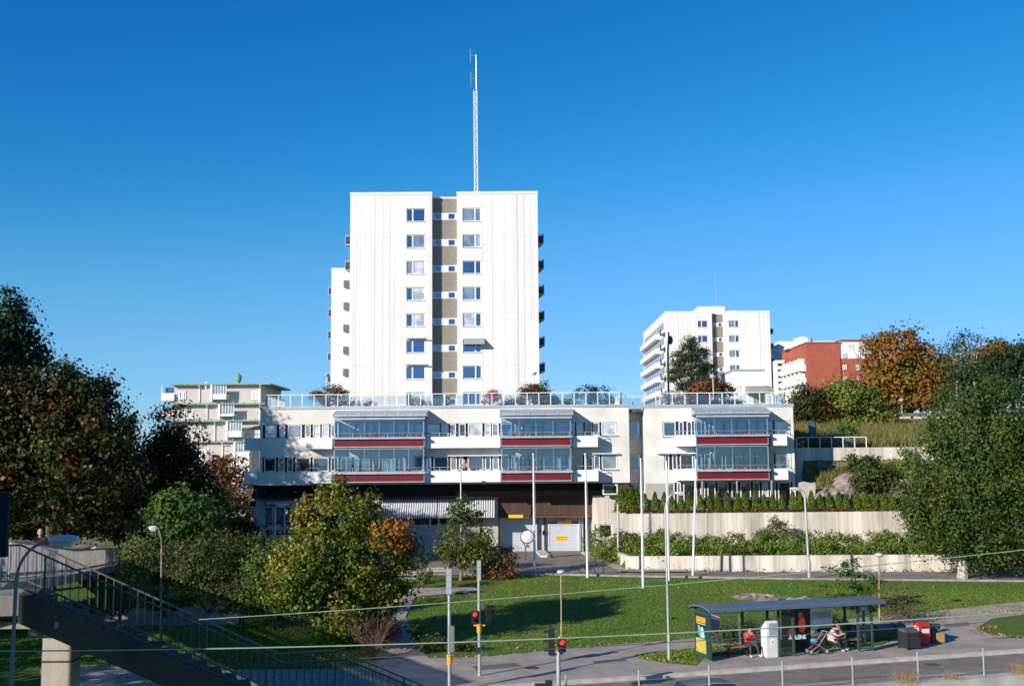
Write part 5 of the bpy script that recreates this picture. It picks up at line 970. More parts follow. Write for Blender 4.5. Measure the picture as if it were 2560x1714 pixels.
b.prism([(xa_,yy,-.3),(xb_,yy,-.3),(xb_,yy,zq2),(xm,yy,zq),(xa_,yy,zq-.01)],(0,.5,0)); pr=mat('pier concrete',(.43,.38,.32),.9,.25,1.2,.3,14,streak=True); lines(pr,2,1.05,.045,.15); part('pier',b,pr,st_)
a0=at(-40,1560,22.0); a1=at(148,1560,22.0); b=MB(); b.box(a0.x-3,at(148,1560,23.3).x,23.25,23.7,at(60,1570,23.3).z,at(60,1553,23.3).z); part('beam',b,bconc,st_)
# ================================================================ lamps, poles, wires
lamphead=mat('lamp white',(.50,.52,.56),.35,.05,2); lens=mat('lamp lens',(.45,.45,.42),.2,.05,2,spec=.8)
def arm_lamp(name,label,base,top,tip,r,hl,m=galv,hw=.2,hh=.12,group='street lamps'):
    """pole from base to below top, curving over to the head at tip"""
    base,top,tip=Vector(base),Vector(top),Vector(tip); o=thing(name,label,'street lamp',base,group); d=(tip-top)
    P=[base,base.lerp(top,.12),top-ZU*.0]; b=MB(); R0=d.length
    path=[base-ZU*.1,base.lerp(top,.5)]+[top]
    for i in range(1,9):
        t=i/8*math.pi/2; path.append(top+Vector((d.x,d.y,0))*(1-math.cos(t))+ZU*(d.z)*math.sin(t))
    n=len(path); b.tube(path,[r*1.35,r*1.1,r]+[r*.8]*(n-3),10); b.cyl(base-ZU*.1,base+ZU*min(1.2,(top.z-base.z)*.25),r*1.8,r*1.7,10); part('pole',b,m,o,True)
    hd=Vector((d.x,d.y,0)).normalized(); sd=Vector((-hd.y,hd.x,0)); c=tip+hd*hl*.45
    h=MB(); M3=Matrix((hd,sd,ZU)).transposed()
    prof=[(-.5,.25,.5),(-.3,.8,1),(.2,1,1),(.45,.85,.8),(.5,.5,.4)]; vs=[];
    for u_,w_,z_ in prof: vs+=[c+hd*hl*u_+sd*hw*w_*s*.5+ZU*(hh*z_*t) for s,t in ((-1,0),(1,0),(.7,1),(-.7,1))]
    h.add(vs,[(4*i+k,4*i+(k+1)%4,4*i+4+(k+1)%4,4*i+4+k) for i in range(4) for k in range(4)]+[(3,2,1,0),(16,17,18,19)]); q=part('lamp_head',h,lamphead,o,True)
    l=MB(); l.obox(c-ZU*.045,(hl*.62,hw*.7,.08),M3=M3); part('lens',l,lens,q); return o
b_=at(33,1714,21.5); base=Vector((b_.x,21.5,0)); t1=at(40,1455,21.5); tip=at(126,1353,21.5)
arm_lamp('street_lamp','near street lamp with big white head arching over the stair railing at left',(t1.x-.05,21.5,0),t1,tip,.035,.56,mat('blue grey pole',(.16,.20,.26),.5,.15,4),.24,.12)
b0=gp(402,1607); arm_lamp('street_lamp','street lamp with boxy white head standing among the bushes right of the footbridge',b0,at(404,1375,b0.y),at(393,1322,b0.y),.045,.42,mat('worn pole',(.30,.24,.17),.7,.4,4),.3,.17)
b0=gp(1673,1651); arm_lamp('street_lamp','tall street lamp with curved arm in front of the third conifer row section',b0,at(1663,1280,b0.y),at(1688,1233,b0.y),.042,.44,hh=.08)
b0=gph(2024,1447); arm_lamp('street_lamp','street lamp curving left on the service road before the high wall',b0,at(2012,1240,b0.y),at(1998,1222,b0.y),.07,.6)
b0=Vector((at(688,1322,80).x,80,h1(-16,80))); arm_lamp('street_lamp','slim street lamp with flat white head in front of the blue shop windows',b0,at(688,1272,80),at(692,1263,80),.05,.75)
b0=Vector((at(1153,1300,88).x,88,1.2)); arm_lamp('street_lamp','slender lamp post standing before the striped awnings',b0,at(1152,1182,88),at(1150,1176,88),.055,.3)
def post_lamp(label,base,topy,px,r=.035,hw=.36,grp='park lamps',name='park_lamp',ball=False,m=None):
    base=Vector(base); t=at(px,topy,base.y); t.x=base.x+(t.x-base.x)*.5; o=thing(name,label,'park lamp',base,grp); b=MB(); b.tube([base-ZU*.1,base+ZU*.9,base+ZU*.95,t-ZU*.06],[r*1.6,r*1.6,r,r],8); part('pole',b,m or galv,o)
    h=MB()
    if ball: h.ball(t+ZU*.1,hw*.5,12,(1,1,.7)); h.lathe(t+ZU*.12,[(hw*.6,0),(hw*.55,.06),(hw*.1,hw*.32)],12)
    else: h.lathe(t,[(hw*.35,-.06),(hw*.5,0),(hw*.46,.08),(hw*.2,.13)],12)
    part('lamp_head',h,lamphead,o,True); return o
post_lamp('park lamp on a thin worn pole in the middle of the lawn',gp(1404,1606),1430,1403,m=mat('tan pole',(.42,.30,.16),.7,.3,3),hw=.42)
post_lamp('park lamp on a thin pole behind the right end of the bus shelter',gp(2200,1566),1387,2202,m=mat('tan pole'  ,(.42,.30,.16)),hw=.48)
post_lamp('globe lamp on the roof terrace right of the tower',(at(1337,1000,97).x,97,ZT-.2),936,1335,.04,.42,'globe lamps','globe_lamp',True)
post_lamp('globe lamp on the roof terrace left of the tower',(at(817,1000,97).x,97,ZT-.2),940,817,.04,.42,'globe lamps','globe_lamp',True)
post_lamp('globe lamp in front of the pine behind the right roof railing',(at(1784,1000,100).x,100,ZT-.2),945,1782,.045,.45,'globe lamps','globe_lamp',True)
post_lamp('globe lamp on the hilltop under the orange tree',(at(2255,1040,122).x,122,13.5),1002,2254,.05,.5,'globe lamps','globe_lamp',True)
# tall thin stack / pole before the second tower
p_=at(1670,1000,150); b=MB(); b.tube([Vector((p_.x,150,10)),at(1670,880,150),at(1672,830,150)],[.14,.13,.1],8); b.ball(at(1676,850,150),.35,10,(1,1,1.8)); solo('tall_pole',b,mat('dark blue pole',(.05,.08,.12),.6),'dark tall pole in front of the left edge of the smaller tower','pole',(p_.x,150,10))
# flagpoles
for (a,c,d,e,lb) in ((1333,1137,1337,1430,'leftmost white flagpole in front of the garage doors'),(1463,1137,1469,1443,'white flagpole standing at the parked bicycle'),(1602,1150,1608,1469,'white flagpole near the left end of the high wall, lowest on the lawn'),(1666,1156,1672,1450,'white flagpole next to the tall curved street lamp'),(1740,1152,1732,1438,'white flagpole leaning slightly, furthest right of the five')):
    g=gph(d,e); t=at(a,c,g.y); o=thing('flagpole',lb,'flagpole',g,'white flagpoles'); b=MB(); b.tube([g-ZU*.1,g.lerp(t,.5),t],[.085,.07,.045],10); part('pole',b,wframe,o,True); b=MB(); b.ball(t+ZU*.06,.075,10); part('finial',b,wframe,o)
    b=MB(); b.tube([g+ZU*1.2+Vector((.1,-.05,0)),t+Vector((.09,-.03,-.2))],.006,4); part('halyard',b,wframe,o)
# small posts
g=Vector((at(1545,1370,84).x,84,2.0)); b=MB(); b.cyl(g,at(1544,1258,84),.07,.06,8); solo('pole',b,galv,'plain grey pole standing in the planter by the concrete block','pole',g)
# signals and signs
def lens_m(n,c,e):
    m=bpy.data.materials.new(n); m.use_nodes=True; p=m.node_tree.nodes['Principled BSDF']; p.inputs['Base Color'].default_value=(*c,1); p.inputs['Emission Color'].default_value=(*c,1); p.inputs['Emission Strength'].default_value=e; return m
redlit=lens_m('lit red lens',(1,.03,.02),1.6); offl=mat('unlit lens',(.03,.03,.03),.3,.1,3)
def signal(par,px,py0,py1,Y,w=.3,facing=0,lit=0,n=3,side=False):
    t=at(px,py0,Y); q=at(px,py1,Y); H=t.z-q.z; c=(t+q)/2; b=MB(); b.obox(c,(w,.22,H),facing); o=part('signal_head',b,black,par); ORG[o]=ORG[par]
    dv=Vector((math.sin(facing),-math.cos(facing),0)); 
    for k in range(n):
        z=t.z-H*(k+.5)/n; r=min(w*.36,H/n*.4); l=MB(); l.lathe(Vector((0,0,0)),[(r,-.12),(r,-.115)],12,'y'); M3=Matrix.Rotation(facing,3,'Z'); l.v=[tuple(M3@Vector(v)+Vector((c.x,c.y,z))) for v in l.v]; part('signal_lens',l,redlit if (lit and k==0) else offl,o)
        h=MB(); h.v=[]; 
        for i in range(8):
            a=math.pi*i/7; h.v+= [tuple(M3@Vector((r*1.15*math.cos(a),-.11,r*1.15*math.sin(a)))+Vector((c.x,c.y,z))),tuple(M3@Vector((r*1.15*math.cos(a),-.30,r*1.15*math.sin(a)-.02))+Vector((c.x,c.y,z)))]
        h.f=[(2*i,2*i+1,2*i+3,2*i+2) for i in range(7)]; h.m=[0]*7; part('visor',h,black,o)
    return o
yel=mat('yellow collar',(.72,.36,.03),.5,.2,3)
# pole with two grey signs (left)
B1=gp(1124,1728); o=thing('sign_pole','pale pole carrying stacked grey backed sign plates, left of the traffic light','sign pole',B1); Yp=B1.y
b=MB(); b.tube([B1,at(1123,1425,Yp)],[.075,.06],10); part('pole',b,galv,o,True)
for (a,c,d,e,n,dx) in ((1116,1129,1421,1484,4,0),(1122,1136,1562,1628,1,.05)):
    for k in range(n):
        y0=c+0; za=at(1120,d+(e-d)*k/n,Yp).z; zb=at(1120,d+(e-d)*(k+1)/n,Yp).z; b=MB(); b.box(at(a,1500,Yp).x,at(c,1500,Yp).x,Yp-.16-dx,Yp-.08-dx,zb+.012,za); part('sign_plate',b,galv if n>1 else mat('grey plate',(.17,.17,.18),.6,.1,2),o)
b=MB(); b.lathe(at(1124,1660,Yp),[(.11,0),(.11,.32),(.13,.33),(.13,.4)],10); part('collar',b,yel,o)
B2=gp(1199,1689); Yp=B2.y; o=thing('traffic_light','traffic light pole with red pedestrian lamp, yellow collar and tall sign on top','traffic light',B2,'traffic lights')
b=MB(); b.tube([B2,at(1197,1448,Yp)],[.07,.055],10); part('pole',b,galv,o,True)
for k in range(3): za=at(1197,1400+17*k,Yp).z; zb=at(1197,1416+17*k,Yp).z; b=MB(); b.box(at(1192.5,1500,Yp).x,at(1202.5,1500,Yp).x,Yp-.06,Yp+.06,zb,za); part('sign_plate',b,galv,o)
signal(o,1187,1525,1556,Yp-.05,.26,.1,1,2); signal(o,1221,1511,1553,Yp+.1,.24,1.9,0,3)
b=MB(); b.lathe(at(1198,1580,Yp),[(.1,0),(.1,.28),(.12,.3),(.12,.35)],10); b.beam(at(1184,1562,Yp),at(1213,1562,Yp),.05,.06); part('collar',b,yel,o)
b=MB(); b.obox(at(1194,1624,Yp-.1),(.16,.14,.24)); part('push_button_box',b,black,o)
B3=gp(1397,1745); Yp=B3.y; o=thing('traffic_light','traffic light at the kerb with black heads seen before the lawn lamp','traffic light',B3,'traffic lights')
b=MB(); b.tube([B3,at(1396,1640,Yp),at(1399,1590,Yp)],[.085,.075,.055],10); part('pole',b,galv,o,True)
signal(o,1404,1594,1628,Yp-.1,.28,.15,1,2); signal(o,1379,1569,1636,Yp+.1,.26,-1.5,0,3)
b=MB(); b.beam(at(1378,1637,Yp),at(1408,1631,Yp),.06,.06); part('bracket',b,black,o)
B4=Vector((at(1372,1714,38).x,38,-.12)); o=thing('traffic_light','top of a small black signal cut by the lower picture edge','traffic light',B4,'traffic lights'); b=MB(); b.cyl(B4,at(1372,1712,38),.05,n=8); part('pole',b,galv,o); b=MB(); b.obox(at(1372,1712,38),(.24,.24,.32)); b.obox(at(1352,1714,38),(.4,.2,.16)); part('signal_head',b,black,o)
# convex mirror
g=gph(1313,1400); Yp=g.y; o=thing('traffic_mirror','round white traffic mirror on a forked post before the left garage door','mirror',g); b=MB(); c=at(1318,1341,Yp); b.tube([g,at(1314,1364,Yp)],.05,8); b.tube([at(1314,1364,Yp),at(1303,1350,Yp),at(1302,1340,Yp)],.03,6); b.tube([at(1314,1364,Yp),at(1332,1350,Yp),at(1334,1338,Yp)],.03,6); part('post',b,brownr,o)
b=MB(); b.lathe(c,[(.02,-.12),(.30,-.09),(.46,-.02),(.48,.03),(.3,.1)],20,'y'); part('mirror',b,whitep,o,True); b=MB(); b.torus(c,.5,.035,(0,1,0),24); part('rim',b,black,o)
b=MB(); b.obox(at(1320,1365,Yp-.05),(.24,.03,.17)); part('red_tag',b,mat('sign red',(.55,.02,.04),.5,.1,2),o)
c=at(1222,1352,90.5); o=thing('round_sign','round red sign on a short post left of the garage doors','sign',(c.x,90.5,1.2)); b=MB(); b.cyl((c.x,90.5,1.2),c,.03,n=6); part('post',b,galv,o); b=MB(); b.lathe(c,[(.24,-.05),(.24,-.03)],16,'y'); part('sign_plate',b,mat('faded red',(.38,.05,.04),.6,.2,3),o)
# pedestrian crossing sign far left + parked white car
c=at(606,1226,118); gz=Vector((c.x,118,h1(c.x,118))); o=thing('crossing_sign','small blue pedestrian crossing sign far left behind the trees','sign',gz); b=MB(); b.cyl(gz,c+ZU*2.4,.05,n=6); part('post',b,wframe,o); b=MB(); b.box(c.x-.42,c.x+.42,117.9,117.94,c.z-.42,c.z+.42); b.use(1); b.add([(c.x-.3,117.89,c.z-.3),(c.x+.3,117.89,c.z-.3),(c.x,117.89,c.z+.3)],[(0,1,2)]); b.use(2); b.cyl((c.x,117.885,c.z-.1),(c.x,117.885,c.z+.1),.04,n=5); part('sign_plate',b,[mat('sign blue',(.03,.22,.60),.5,.05,2),wframe,black],o)
# bin and bench by the path
g=gph(1058,1471); o=thing('litter_bin','green cylindrical litter bin beside the path under the small trees','litter bin',g); b=MB(); b.cyl(g,g+ZU*.35,.05,n=8); part('stand',b,black,o); b=MB(); b.lathe(g+ZU*.25,[(.19,0),(.22,.6),(.24,.62),(.24,.7),(.2,.72)],16); part('bin',b,mat('bin green',(.04,.13,.09),.5,.15,3),o,True)
def bench(label,c,ang,L=1.7,wood=None,legs=2,back=True,grp='benches'):
    c=Vector(c); o=thing('bench',label,'bench',c,grp); M3=Matrix.Rotation(ang,3,'Z'); wood=wood or mat('bench wood',(.34,.16,.07),.65,.25,5)
    b=MB()
    for k in range(3): b.obox(c+M3@Vector((0,-.17+.16*k,.45)),(L,.13,.045),ang)
    part('seat',b,wood,o)
    if back:
        b=MB()
        for k in range(2): b.obox(c+M3@Vector((0,.28,.65+.16*k)),(L,.035,.12),ang)
        part('backrest',b,wood,o)
    for k in range(legs):
        x=(k/(legs-1)-.5)*L*.75; b=MB(); b.obox(c+M3@Vector((x,0,.21)),(.06,.08,.42),ang); b.obox(c+M3@Vector((x,0,.4)),(.06,.42,.05),ang)
        if back: b.obox(c+M3@Vector((x,.25,.6)),(.05,.04,.5),ang)
        part('leg',b,black,o)
    return o
bench('park bench in deep shade left of the green litter bin',gph(1018,1462),0,1.8,mat('pale bench wood',(.35,.32,.29),.7))
bench('park bench below the small red and green tree',gph(1098,1452),0,1.7,mat('pale bench wood',(.35,.32,.29)))
# overhead wires
wirem=mat('green wire',(.22,.32,.22),.6,.1,5); wired=mat('dark wire',(.06,.09,.08),.6,.1,5)
def wire(label,pts,Y,r,m):
    P=[at(a,c,Y) for a,c in pts]; b=MB(); n=24; A=np.array([[p.x,p.y,p.z] for p in P]); co_=[np.polyfit(A[:,0],A[:,k],min(2,len(P)-1)) for k in (1,2)]; X=np.linspace(A[0,0],A[-1,0],n)
    b.tube([(x,np.polyval(co_[0],x),np.polyval(co_[1],x)) for x in X],r,5); solo('overhead_wire',b,m,label,'wire',P[0],'wires across the street',smooth=True)
wire('upper pale green wire rising from the stairs to the birch',[(497,1547),(1027,1514),(1705,1457),(2560,1373),(2760,1352)],15,.006,wirem)
wire('thick pale green wire crossing in front of the bus shelter',[(-150,1626),(404,1624),(1312,1598),(1760,1577),(2560,1528),(2760,1514)],15,.0095,wirem)
wire('thin dark wire below the thick pale green one',[(900,1643),(1300,1628),(1780,1598),(2260,1567),(2760,1533)],15,.005,wired)
blocker=thing('shade_kiosk','unseen flat roofed kiosk added on the bridge platform to shade the stairs','kiosk',(-11.9,15,6.3)); b=MB(); b.box(-14.1,-9.8,9,19.4,5.9,6.3); part('platform',b,bconc,blocker)  # added out of view, sized to cast shade on the stairs
b=MB(); b.box(-14,-9.9,10,19.3,6.303,9.3); part('wall',b,conc2,blocker); b=MB(); b.box(-14.15,-9.7,9.7,19.45,9.303,9.5); part('roof',b,roofm,blocker)
for y in (11,13.5,16): b=MB(); b.box(-9.895,-9.86,y,y+1.8,7.3,8.7); part('window',b,gA,blocker)
for y in (10.5,18.5): b=MB(); b.box(-12.2,-11.7,y-.25,y+.25,-.3,5.897); part('pillar',b,bconc,blocker)
# ================================================================ fence on the near wall
FP=at(1955,1650,34); tops=[]
for a,c in ((1415,1686),(1597,1673),(1772,1661),(1955,1650),(2130,1641),(2293,1628),(2457,1618),(2625,1607)):
    q=onv(a,c,FP,U); tops.append(q)
fz=2.12; fo=thing('mesh_fence','low chain link fence with pale posts at the lower right edge','fence',(FP.x,FP.y,fz))
for q in tops: b=MB(); b.cyl((q.x,q.y,fz-.1),(q.x,q.y,q.z),.026,n=8); part('post',b,galv,fo)
def ft(q,dz): return Vector((q.x,q.y,FP.z+dz))
a_,z_=ft(tops[0],0)-Uu*8,ft(tops[-1],0)+Uu*3; L=(z_-a_).length
for dz,nm in ((-.28,'top_wire'),(-.72,'bottom_wire')): b=MB(); b.cyl(a_+ZU*dz,z_+ZU*dz,.007,n=5); part(nm,b,mat('green wire'  ,(.1,.2,.14)),fo)
b=MB(); hh=.58; n=int(L/.055)
for i in range(n):
    for s in (1,-1):
        p=a_+Uu*(i*.055)+ZU*(-.75); q=p+Uu*(s*hh*.9)+ZU*hh; w=Uu*.0022; b.quad(p-w,p+w,q+w,q-w)
part('mesh',b,mat('mesh wire',(.13,.15,.13),.6),fo)
b=MB(); c0=a_+ZU*(fz-a_.z); b.add([c0-Vu*.4,c0+Uu*L-Vu*.4,c0+Uu*L+Vu*.12,c0+Vu*.12]+[v-ZU*2.6 for v in (c0-Vu*.4,c0+Uu*L-Vu*.4,c0+Uu*L+Vu*.12,c0+Vu*.12)],[(0,1,2,3),(7,6,5,4),(0,4,5,1),(1,5,6,2),(2,6,7,3),(3,7,4,0)]); solo('concrete_barrier',b,conc2,'pale concrete barrier carrying the chain link fence at the lower right','barrier',c0)
drym=leafmat('golden weeds',[(.42,.22,.07),(.55,.33,.12),(.30,.20,.08)],2,.6,.3)
def weeds(px,py,n,H,w,lb):
    q=onv(px,py,FP,U); c=Vector((q.x,q.y,fz)); x=c.x+rng.normal(size=n)*w; y=c.y-.2+rng.normal(size=n)*.12; hh=H*(.4+.7*rng.random(n)); dx=rng.normal(size=n)*.16*H; wx=.006
    Vv=np.stack([np.stack([x-wx,y,np.full(n,fz-.02)],1),np.stack([x+wx,y,np.full(n,fz-.02)],1),np.stack([x+dx,y+rng.normal(size=n)*.08,fz+hh],1)],1)
    nl=n*6; t=rng.random(nl); k=rng.integers(0,n,nl); Cc=Vv[k,0]*(1-t[:,None])+Vv[k,2]*t[:,None]+rng.normal(size=(nl,3))*.02
    b=MB(); b.v=[tuple(v) for v in Vv.reshape(-1,3)]; b.f=[(3*i,3*i+1,3*i+2) for i in range(n)]; b.m=[0]*n
    o=thing('dry_weed',lb,'weed',c,'dry weeds on the barrier'); part('stems',b,drym,o); me=leafmesh('seed_heads',Cc,.028,drym,tuple(c),0,.5); put(bpy.data.objects.new('seed_heads',me),o,dict(kind='stuff'))
weeds(2262,1700,70,.52,.28,'tall golden weed at the fence post under the black bin'); weeds(2372,1705,45,.36,.2,'small golden weed on the barrier between two fence posts'); weeds(2545,1695,60,.5,.2,'golden weed at the lower right picture corner'); weeds(1893,1712,25,.36,.12,'thin golden weed near the dark car')
# ================================================================ bus shelter
gr=mat('shelter green',(.03,.075,.06),.45,.15,3); roofg=mat('shelter roof',(.13,.17,.22),.5,.12,1.5,metal=.2); gsh=glassmat('shelter glass',(.9,1,.98),.05,True,(.80,.88,.85)); shw=mat('board white',(.85,.86,.88),.5,.06,2); shb=mat('board in shade',(.24,.27,.40),.5,.1,2)
F0=gp(1776,1653,.02); S_=lambda u,v,z: F0+Uu*u+Vu*v+ZU*z
def su(px,py=1640,v=0): q=onv(px,py,F0+Vu*v,U); return (q-F0).dot(Uu)
sh_=thing('bus_shelter','long green glass bus shelter with curved grey roof and poster end panel','bus shelter',F0)
LEN=su(2182); DP=1.35
def sbox(b,u0,u1,v0,v1,z0,z1): b.obox(S_((u0+u1)/2,(v0+v1)/2,(z0+z1)/2),(abs(u1-u0),abs(v1-v0),z1-z0),UA); return b
for px in (1776,1949,1985,2148,2182):
    b=MB(); u=su(px); sbox(b,u-.05,u+.05,-.05,.05,.06,2.14); part('post',b,gr,sh_); 
for u in (0.0,2.35,su(1949)+.2,su(2022,1630,DP),su(2148)+.2,LEN+.5):
    b=MB(); sbox(b,u-.05,u+.05,DP-.05,DP+.05,0,2.2); part('post',b,gr,sh_)
b=MB(); prof=[(-.52,2.27),(-.46,2.34),(-.15,2.39),(.4,2.41),(.95,2.38),(1.3,2.32),(1.5,2.22)]
vs=[];
for u in (-.3,LEN+.42):
    for v,z in prof: vs.append(S_(u,v,z))
    for v,z in reversed(prof): vs.append(S_(u,v,z-.07))
n=len(prof)*2; b.add(vs,[tuple(range(n-1,-1,-1)),tuple(range(n,2*n))]+[(i,(i+1)%n,(i+1)%n+n,i+n) for i in range(n)]); part('roof',b,roofg,sh_)
b=MB(); b.beam(S_(-.3,-.55,2.24),S_(LEN+.42,-.55,2.24),.05,.12); part('gutter',b,mat('gutter blue grey',(.09,.14,.17),.4,.1,2),sh_)
b=MB(); b.beam(S_(-.05,0,2.12),S_(LEN+.05,0,2.12),.07,.09); b.beam(S_(-.05,DP,2.16),S_(LEN+.5,DP,2.16),.06,.07)
for k in range(12): u=LEN*k/11; b.beam(S_(u,0,2.18),S_(u,.05,2.32),.05,.05); b.beam(S_(u,-.5,2.2),S_(u,1.45,2.2),.04,.05)
part('roof_frame',b,gr,sh_)
for u0,u1 in ((.1,2.3),(2.4,su(1949)+.1),(su(2022,1630,DP)+.06,su(2148)+.1)):
    b=MB(); b.quad(S_(u0,DP,.15),S_(u1,DP,.15),S_(u1,DP,2.08),S_(u0,DP,2.08)); part('glass_panel',b,gsh,sh_)
b=MB(); b.quad(S_(su(1949)+.06,0,.15),S_(su(1985)-.06,0,.15),S_(su(1985)-.06,0,2.05),S_(su(1949)+.06,0,2.05)); part('glass_panel',b,gsh,sh_)
b=MB(); b.quad(S_(su(2148)+.06,0,.15),S_(LEN-.06,0,.15),S_(LEN-.06,0,2.05),S_(su(2148)+.06,0,2.05)); part('glass_panel',b,gsh,sh_)
b=MB(); b.beam(S_(su(2148)+.05,0,.14),S_(LEN,0,.14),.04,.05); b.beam(S_(su(1949)+.05,0,.14),S_(su(1985),0,.14),.04,.05); b.beam(S_(0,DP,.1),S_(LEN+.5,DP,.1),.04,.05); part('sill_rail',b,gr,sh_)
# end poster case
b=MB(); c=S_(-.02,DP/2,1.12); b.obox(c,(.14,DP-.14,2.0),UA); e=part('poster_case',b,gr,sh_); ORG[e]=ORG[sh_]
def pf(v0,v1,z0,z1,off=0): w=-.095-off; return [S_(w,v0,z0),S_(w,v1,z0),S_(w,v1,z1),S_(w,v0,z1)]
b=MB(); b.quad(*pf(.14,DP-.14,.28,1.98)); b.use(1); b.quad(*pf(.2,DP-.25,1.62,1.86,.004)); b.use(2); b.quad(*pf(.2,DP-.25,1.55,1.575,.004)); b.use(3); b.quad(*pf(.18,DP-.18,.3,.92,.004))
b.use(4); b.add([S_(-.1,.25,.98),S_(-.1,.75,.95),S_(-.1,.98,1.15),S_(-.1,.9,1.3),S_(-.1,.62,1.45),S_(-.1,.35,1.3)],[(0,1,2,3,4,5)]); b.use(2); b.add([S_(-.104,.35,.98),S_(-.104,.6,.97),S_(-.104,.62,1.4),S_(-.104,.45,1.42)],[(0,1,2,3)]); b.use(5); b.add([S_(-.104,.78,1.3),S_(-.104,.9,1.3),S_(-.104,.93,1.48),S_(-.104,.8,1.5)],[(0,1,2,3)])
yd=mat('poster yellow',(.62,.50,.08),.6,.6,9,col2=(.25,.28,.05)); part('poster',b,[mat('poster dark teal',(.01,.05,.05),.4,.1,2),mat('poster orange',(.85,.33,.02),.5,.25,14),whitep,yd,mat('poster teal',(.08,.42,.42),.5,.2,6),mat('poster skin',(.62,.36,.28),.6)],e)
# boards
b=MB(); u0,u1=su(1779,1555,.9),su(1809,1555,.9); v_=DP-.06; za=2.0; zb=1.12
b.quad(S_(u0,v_,1.75),S_(u1,v_,1.6),S_(u1,v_,za-.04),S_(u0,v_,za)); b.use(1); b.quad(S_(u0,v_,1.7),S_(u1,v_,1.55),S_(u1,v_,zb),S_(u0,v_,zb)); b.use(0); sbox(b,u0-.02,u1+.02,v_+.006,v_+.04,zb,za+.0); part('timetable_board',b,[shw,shb],sh_)  # roof shadow painted as the blue grey lower part of a white board
u0,u1=su(2022,1545,DP),su(2077,1545,DP); zt_,zb_=onv(2050,1523,F0+Vu*DP,U).z,onv(2050,1568,F0+Vu*DP,U).z
b=MB(); sbox(b,u0,u1,DP-.12,DP-.07,zb_,zt_); b.use(1); sbox(b,u0+.05,u1-.05,DP-.126,DP-.121,zb_+(zt_-zb_)*.45,zt_-.08); part('map_board',b,[shw,mat('map grey',(.48,.49,.54),.6,.2,6)],sh_,label='pale map board hanging in the bus shelter')
b=MB()
for k in (0,1): a=u0+.06+(u1-u0-.1)*.5*k; b.obox(S_(a+.22,DP-.13,zb_+.1+.3*0),(.42,.01,.2),UA); b.obox(S_(a+.22,DP-.13,zb_+.42),(.42,.01,.06),UA)
part('map_sheet',b,whitep,sh_)
b=MB(); u2=su(2150,1520); b.obox(S_(u2+.35,.03,1.93),(.62,.03,.16),UA); b.use(1); b.obox(S_(u2+.5,.01,1.95),(.12,.03,.12),UA+0.0); b.use(2); b.obox(S_(u2+.42,.008,1.9),(.1,.03,.05),UA); part('stop_sign_board',b,[shw,mat('sign red',(.6,.02,.03)),mat('sign blue',(.03,.2,.6))],sh_)
# advert case
u0,u1=su(1953,1600,DP),su(2021,1600,DP); adb=mat('advert black',(.008,.008,.010),.25,.1,2,spec=.6); adr=mat('advert red',(.50,.025,.015),.4,.3,3)
b=MB(); sbox(b,u0,u1,DP-.24,DP-.06,.12,2.08); ad=part('advert_case',b,adb,sh_); ORG[ad]=ORG[sh_]
um=(u0+u1)/2; w_=DP-.255; b=MB()
def blob(cu,cz,ru,rz,d=0): 
    n=14; b.add([S_(cu+ru*math.cos(6.283*i/n),w_-d,cz+rz*math.sin(6.283*i/n)) for i in range(n)],[tuple(range(n))])
b.use(0); blob(um+.25,1.2,.19,.36); blob(um-.3,.85,.2,.2); b.use(1); blob(um+.18,1.62,.13,.16,.002); blob(um-.25,1.12,.06,.1,.002); blob(um+.25,.98,.1,.05,.004); b.use(2); blob(um+.28,.72,.16,.1,.002); adr=lens_m('backlit red',(.55,.03,.02),.35); part('advert_picture',b,[adr,mat('advert skin',(.42,.25,.2),.5,.2,5),mat('advert violet',(.06,.02,.08),.5)],ad)
q=S_(um-.02,w_-.01,.62); txt('ÅHLÉNS',.25,lens_m('lit white letters',(.8,.8,.8),.8),ad,q,(math.pi/2,0,UA),'lettering')
# benches
bench('orange wooden bench in the bus shelter carrying the child in red',S_(su(1845,1617,.75),.8,0),UA,1.25,mat('orange wood',(.45,.17,.06),.6,.2,4),2,False,'shelter benches'); 
bench('orange wooden bench at the right end of the bus shelter',S_(su(2120,1600,.8),.8,0),UA,1.1,mat('orange wood',(.45,.17,.06)),2,False,'shelter benches')
ZSEAT=.48
# ticket machine
u0,u1=su(1915,1638,.15),su(1942,1638,.15); tmk=thing('ticket_machine','white ticket machine standing inside the bus shelter','ticket machine',S_((u0+u1)/2,.3,0)); b=MB(); b.prism([S_(u0,.05,0),S_(u0,.55,0),S_(u0,.55,1.62),S_(u0,.12,1.62),S_(u0,.0,1.5),S_(u0,.0,.95),S_(u0,.05,.85)],Uu*(u1-u0)); part('cabinet',b,mat('machine white',(.72,.71,.70),.4,.05,2),tmk)
b=MB(); um=(u0+u1)/2; b.obox(S_(um+.03,-.008,1.25),((u1-u0)*.72,.012,.52),UA); b.use(1); b.obox(S_(um+.03,-.016,1.36),((u1-u0)*.4,.012,.2),UA); b.obox(S_(um-.02,-.016,1.14),((u1-u0)*.3,.012,.12),UA); part('control_panel',b,[alu,mat('screen blue',(.22,.38,.52),.3)],tmk)
b=MB(); b.obox(S_(um+.03,.045,.68),(.2,.01,.24),UA); b.use(1); b.obox(S_(um+.02,.038,.68),(.08,.01,.05),UA); part('sticker',b,[shw,mat('sticker pink',(.5,.1,.16))],tmk)
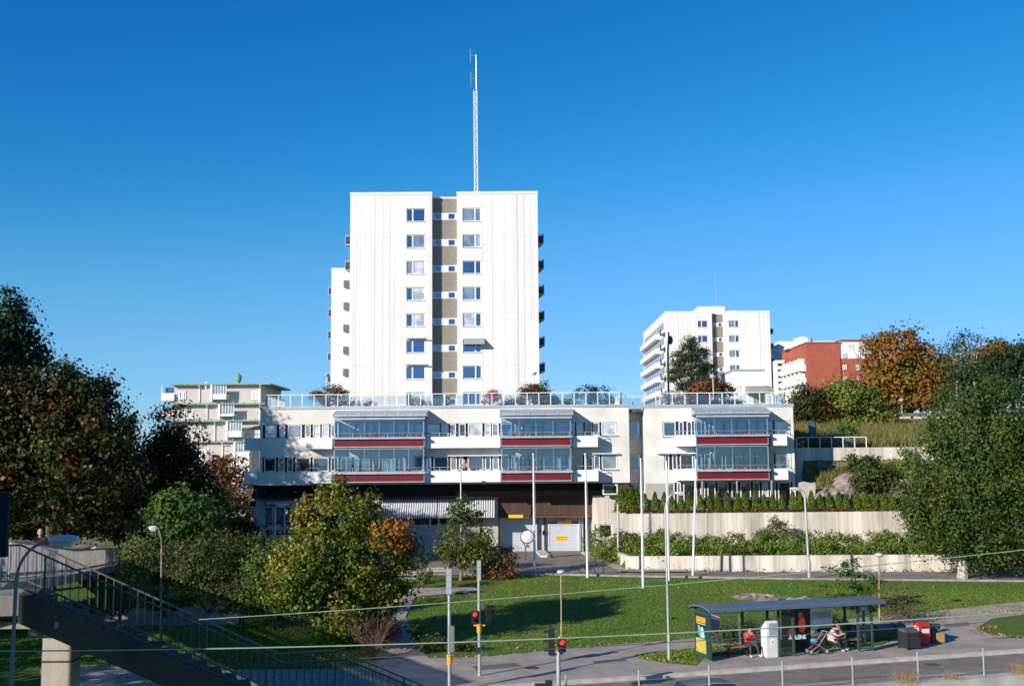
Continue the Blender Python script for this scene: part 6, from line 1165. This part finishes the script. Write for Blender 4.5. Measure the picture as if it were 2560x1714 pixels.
# bins, boxes to the right of the shelter
def oo(px,py): return gp(px,py,.02)
def boxthing(name,label,cat,px0,px1,pyb,pyt,dep,m,extra=None,grp=None):
    a=oo(px0,pyb); u=(a-F0).dot(Uu); v=(a-F0).dot(Vu); q=onv(px1,pyb,a,U); w=(q-a).dot(Uu); H=onv((px0+px1)/2,pyt,a+Vu*.0,U).z-.02; t=thing(name,label,cat,a+Uu*w/2+Vu*dep/2,grp); return t,u,v,w,H
t,u,v,w,H=boxthing('litter_bin','black box shaped litter bin nearest the kerb','litter bin',2271,2301,1624,1568,.75,black)
b=MB(); sbox(b,u,u+w,v,v+.75,.08,H*.78); q=part('body',b,mat('bin black',(.03,.03,.035),.5,.2,4),t); b=MB(); b.prism([S_(u,v,H*.78+.002),S_(u,v+.75,H*.78+.002),S_(u,v+.6,H-.06),S_(u,v+.2,H-.1)],Uu*w); part('lid',b,mat('bin lid',(.10,.09,.10),.4,.2,4),t)
for a_ in (u+.02,u+w-.02):
    for c_ in (v+.02,v+.73): b=MB(); sbox(b,a_-.035,a_+.035,c_-.035,c_+.035,0,H*.8); part('corner_post',b,black,t)
t,u,v,w,H=boxthing('newspaper_box','bright red newspaper box between the black bin and dark green box','newspaper box',2301,2327,1613,1556,.5,red)
nr=mat('box red',(.62,.025,.015),.35,.1,3); b=MB(); sbox(b,u,u+w,v,v+.5,.06,H-.14); part('body',b,nr,t); b=MB(); b.prism([S_(u-.01,v+.02,H-.137),S_(u-.01,v+.5,H-.137),S_(u-.01,v+.42,H),S_(u-.01,v+.1,H)],Uu*(w+.02)); part('lid',b,nr,t); b=MB(); sbox(b,u+.12,u+w-.06,v-.012,v-.002,H*.55,H*.74); part('front_window',b,whitep,t); b=MB(); sbox(b,u+.1,u+w-.1,v-.012,v-.002,H*.78,H*.85); part('slot',b,black,t)
b=MB(); b.quad(S_(u-.006,v+.06,H*.3),S_(u-.006,v+.44,H*.3),S_(u-.006,v+.44,H*.85),S_(u-.006,v+.06,H*.85)); part('side_poster',b,mat('poster pale',(.55,.55,.42),.5,.4,8),t)
t,u,v,w,H=boxthing('newspaper_box','dark green newspaper box with pale cyan side panel','newspaper box',2331,2343,1608,1560,.55,gr)
b=MB(); sbox(b,u,u+w,v,v+.55,.04,H); part('body',b,mat('dark green box',(.02,.055,.045),.4,.1,3),t); b=MB(); b.quad(S_(u-.006,v+.08,H*.35),S_(u-.006,v+.47,H*.35),S_(u-.006,v+.47,H*.85),S_(u-.006,v+.08,H*.85)); part('side_panel',b,mat('pale cyan',(.36,.62,.62),.4,.1,5),t)
t,u,v,w,H=boxthing('newspaper_box','small tan box at the right end of the newspaper boxes','newspaper box',2342,2362,1608,1581,.35,gr)
b=MB(); sbox(b,u+.03,u+w,v,v+.35,.05,H); part('body',b,mat('tan box',(.55,.32,.12),.5,.1,3),t); b=MB(); sbox(b,u+.1,u+w-.08,v+.08,v+.26,0,.048); part('foot',b,black,t)
t,u,v,w,H=boxthing('litter_bin','small dark green bin behind the tan box','litter bin',2343,2357,1586,1559,.4,gr)
b=MB(); b.lathe(S_(u+w/2,v+.2,.25),[(w*.42,0),(w*.5,H-.35),(w*.52,H-.3),(w*.4,H-.26)],14); part('bin',b,mat('dark green box',(.02,.055,.045)),t,True); b=MB(); b.cyl(S_(u+w/2,v+.2,0),S_(u+w/2,v+.2,.3),.04,n=8); part('stand',b,black,t)
a=oo(2292,1606); b=MB(); b.cyl(a,Vector((a.x,a.y,onv(2292,1552,a,U).z)),.07,n=10); b.use(1); b.cyl(a+ZU*1.0,a+ZU*1.08,.075,n=10); solo('bollard',b,[mat('dark green box',(.02,.055,.045)),whitep],'dark green bollard with a pale band beside the red box','bollard',a)
# low curved barrier behind the shelter
a=oo(2060,1606); c=oo(2268,1597); d=(c-a).normalized(); n_=Vector((-d.y,d.x,0)); t=thing('cycle_parking','low curved topped bicycle parking rack behind the right end of the shelter','bicycle rack',a); b=MB()
P=[(0,0),(.08,.12),(.25,.2),(.45,.2),(.62,.1)]; b.add([a+n_*x+ZU*(.52+z*1.1) for x,z in P]+[c+n_*x+ZU*(.52+z*1.1) for x,z in P],[(i,i+5,i+6,i+1) for i in range(4)]); part('cover',b,mat('rack cover',(.22,.17,.17),.4,.15,2),t)
b=MB(); b.quad(a+ZU*.12,c+ZU*.12,c+ZU*.52,a+ZU*.52); part('side_panel',b,mat('rack green',(.03,.10,.075),.5,.15,3),t)
for k in range(6): b=MB(); q=a.lerp(c,(k+.5)/6)+n_*.3; b.obox(q+ZU*.27,(.07,.07,.54),UA); part('leg',b,black,t)
for k in range(4): b=MB(); q=a.lerp(c,(k+.6)/4.2); b.add([q+n_*x+ZU*(.535+z*1.1)+d*dx for x,z in P for dx in (0,.09)],[(2*i,2*i+1,2*i+3,2*i+2) for i in range(4)]); part('cover_band',b,black,t)
# ================================================================ bicycle
def bicycle(base,ang,label):
    base=Vector(base); M3=Matrix.Rotation(ang,3,'Z'); P=lambda x,z,y=0: base+M3@Vector((x,y,z)); o=thing('bicycle',label,'bicycle',base); ax=M3@Vector((0,1,0)); bk=mat('bike black',(.02,.02,.022),.35,.1,4)
    for x,nm in ((-.53,'wheel'),(.53,'wheel')):
        b=MB(); b.torus(P(x,.345),.33,.028,ax,28,6); w=part(nm,b,bk,o,True); ORG[w]=ORG[o]; b=MB()
        for k in range(14): t=6.283*k/14; b.cyl(P(x,.345),P(x+.32*math.cos(t),.345+.32*math.sin(t)),.002,n=3,caps=False)
        b.cyl(P(x,.345,-.04),P(x,.345,.04),.03,n=8); part('spokes',b,alu,w)
    b=MB(); bb_=P(-.08,.30); sd=P(-.22,.82); hd=P(.34,.86); hd2=P(.37,.70)
    for p,q,r in ((bb_,sd,.028),(P(-.2,.76),hd,.028),(bb_,hd2,.022),(bb_,P(-.53,.345),.012),(P(-.19,.74),P(-.53,.345),.011),(hd,hd2,.022)): b.cyl(p,q,r*1.5,n=8)
    part('frame',b,bk,o); b=MB(); b.cyl(hd2,P(.53,.345,.05),.014,n=6); b.cyl(hd2,P(.53,.345,-.05),.014,n=6); part('fork',b,bk,o)
    b=MB(); b.cyl(sd,P(-.245,.94),.014,n=6); part('seat_post',b,alu,o); b=MB(); b.add([P(-.4,.95,-.07),P(-.4,.95,.07),P(-.1,.95,.02),P(-.1,.95,-.02),P(-.38,1.0,-.06),P(-.38,1.0,.06),P(-.12,.98,.015),P(-.12,.98,-.015)],[(0,1,2,3),(7,6,5,4),(0,4,5,1),(1,5,6,2),(2,6,7,3),(3,7,4,0)]); part('saddle',b,bk,o)
    b=MB(); b.tube([hd,P(.33,.98),P(.40,1.0)],.014,6); b.tube([P(.36,1.02,-.3),P(.40,1.0,-.1),P(.40,1.0,.1),P(.36,1.02,.3)],.014,6); part('handlebar',b,bk,o)
    b=MB(); b.torus(bb_,.085,.012,ax,16,5); b.cyl(bb_,P(.0,.18,-.08),.012,n=5); b.cyl(bb_,P(-.16,.42,.08),.012,n=5); part('crank',b,bk,o)
g0,g1=gph(1463,1438),gph(1496,1440)
bicycle(((g0+g1)/2)+Vector((0,.5,.06)),math.atan2(g1.y-g0.y,g1.x-g0.x)*.3,'black bicycle leaning at a white flagpole on the lawn edge')
# ================================================================ cars
def car(base,ang,label,paint,L=4.4,W_=1.78,H=1.46):
    base=Vector(base); o=thing('parked_car' if 'white' in label else 'car',label,'car',(0,0,0)); o.location=base; o.rotation_euler.z=ang; X=L/2
    body=[(-X,.35),(-X,.78),(-X+.12,.92),(-X+.9,.98),(X-1.15,.95),(X-.2,.78),(X,.6),(X,.32),(X-.5,.22),(-X+.4,.22)]
    secs=[]; b=MB(); ys=[-W_/2,-W_/2+.09,W_/2-.09,W_/2]; vs=[]
    for i,y in enumerate(ys): k=.96 if i in (0,3) else 1.0; vs+=[(x*k,y,.22+(z-.22)*k) for x,z in body]
    n=len(body); b.add(vs,[(i*n+k,i*n+(k+1)%n,(i+1)*n+(k+1)%n,(i+1)*n+k) for i in range(3) for k in range(n)]+[tuple(range(n-1,-1,-1)),tuple(3*n+k for k in range(n))]); part('body',b,paint,o,True)
    cab=[(-X+.55,.96),(-X+1.05,H-.05),(-.3,H),(.45,H-.04),(X-1.35,.94)]; vs=[]
    for y,s in ((-W_/2+.1,0),(-W_/2+.3,1),(W_/2-.3,1),(W_/2-.1,0)):
        vs+=[(x,y,(z if s else .93)) for x,z in cab]
    b=MB(); b.add([(x,-(W_/2-.08)+(z-.95)*.38,z) for x,z in cab]+[(x,(W_/2-.08)-(z-.95)*.38,z) for x,z in cab],[(0,1,2,3,4),(9,8,7,6,5),(0,5,6,1),(3,8,9,4)]); part('windows',b,gD,o,True)
    b=MB(); b.add([(x,-(W_/2-.07)+(z-.95)*.38,z+.012) for x,z in cab[1:4]]+[(x,(W_/2-.07)-(z-.95)*.38,z+.012) for x,z in cab[1:4]],[(0,3,4,1),(1,4,5,2)]); part('roof',b,paint,o,True)
    b=MB()
    for s in (-1,1): b.tube([(-X+1.1,s*(W_/2-.3),H),(-.3,s*(W_/2-.28),H+.06),(.5,s*(W_/2-.3),H)],.02,5)
    part('roof_rail',b,alu,o)
    for x in (-X+.8,X-.85):
        for s in (-1,1): b=MB(); b.lathe((x,s*(W_/2-.1),.32),[(.18,-.1),(.31,-.1),(.32,0),(.31,.1),(.18,.1)],18,'y'); w=part('wheel',b,black,o,True); b=MB(); b.lathe((x,s*(W_/2-.1),.32),[(.05,-.105),(.18,-.104),(.18,.104),(.05,.105)],12,'y'); part('rim',b,alu,w)
    for s in (-1,1): b=MB(); b.obox((X-.12,s*(W_/2-.3),.68),(.12,.35,.14)); part('headlight',b,lens,o)
    return o
cp=at(1800,1697,38.2); car(Vector((cp.x-.2,37.9,-.11)),UA,'dark car seen only by its roof at the lower picture edge',mat('dark car paint',(.02,.025,.04),.2,.1,2,spec=.8),H=cp.z+.12)
gz=grd(615,112); car(gz,.2,'white parked car half hidden far left below the crossing sign',mat('white car paint',(.7,.7,.7),.3,.03,2))
# ================================================================ people
skin=mat('skin',(.52,.30,.22),.6,.1,8)
def person(label,base,ang,J,cols,hair,headr=.105,scale=1.0,R_=None,coat=None,group=None):
    """J: joint positions in a local frame (x right, -y forward); cols: materials for torso, legs, shoes"""
    o=thing('person',label,'person',(0,0,0),group); o.location=Vector(base); o.rotation_euler.z=ang; o.scale=(scale,)*3
    names=[k for k in J if k not in ('head','face')]; idx={k:i for i,k in enumerate(names)}
    E=[('pelvis','spine'),('spine','chest'),('chest','neck')]
    for s in 'LR': E+=[('chest','sho'+s),('sho'+s,'elb'+s),('elb'+s,'wri'+s),('pelvis','hip'+s),('hip'+s,'kne'+s),('kne'+s,'ank'+s),('ank'+s,'toe'+s)]
    me=bpy.data.meshes.new('body'); me.from_pydata([J[k] for k in names],[(idx[a],idx[b]) for a,b in E],[])
    q=bpy.data.objects.new('body',me); COL.objects.link(q); md=q.modifiers.new('s','SKIN'); RR=dict(pelvis=.15,spine=.135,chest=.15,neck=.06,sho=.075,elb=.052,wri=.036,hip=.10,kne=.068,ank=.045,toe=.04); RR.update(R_ or {})
    for k in names:
        r=RR.get(k) or RR[k[:3]]; me.skin_vertices[0].data[idx[k]].radius=(r,r*(.8 if k in('pelvis','spine','chest') else 1)); me.skin_vertices[0].data[idx[k]].use_root=(k=='pelvis')
    sb=q.modifiers.new('u','SUBSURF'); sb.levels=2; sb.render_levels=2
    dg=bpy.context.evaluated_depsgraph_get(); dg.update(); nm=bpy.data.meshes.new_from_object(q.evaluated_get(dg)); bpy.data.objects.remove(q)
    V_=[tuple(v.co) for v in nm.vertices]; Fc=[tuple(p.vertices) for p in nm.polygons]; b=MB(); b.add(V_,Fc); mi=[]
    seg=[('pelvis','spine',0),('spine','chest',0),('chest','neck',0)]+[(a+s,c+s,m) for s in 'LR' for a,c,m in (('sho','elb',0),('elb','wri',0),('hip','kne',1),('kne','ank',1),('ank','toe',2))]
    def dist(p,a,c): a=Vector(a);c=Vector(c);d=c-a;t=max(0,min(1,(p-a).dot(d)/d.dot(d)));return (p-a-d*t).length,t
    for f in Fc:
        p=sum((Vector(V_[i]) for i in f),Vector())/len(f); bst=min((dist(p,J[a],J[c])[0],m,a,dist(p,J[a],J[c])[1]) for a,c,m in seg); m=bst[1]
        if bst[2].startswith('elb') and bst[3]>.93: m=3
        mi.append(m)
    b.m=mi
    # hands: palm and five fingers continuing the forearm
    b.use(3)
    for s in 'LR':
        w=Vector(J['wri'+s]); d=(w-Vector(J['elb'+s])).normalized(); sdv=d.cross(ZU); sdv=sdv.normalized() if sdv.length>.1 else Vector((1,0,0)); up=sdv.cross(d)
        b.tube([w-d*.02,w+d*.05,w+d*.085],[.03,.042,.036],8)
        for k in range(4): a=w+d*.08+sdv*(.018*(k-1.5)*1.1); l=(.055,.065,.06,.045)[k]; b.tube([a,a+d*l*.6-up*.008,a+d*l-up*.028],[.010,.009,.006],6)
        sg=-1 if s=='L' else 1; a=w+d*.03+sdv*.03*sg; b.tube([a,a+sdv*.025*sg+d*.03,a+sdv*.03*sg+d*.055-up*.01],[.011,.010,.007],6)
    # head with nose, ears, brow
    h=Vector(J['head']); f=Vector(J.get('face',(0,-1,0))).normalized(); side=f.cross(ZU).normalized(); b.use(3); nk=Vector(J['neck']); b.tube([nk-ZU*.03,nk.lerp(h,.6)],[.058,.05],10)
    M3=Matrix((side,-f,ZU)).transposed(); t=MB(); t.ball((0,0,0),headr,14,(.80,.95,1.15)); b.add([h+M3@Vector(v) for v in t.v],t.f)
    b.add([h+f*headr*.9+side*.014-ZU*.02,h+f*headr*.9-side*.014-ZU*.02,h+f*(headr*1.18)-ZU*.018,h+f*headr*.92+ZU*.025],[(0,1,2),(0,2,3),(1,3,2)])
    for s in (-1,1): b.ball(h+side*s*headr*.8,.024,6,(.5,1,1.3))
    o2=part('body',b,[cols[0],cols[1],cols[2],skin],o,True)
    e=MB()
    for s in (-1,1): e.ball(h+f*headr*.86+side*s*.034+ZU*.018,.011,6)
    e.use(1); e.obox(h+f*headr*.93-ZU*.055,(.042,.01,.01),math.atan2(f.x,-f.y)); part('face',e,[black,mat('lips',(.35,.1,.09))],o)
    hm=MB(); t=MB(); t.ball((0,0,0),headr*1.1,14,(.84,.98,1.1)); vs=[h-f*.018+ZU*.02+M3@Vector(v) for v in t.v]
    keep=[fc for fc in t.f if all(((vs[i]-h).dot(f)<headr*.55) or ((vs[i]-h).z>headr*.62) for i in fc) and not all((vs[i]-h).z<-headr*.75 for i in fc)]; hm.add(vs,keep); part('hair',hm,hair,o,True)
    return o
kn=lambda d:d
sitJ=dict(pelvis=(0,0,.56),spine=(0,-.01,.74),chest=(0,-.05,.95),neck=(.01,-.08,1.07),head=(.02,-.13,1.20),face=(.25,-1,-.1),
 shoL=(-.17,-.04,1.0),elbL=(-.22,-.2,.80),wriL=(-.03,-.30,1.04),shoR=(.17,-.05,1.0),elbR=(.24,-.24,.84),wriR=(.09,-.31,1.05),
 hipL=(-.09,-.03,.55),kneL=(-.10,-.42,.54),ankL=(-.10,-.40,.12),toeL=(-.13,-.56,.07),hipR=(.09,-.03,.55),kneR=(.22,-.42,.54),ankR=(.30,-.46,.12),toeR=(.36,-.62,.07))
rj=mat('red jacket',(.62,.03,.02),.7,.12,8); nv=mat('dark grey trousers',(.045,.05,.065),.8,.2,8); shoe=mat('white shoes',(.6,.6,.58),.6,.08,8); hb=mat('brown hair',(.14,.08,.04),.7,.3,20); hb2=mat('light brown hair',(.26,.14,.07),.7,.3,20)
u=su(1874,1640,.6); pb=person('seated child in a red jacket and dark trousers eating on the shelter bench',S_(u,.72,-.02),UA,sitJ,(rj,nv,shoe),hb)
b=MB(); b.tube([(-.2,-.03,1.03),(0,.06,1.06),(.2,-.05,1.03)],[.06,.085,.06],8); q=part('navy_collar',b,mat('navy cloth',(.03,.06,.11),.8),pb)
b=MB(); b.beam((-.16,-.13,1.06),(-.08,-.17,.86),.035,.02); part('white_stripe',b,whitep,pb)
leanJ=dict(pelvis=(0,0,.56),spine=(.06,-.06,.74),chest=(.16,-.14,.93),neck=(.25,-.20,1.03),head=(.34,-.26,1.10),face=(.8,-.45,-.5),
 shoL=(.02,-.22,.96),elbL=(.16,-.42,.74),wriL=(.40,-.45,.80),shoR=(.26,.0,.98),elbR=(.42,-.10,.76),wriR=(.54,-.30,.80),
 hipL=(-.03,-.09,.55),kneL=(.16,-.46,.54),ankL=(.30,-.50,.12),toeL=(.46,-.56,.07),hipR=(.08,.06,.55),kneR=(.38,-.30,.54),ankR=(.42,-.32,.12),toeR=(.58,-.38,.07))
pk=mat('pale pink coat',(.62,.42,.40),.8,.15,8); u=su(2078,1628,.6); pp=person('seated woman in a pale pink coat leaning forward beside the pushchair',S_(u,.72,-.02),UA,leanJ,(pk,mat('navy trousers',(.02,.025,.05),.8),shoe),hb2)
b=MB(); vs=[]
for z,r,dx,dy in ((.9,.17,.13,-.12),(.74,.20,.06,-.08),(.58,.25,.08,-.14),(.44,.30,.12,-.2)):
    for k in range(12): t=6.283*k/12; vs.append((dx+r*math.cos(t),dy+r*.85*math.sin(t),z))
b.add(vs,[(i*12+k,i*12+(k+1)%12,(i+1)*12+(k+1)%12,(i+1)*12+k) for i in range(3) for k in range(12)]); part('coat_skirt',b,pk,pp,True)
# small child held beside her
kidJ={k:(tuple(Vector(v)) if k!='face' else v) for k,v in sitJ.items()}; kidJ.update(wriL=(-.12,-.3,.80),wriR=(.12,-.3,.80))
u=su(2098,1624,.5); person('small child in a dark olive jacket held by the woman in pink',S_(u+.05,.55,.03),UA+.9,kidJ,(mat('olive jacket',(.10,.085,.04),.8),mat('navy trousers',(.02,.025,.05)),shoe),hb2,scale=.72)
# walker on the footbridge
walkJ=dict(pelvis=(0,0,.92),spine=(0,0,1.1),chest=(0,-.01,1.32),neck=(0,-.02,1.46),head=(0,-.04,1.58),face=(.3,-1,0),shoL=(-.19,0,1.38),elbL=(-.24,.05,1.1),wriL=(-.24,-.08,.88),shoR=(.19,0,1.38),elbR=(.24,.02,1.1),wriR=(.24,-.12,.88),hipL=(-.09,0,.9),kneL=(-.1,-.12,.5),ankL=(-.1,-.10,.09),toeL=(-.11,-.24,.05),hipR=(.09,0,.9),kneR=(.1,.0,.48),ankR=(.1,.16,.10),toeR=(.11,.04,.05))
pt=at(102,1314,47.0); tz=pt.z-1.58; dk=mat('dark brown jacket',(.05,.03,.028),.8,.15,8)
person('pedestrian with pale hair and dark jacket behind the footbridge parapet',(pt.x,47.0,float(np.interp(47,[34,59],[5.45,3.2]))),.3,walkJ,(dk,nv,mat('dark shoes',(.03,.03,.03))),mat('pale hair',(.55,.50,.42),.8,.2,20),scale=1.14)
balJ=dict(walkJ); balJ.update(chest=(-.02,-.12,1.28),spine=(0,-.03,1.1),neck=(-.02,-.2,1.41),head=(.03,-.26,1.52),shoL=(-.2,-.1,1.34),elbL=(-.28,-.32,1.12),wriL=(-.06,-.42,1.1),shoR=(.17,-.1,1.34),elbR=(.24,-.34,1.12),wriR=(.04,-.45,1.1),kneL=(-.1,-.02,.48),ankL=(-.1,0,.09),toeL=(-.11,-.14,.05),kneR=(.1,-.02,.48),ankR=(.1,0,.09),toeR=(.11,-.14,.05))
person('person in a pale top leaning on the lower balcony rail between the red balconies',(at(1161,1170,90.4).x,90.45,LB+.14),0,balJ,(mat('beige top',(.50,.40,.30),.8,.3,20),nv,nv),mat('red brown hair',(.25,.09,.05),.8))
# ================================================================ pushchair
u=su(2044,1633,.1); o=thing('pushchair','folded back pushchair with grey frame and blue and red ball in front of the woman','pushchair',S_(u,.15,0)); Pq=lambda x,z,y=0:S_(u+x,.15+y,z)
for x,y in ((-.42,-.2),(-.42,.2),(.38,-.22),(.38,.22)):
    b=MB(); b.torus(Pq(x,.14,y),.12,.025,Vu,18,6); w=part('wheel',b,black,o,True); b=MB(); b.lathe(Vector((0,0,0)),[(.03,-.03),(.09,-.025),(.09,.025),(.03,.03)],10,'y'); Mr=Matrix.Rotation(UA,3,'Z'); b.v=[tuple(Mr@Vector(v)+Pq(x,.14,y)) for v in b.v]; part('rim',b,alu,w)
b=MB()
for y in (-.2,.2):
    b.tube([Pq(-.42,.16,y),Pq(-.05,.38,y),Pq(.3,.78,y),Pq(.45,1.0,y)],.016,6); b.tube([Pq(.38,.16,y),Pq(.05,.38,y),Pq(-.2,.52,y)],.014,6)
b.tube([Pq(.45,1.0,-.2),Pq(.45,1.0,.2)],.02,6); b.tube([Pq(-.42,.16,-.2),Pq(-.42,.16,.2)],.012,6); part('frame',b,alu,o)
b=MB(); b.prism([Pq(-.25,.42,-.17),Pq(.1,.34,-.17),Pq(.32,.72,-.17),Pq(.27,.76,-.17),Pq(.05,.42,-.17),Pq(-.25,.48,-.17)],Vu*.34); part('seat',b,mat('black fabric',(.02,.02,.022),.9),o)
b=MB(); b.obox(Pq(.0,.22),(.4,.3,.14),UA); part('basket',b,mat('dark red fabric',(.06,.015,.02),.9),o)
b=MB(); b.ball(Pq(-.14,.62),.14,14,(1.2,1,.75)); b.use(1); b.ball(Pq(-.08,.57,-.03),.12,12,(1.15,1,.6)); solo('toy_bundle',b,[mat('toy blue',(.04,.30,.62),.5),mat('toy red',(.6,.06,.08),.5)],'blue and red bundle lying on the pushchair seat','bundle',Pq(-.14,.55),smooth=True)
# ================================================================ small extras
q=at(8,1310,17.5); o=thing('station_sign','dark blue narrow sign board cut by the left picture edge','sign',(q.x-.3,17.5,6.6)); b=MB(); b.cyl((q.x-.32,17.5,6.6),(q.x-.32,17.5,8.9),.04,n=8); part('post',b,black,o); b=MB(); b.prism([at(-30,1225,17.5),at(21,1232,17.5),at(14,1392,17.5),at(-30,1392,17.5)],(0,.08,0)); part('board',b,mat('dark blue sign',(.008,.014,.022),.9,.1,2),o)
p=gp(106,1712,.02)
# orange chairs on the hillside terrace
c=at(2128,1112,96.5); o=thing('garden_furniture','orange garden furniture behind the hillside glass railing','garden chair',(c.x,96.5,zt-.1)); om=mat('orange plastic',(.62,.20,.03),.5,.1,3); b=MB(); b.obox((c.x,96.5,zt+.5),(1.1,.6,.06)); part('seat',b,om,o); b=MB(); b.obox((c.x,96.8,zt+.75),(1.1,.06,.4)); part('backrest',b,om,o)
for s in (-1,1): b=MB(); b.obox((c.x+s*.5,96.5,zt+.2),(.06,.5,.6)); part('leg',b,om,o)
# blue-grey vent column on the slope
c=at(2033,1060,98); b=MB(); b.box(c.x-.25,c.x+.25,98,98.6,8,at(2033,1056,98).z+.0); b.box(c.x-.3,c.x+.3,97.95,98.65,at(2033,1056,98).z+.002,at(2033,1056,98).z+.12); solo('vent_column',b,mat('blue grey column',(.10,.15,.20),.6,.1,2),'blue grey column standing above the hillside terrace','column',(c.x,98,8))
# small handrail on the hillside in front of the wall
b=MB(); A=[at(x,y,93.5) for x,y in ((2045,1196),(2045,1158),(2100,1158),(2210,1140))]; b.tube([at(2042,1180,93.4),at(2042,1150,93.4),at(2098,1152,93.4),at(2200,1146,93.4)],.03,6); b.tube([at(2042,1174,93.4),at(2098,1174,93.4)],.03,6); b.cyl(at(2098,1180,93.4),at(2098,1152,93.4),.03,n=6); b.tube([at(2046,1214,92),at(2102,1196,92),at(2145,1193,92)],.025,6); b.cyl(at(2102,1196,92),at(2102,1226,92),.035,n=6); b.cyl(at(2046,1214,92),at(2046,1240,92),.035,n=6); solo('handrail',b,black,'thin dark handrail on the slope below the long concrete wall','railing',at(2042,1190,93.4))
c=at(2012,1208,90); b=MB(); z0=4.5; b.prism([at(1998,1245,90),at(2038,1245,90),at(2039,1205,90),at(2028,1207,90),at(2010,1203,90),at(1998,1206,90)],(0,.25,0)); solo('garden_screen',b,conc2,'short wavy topped screen wall right of the low building','wall',at(2015,1245,90))
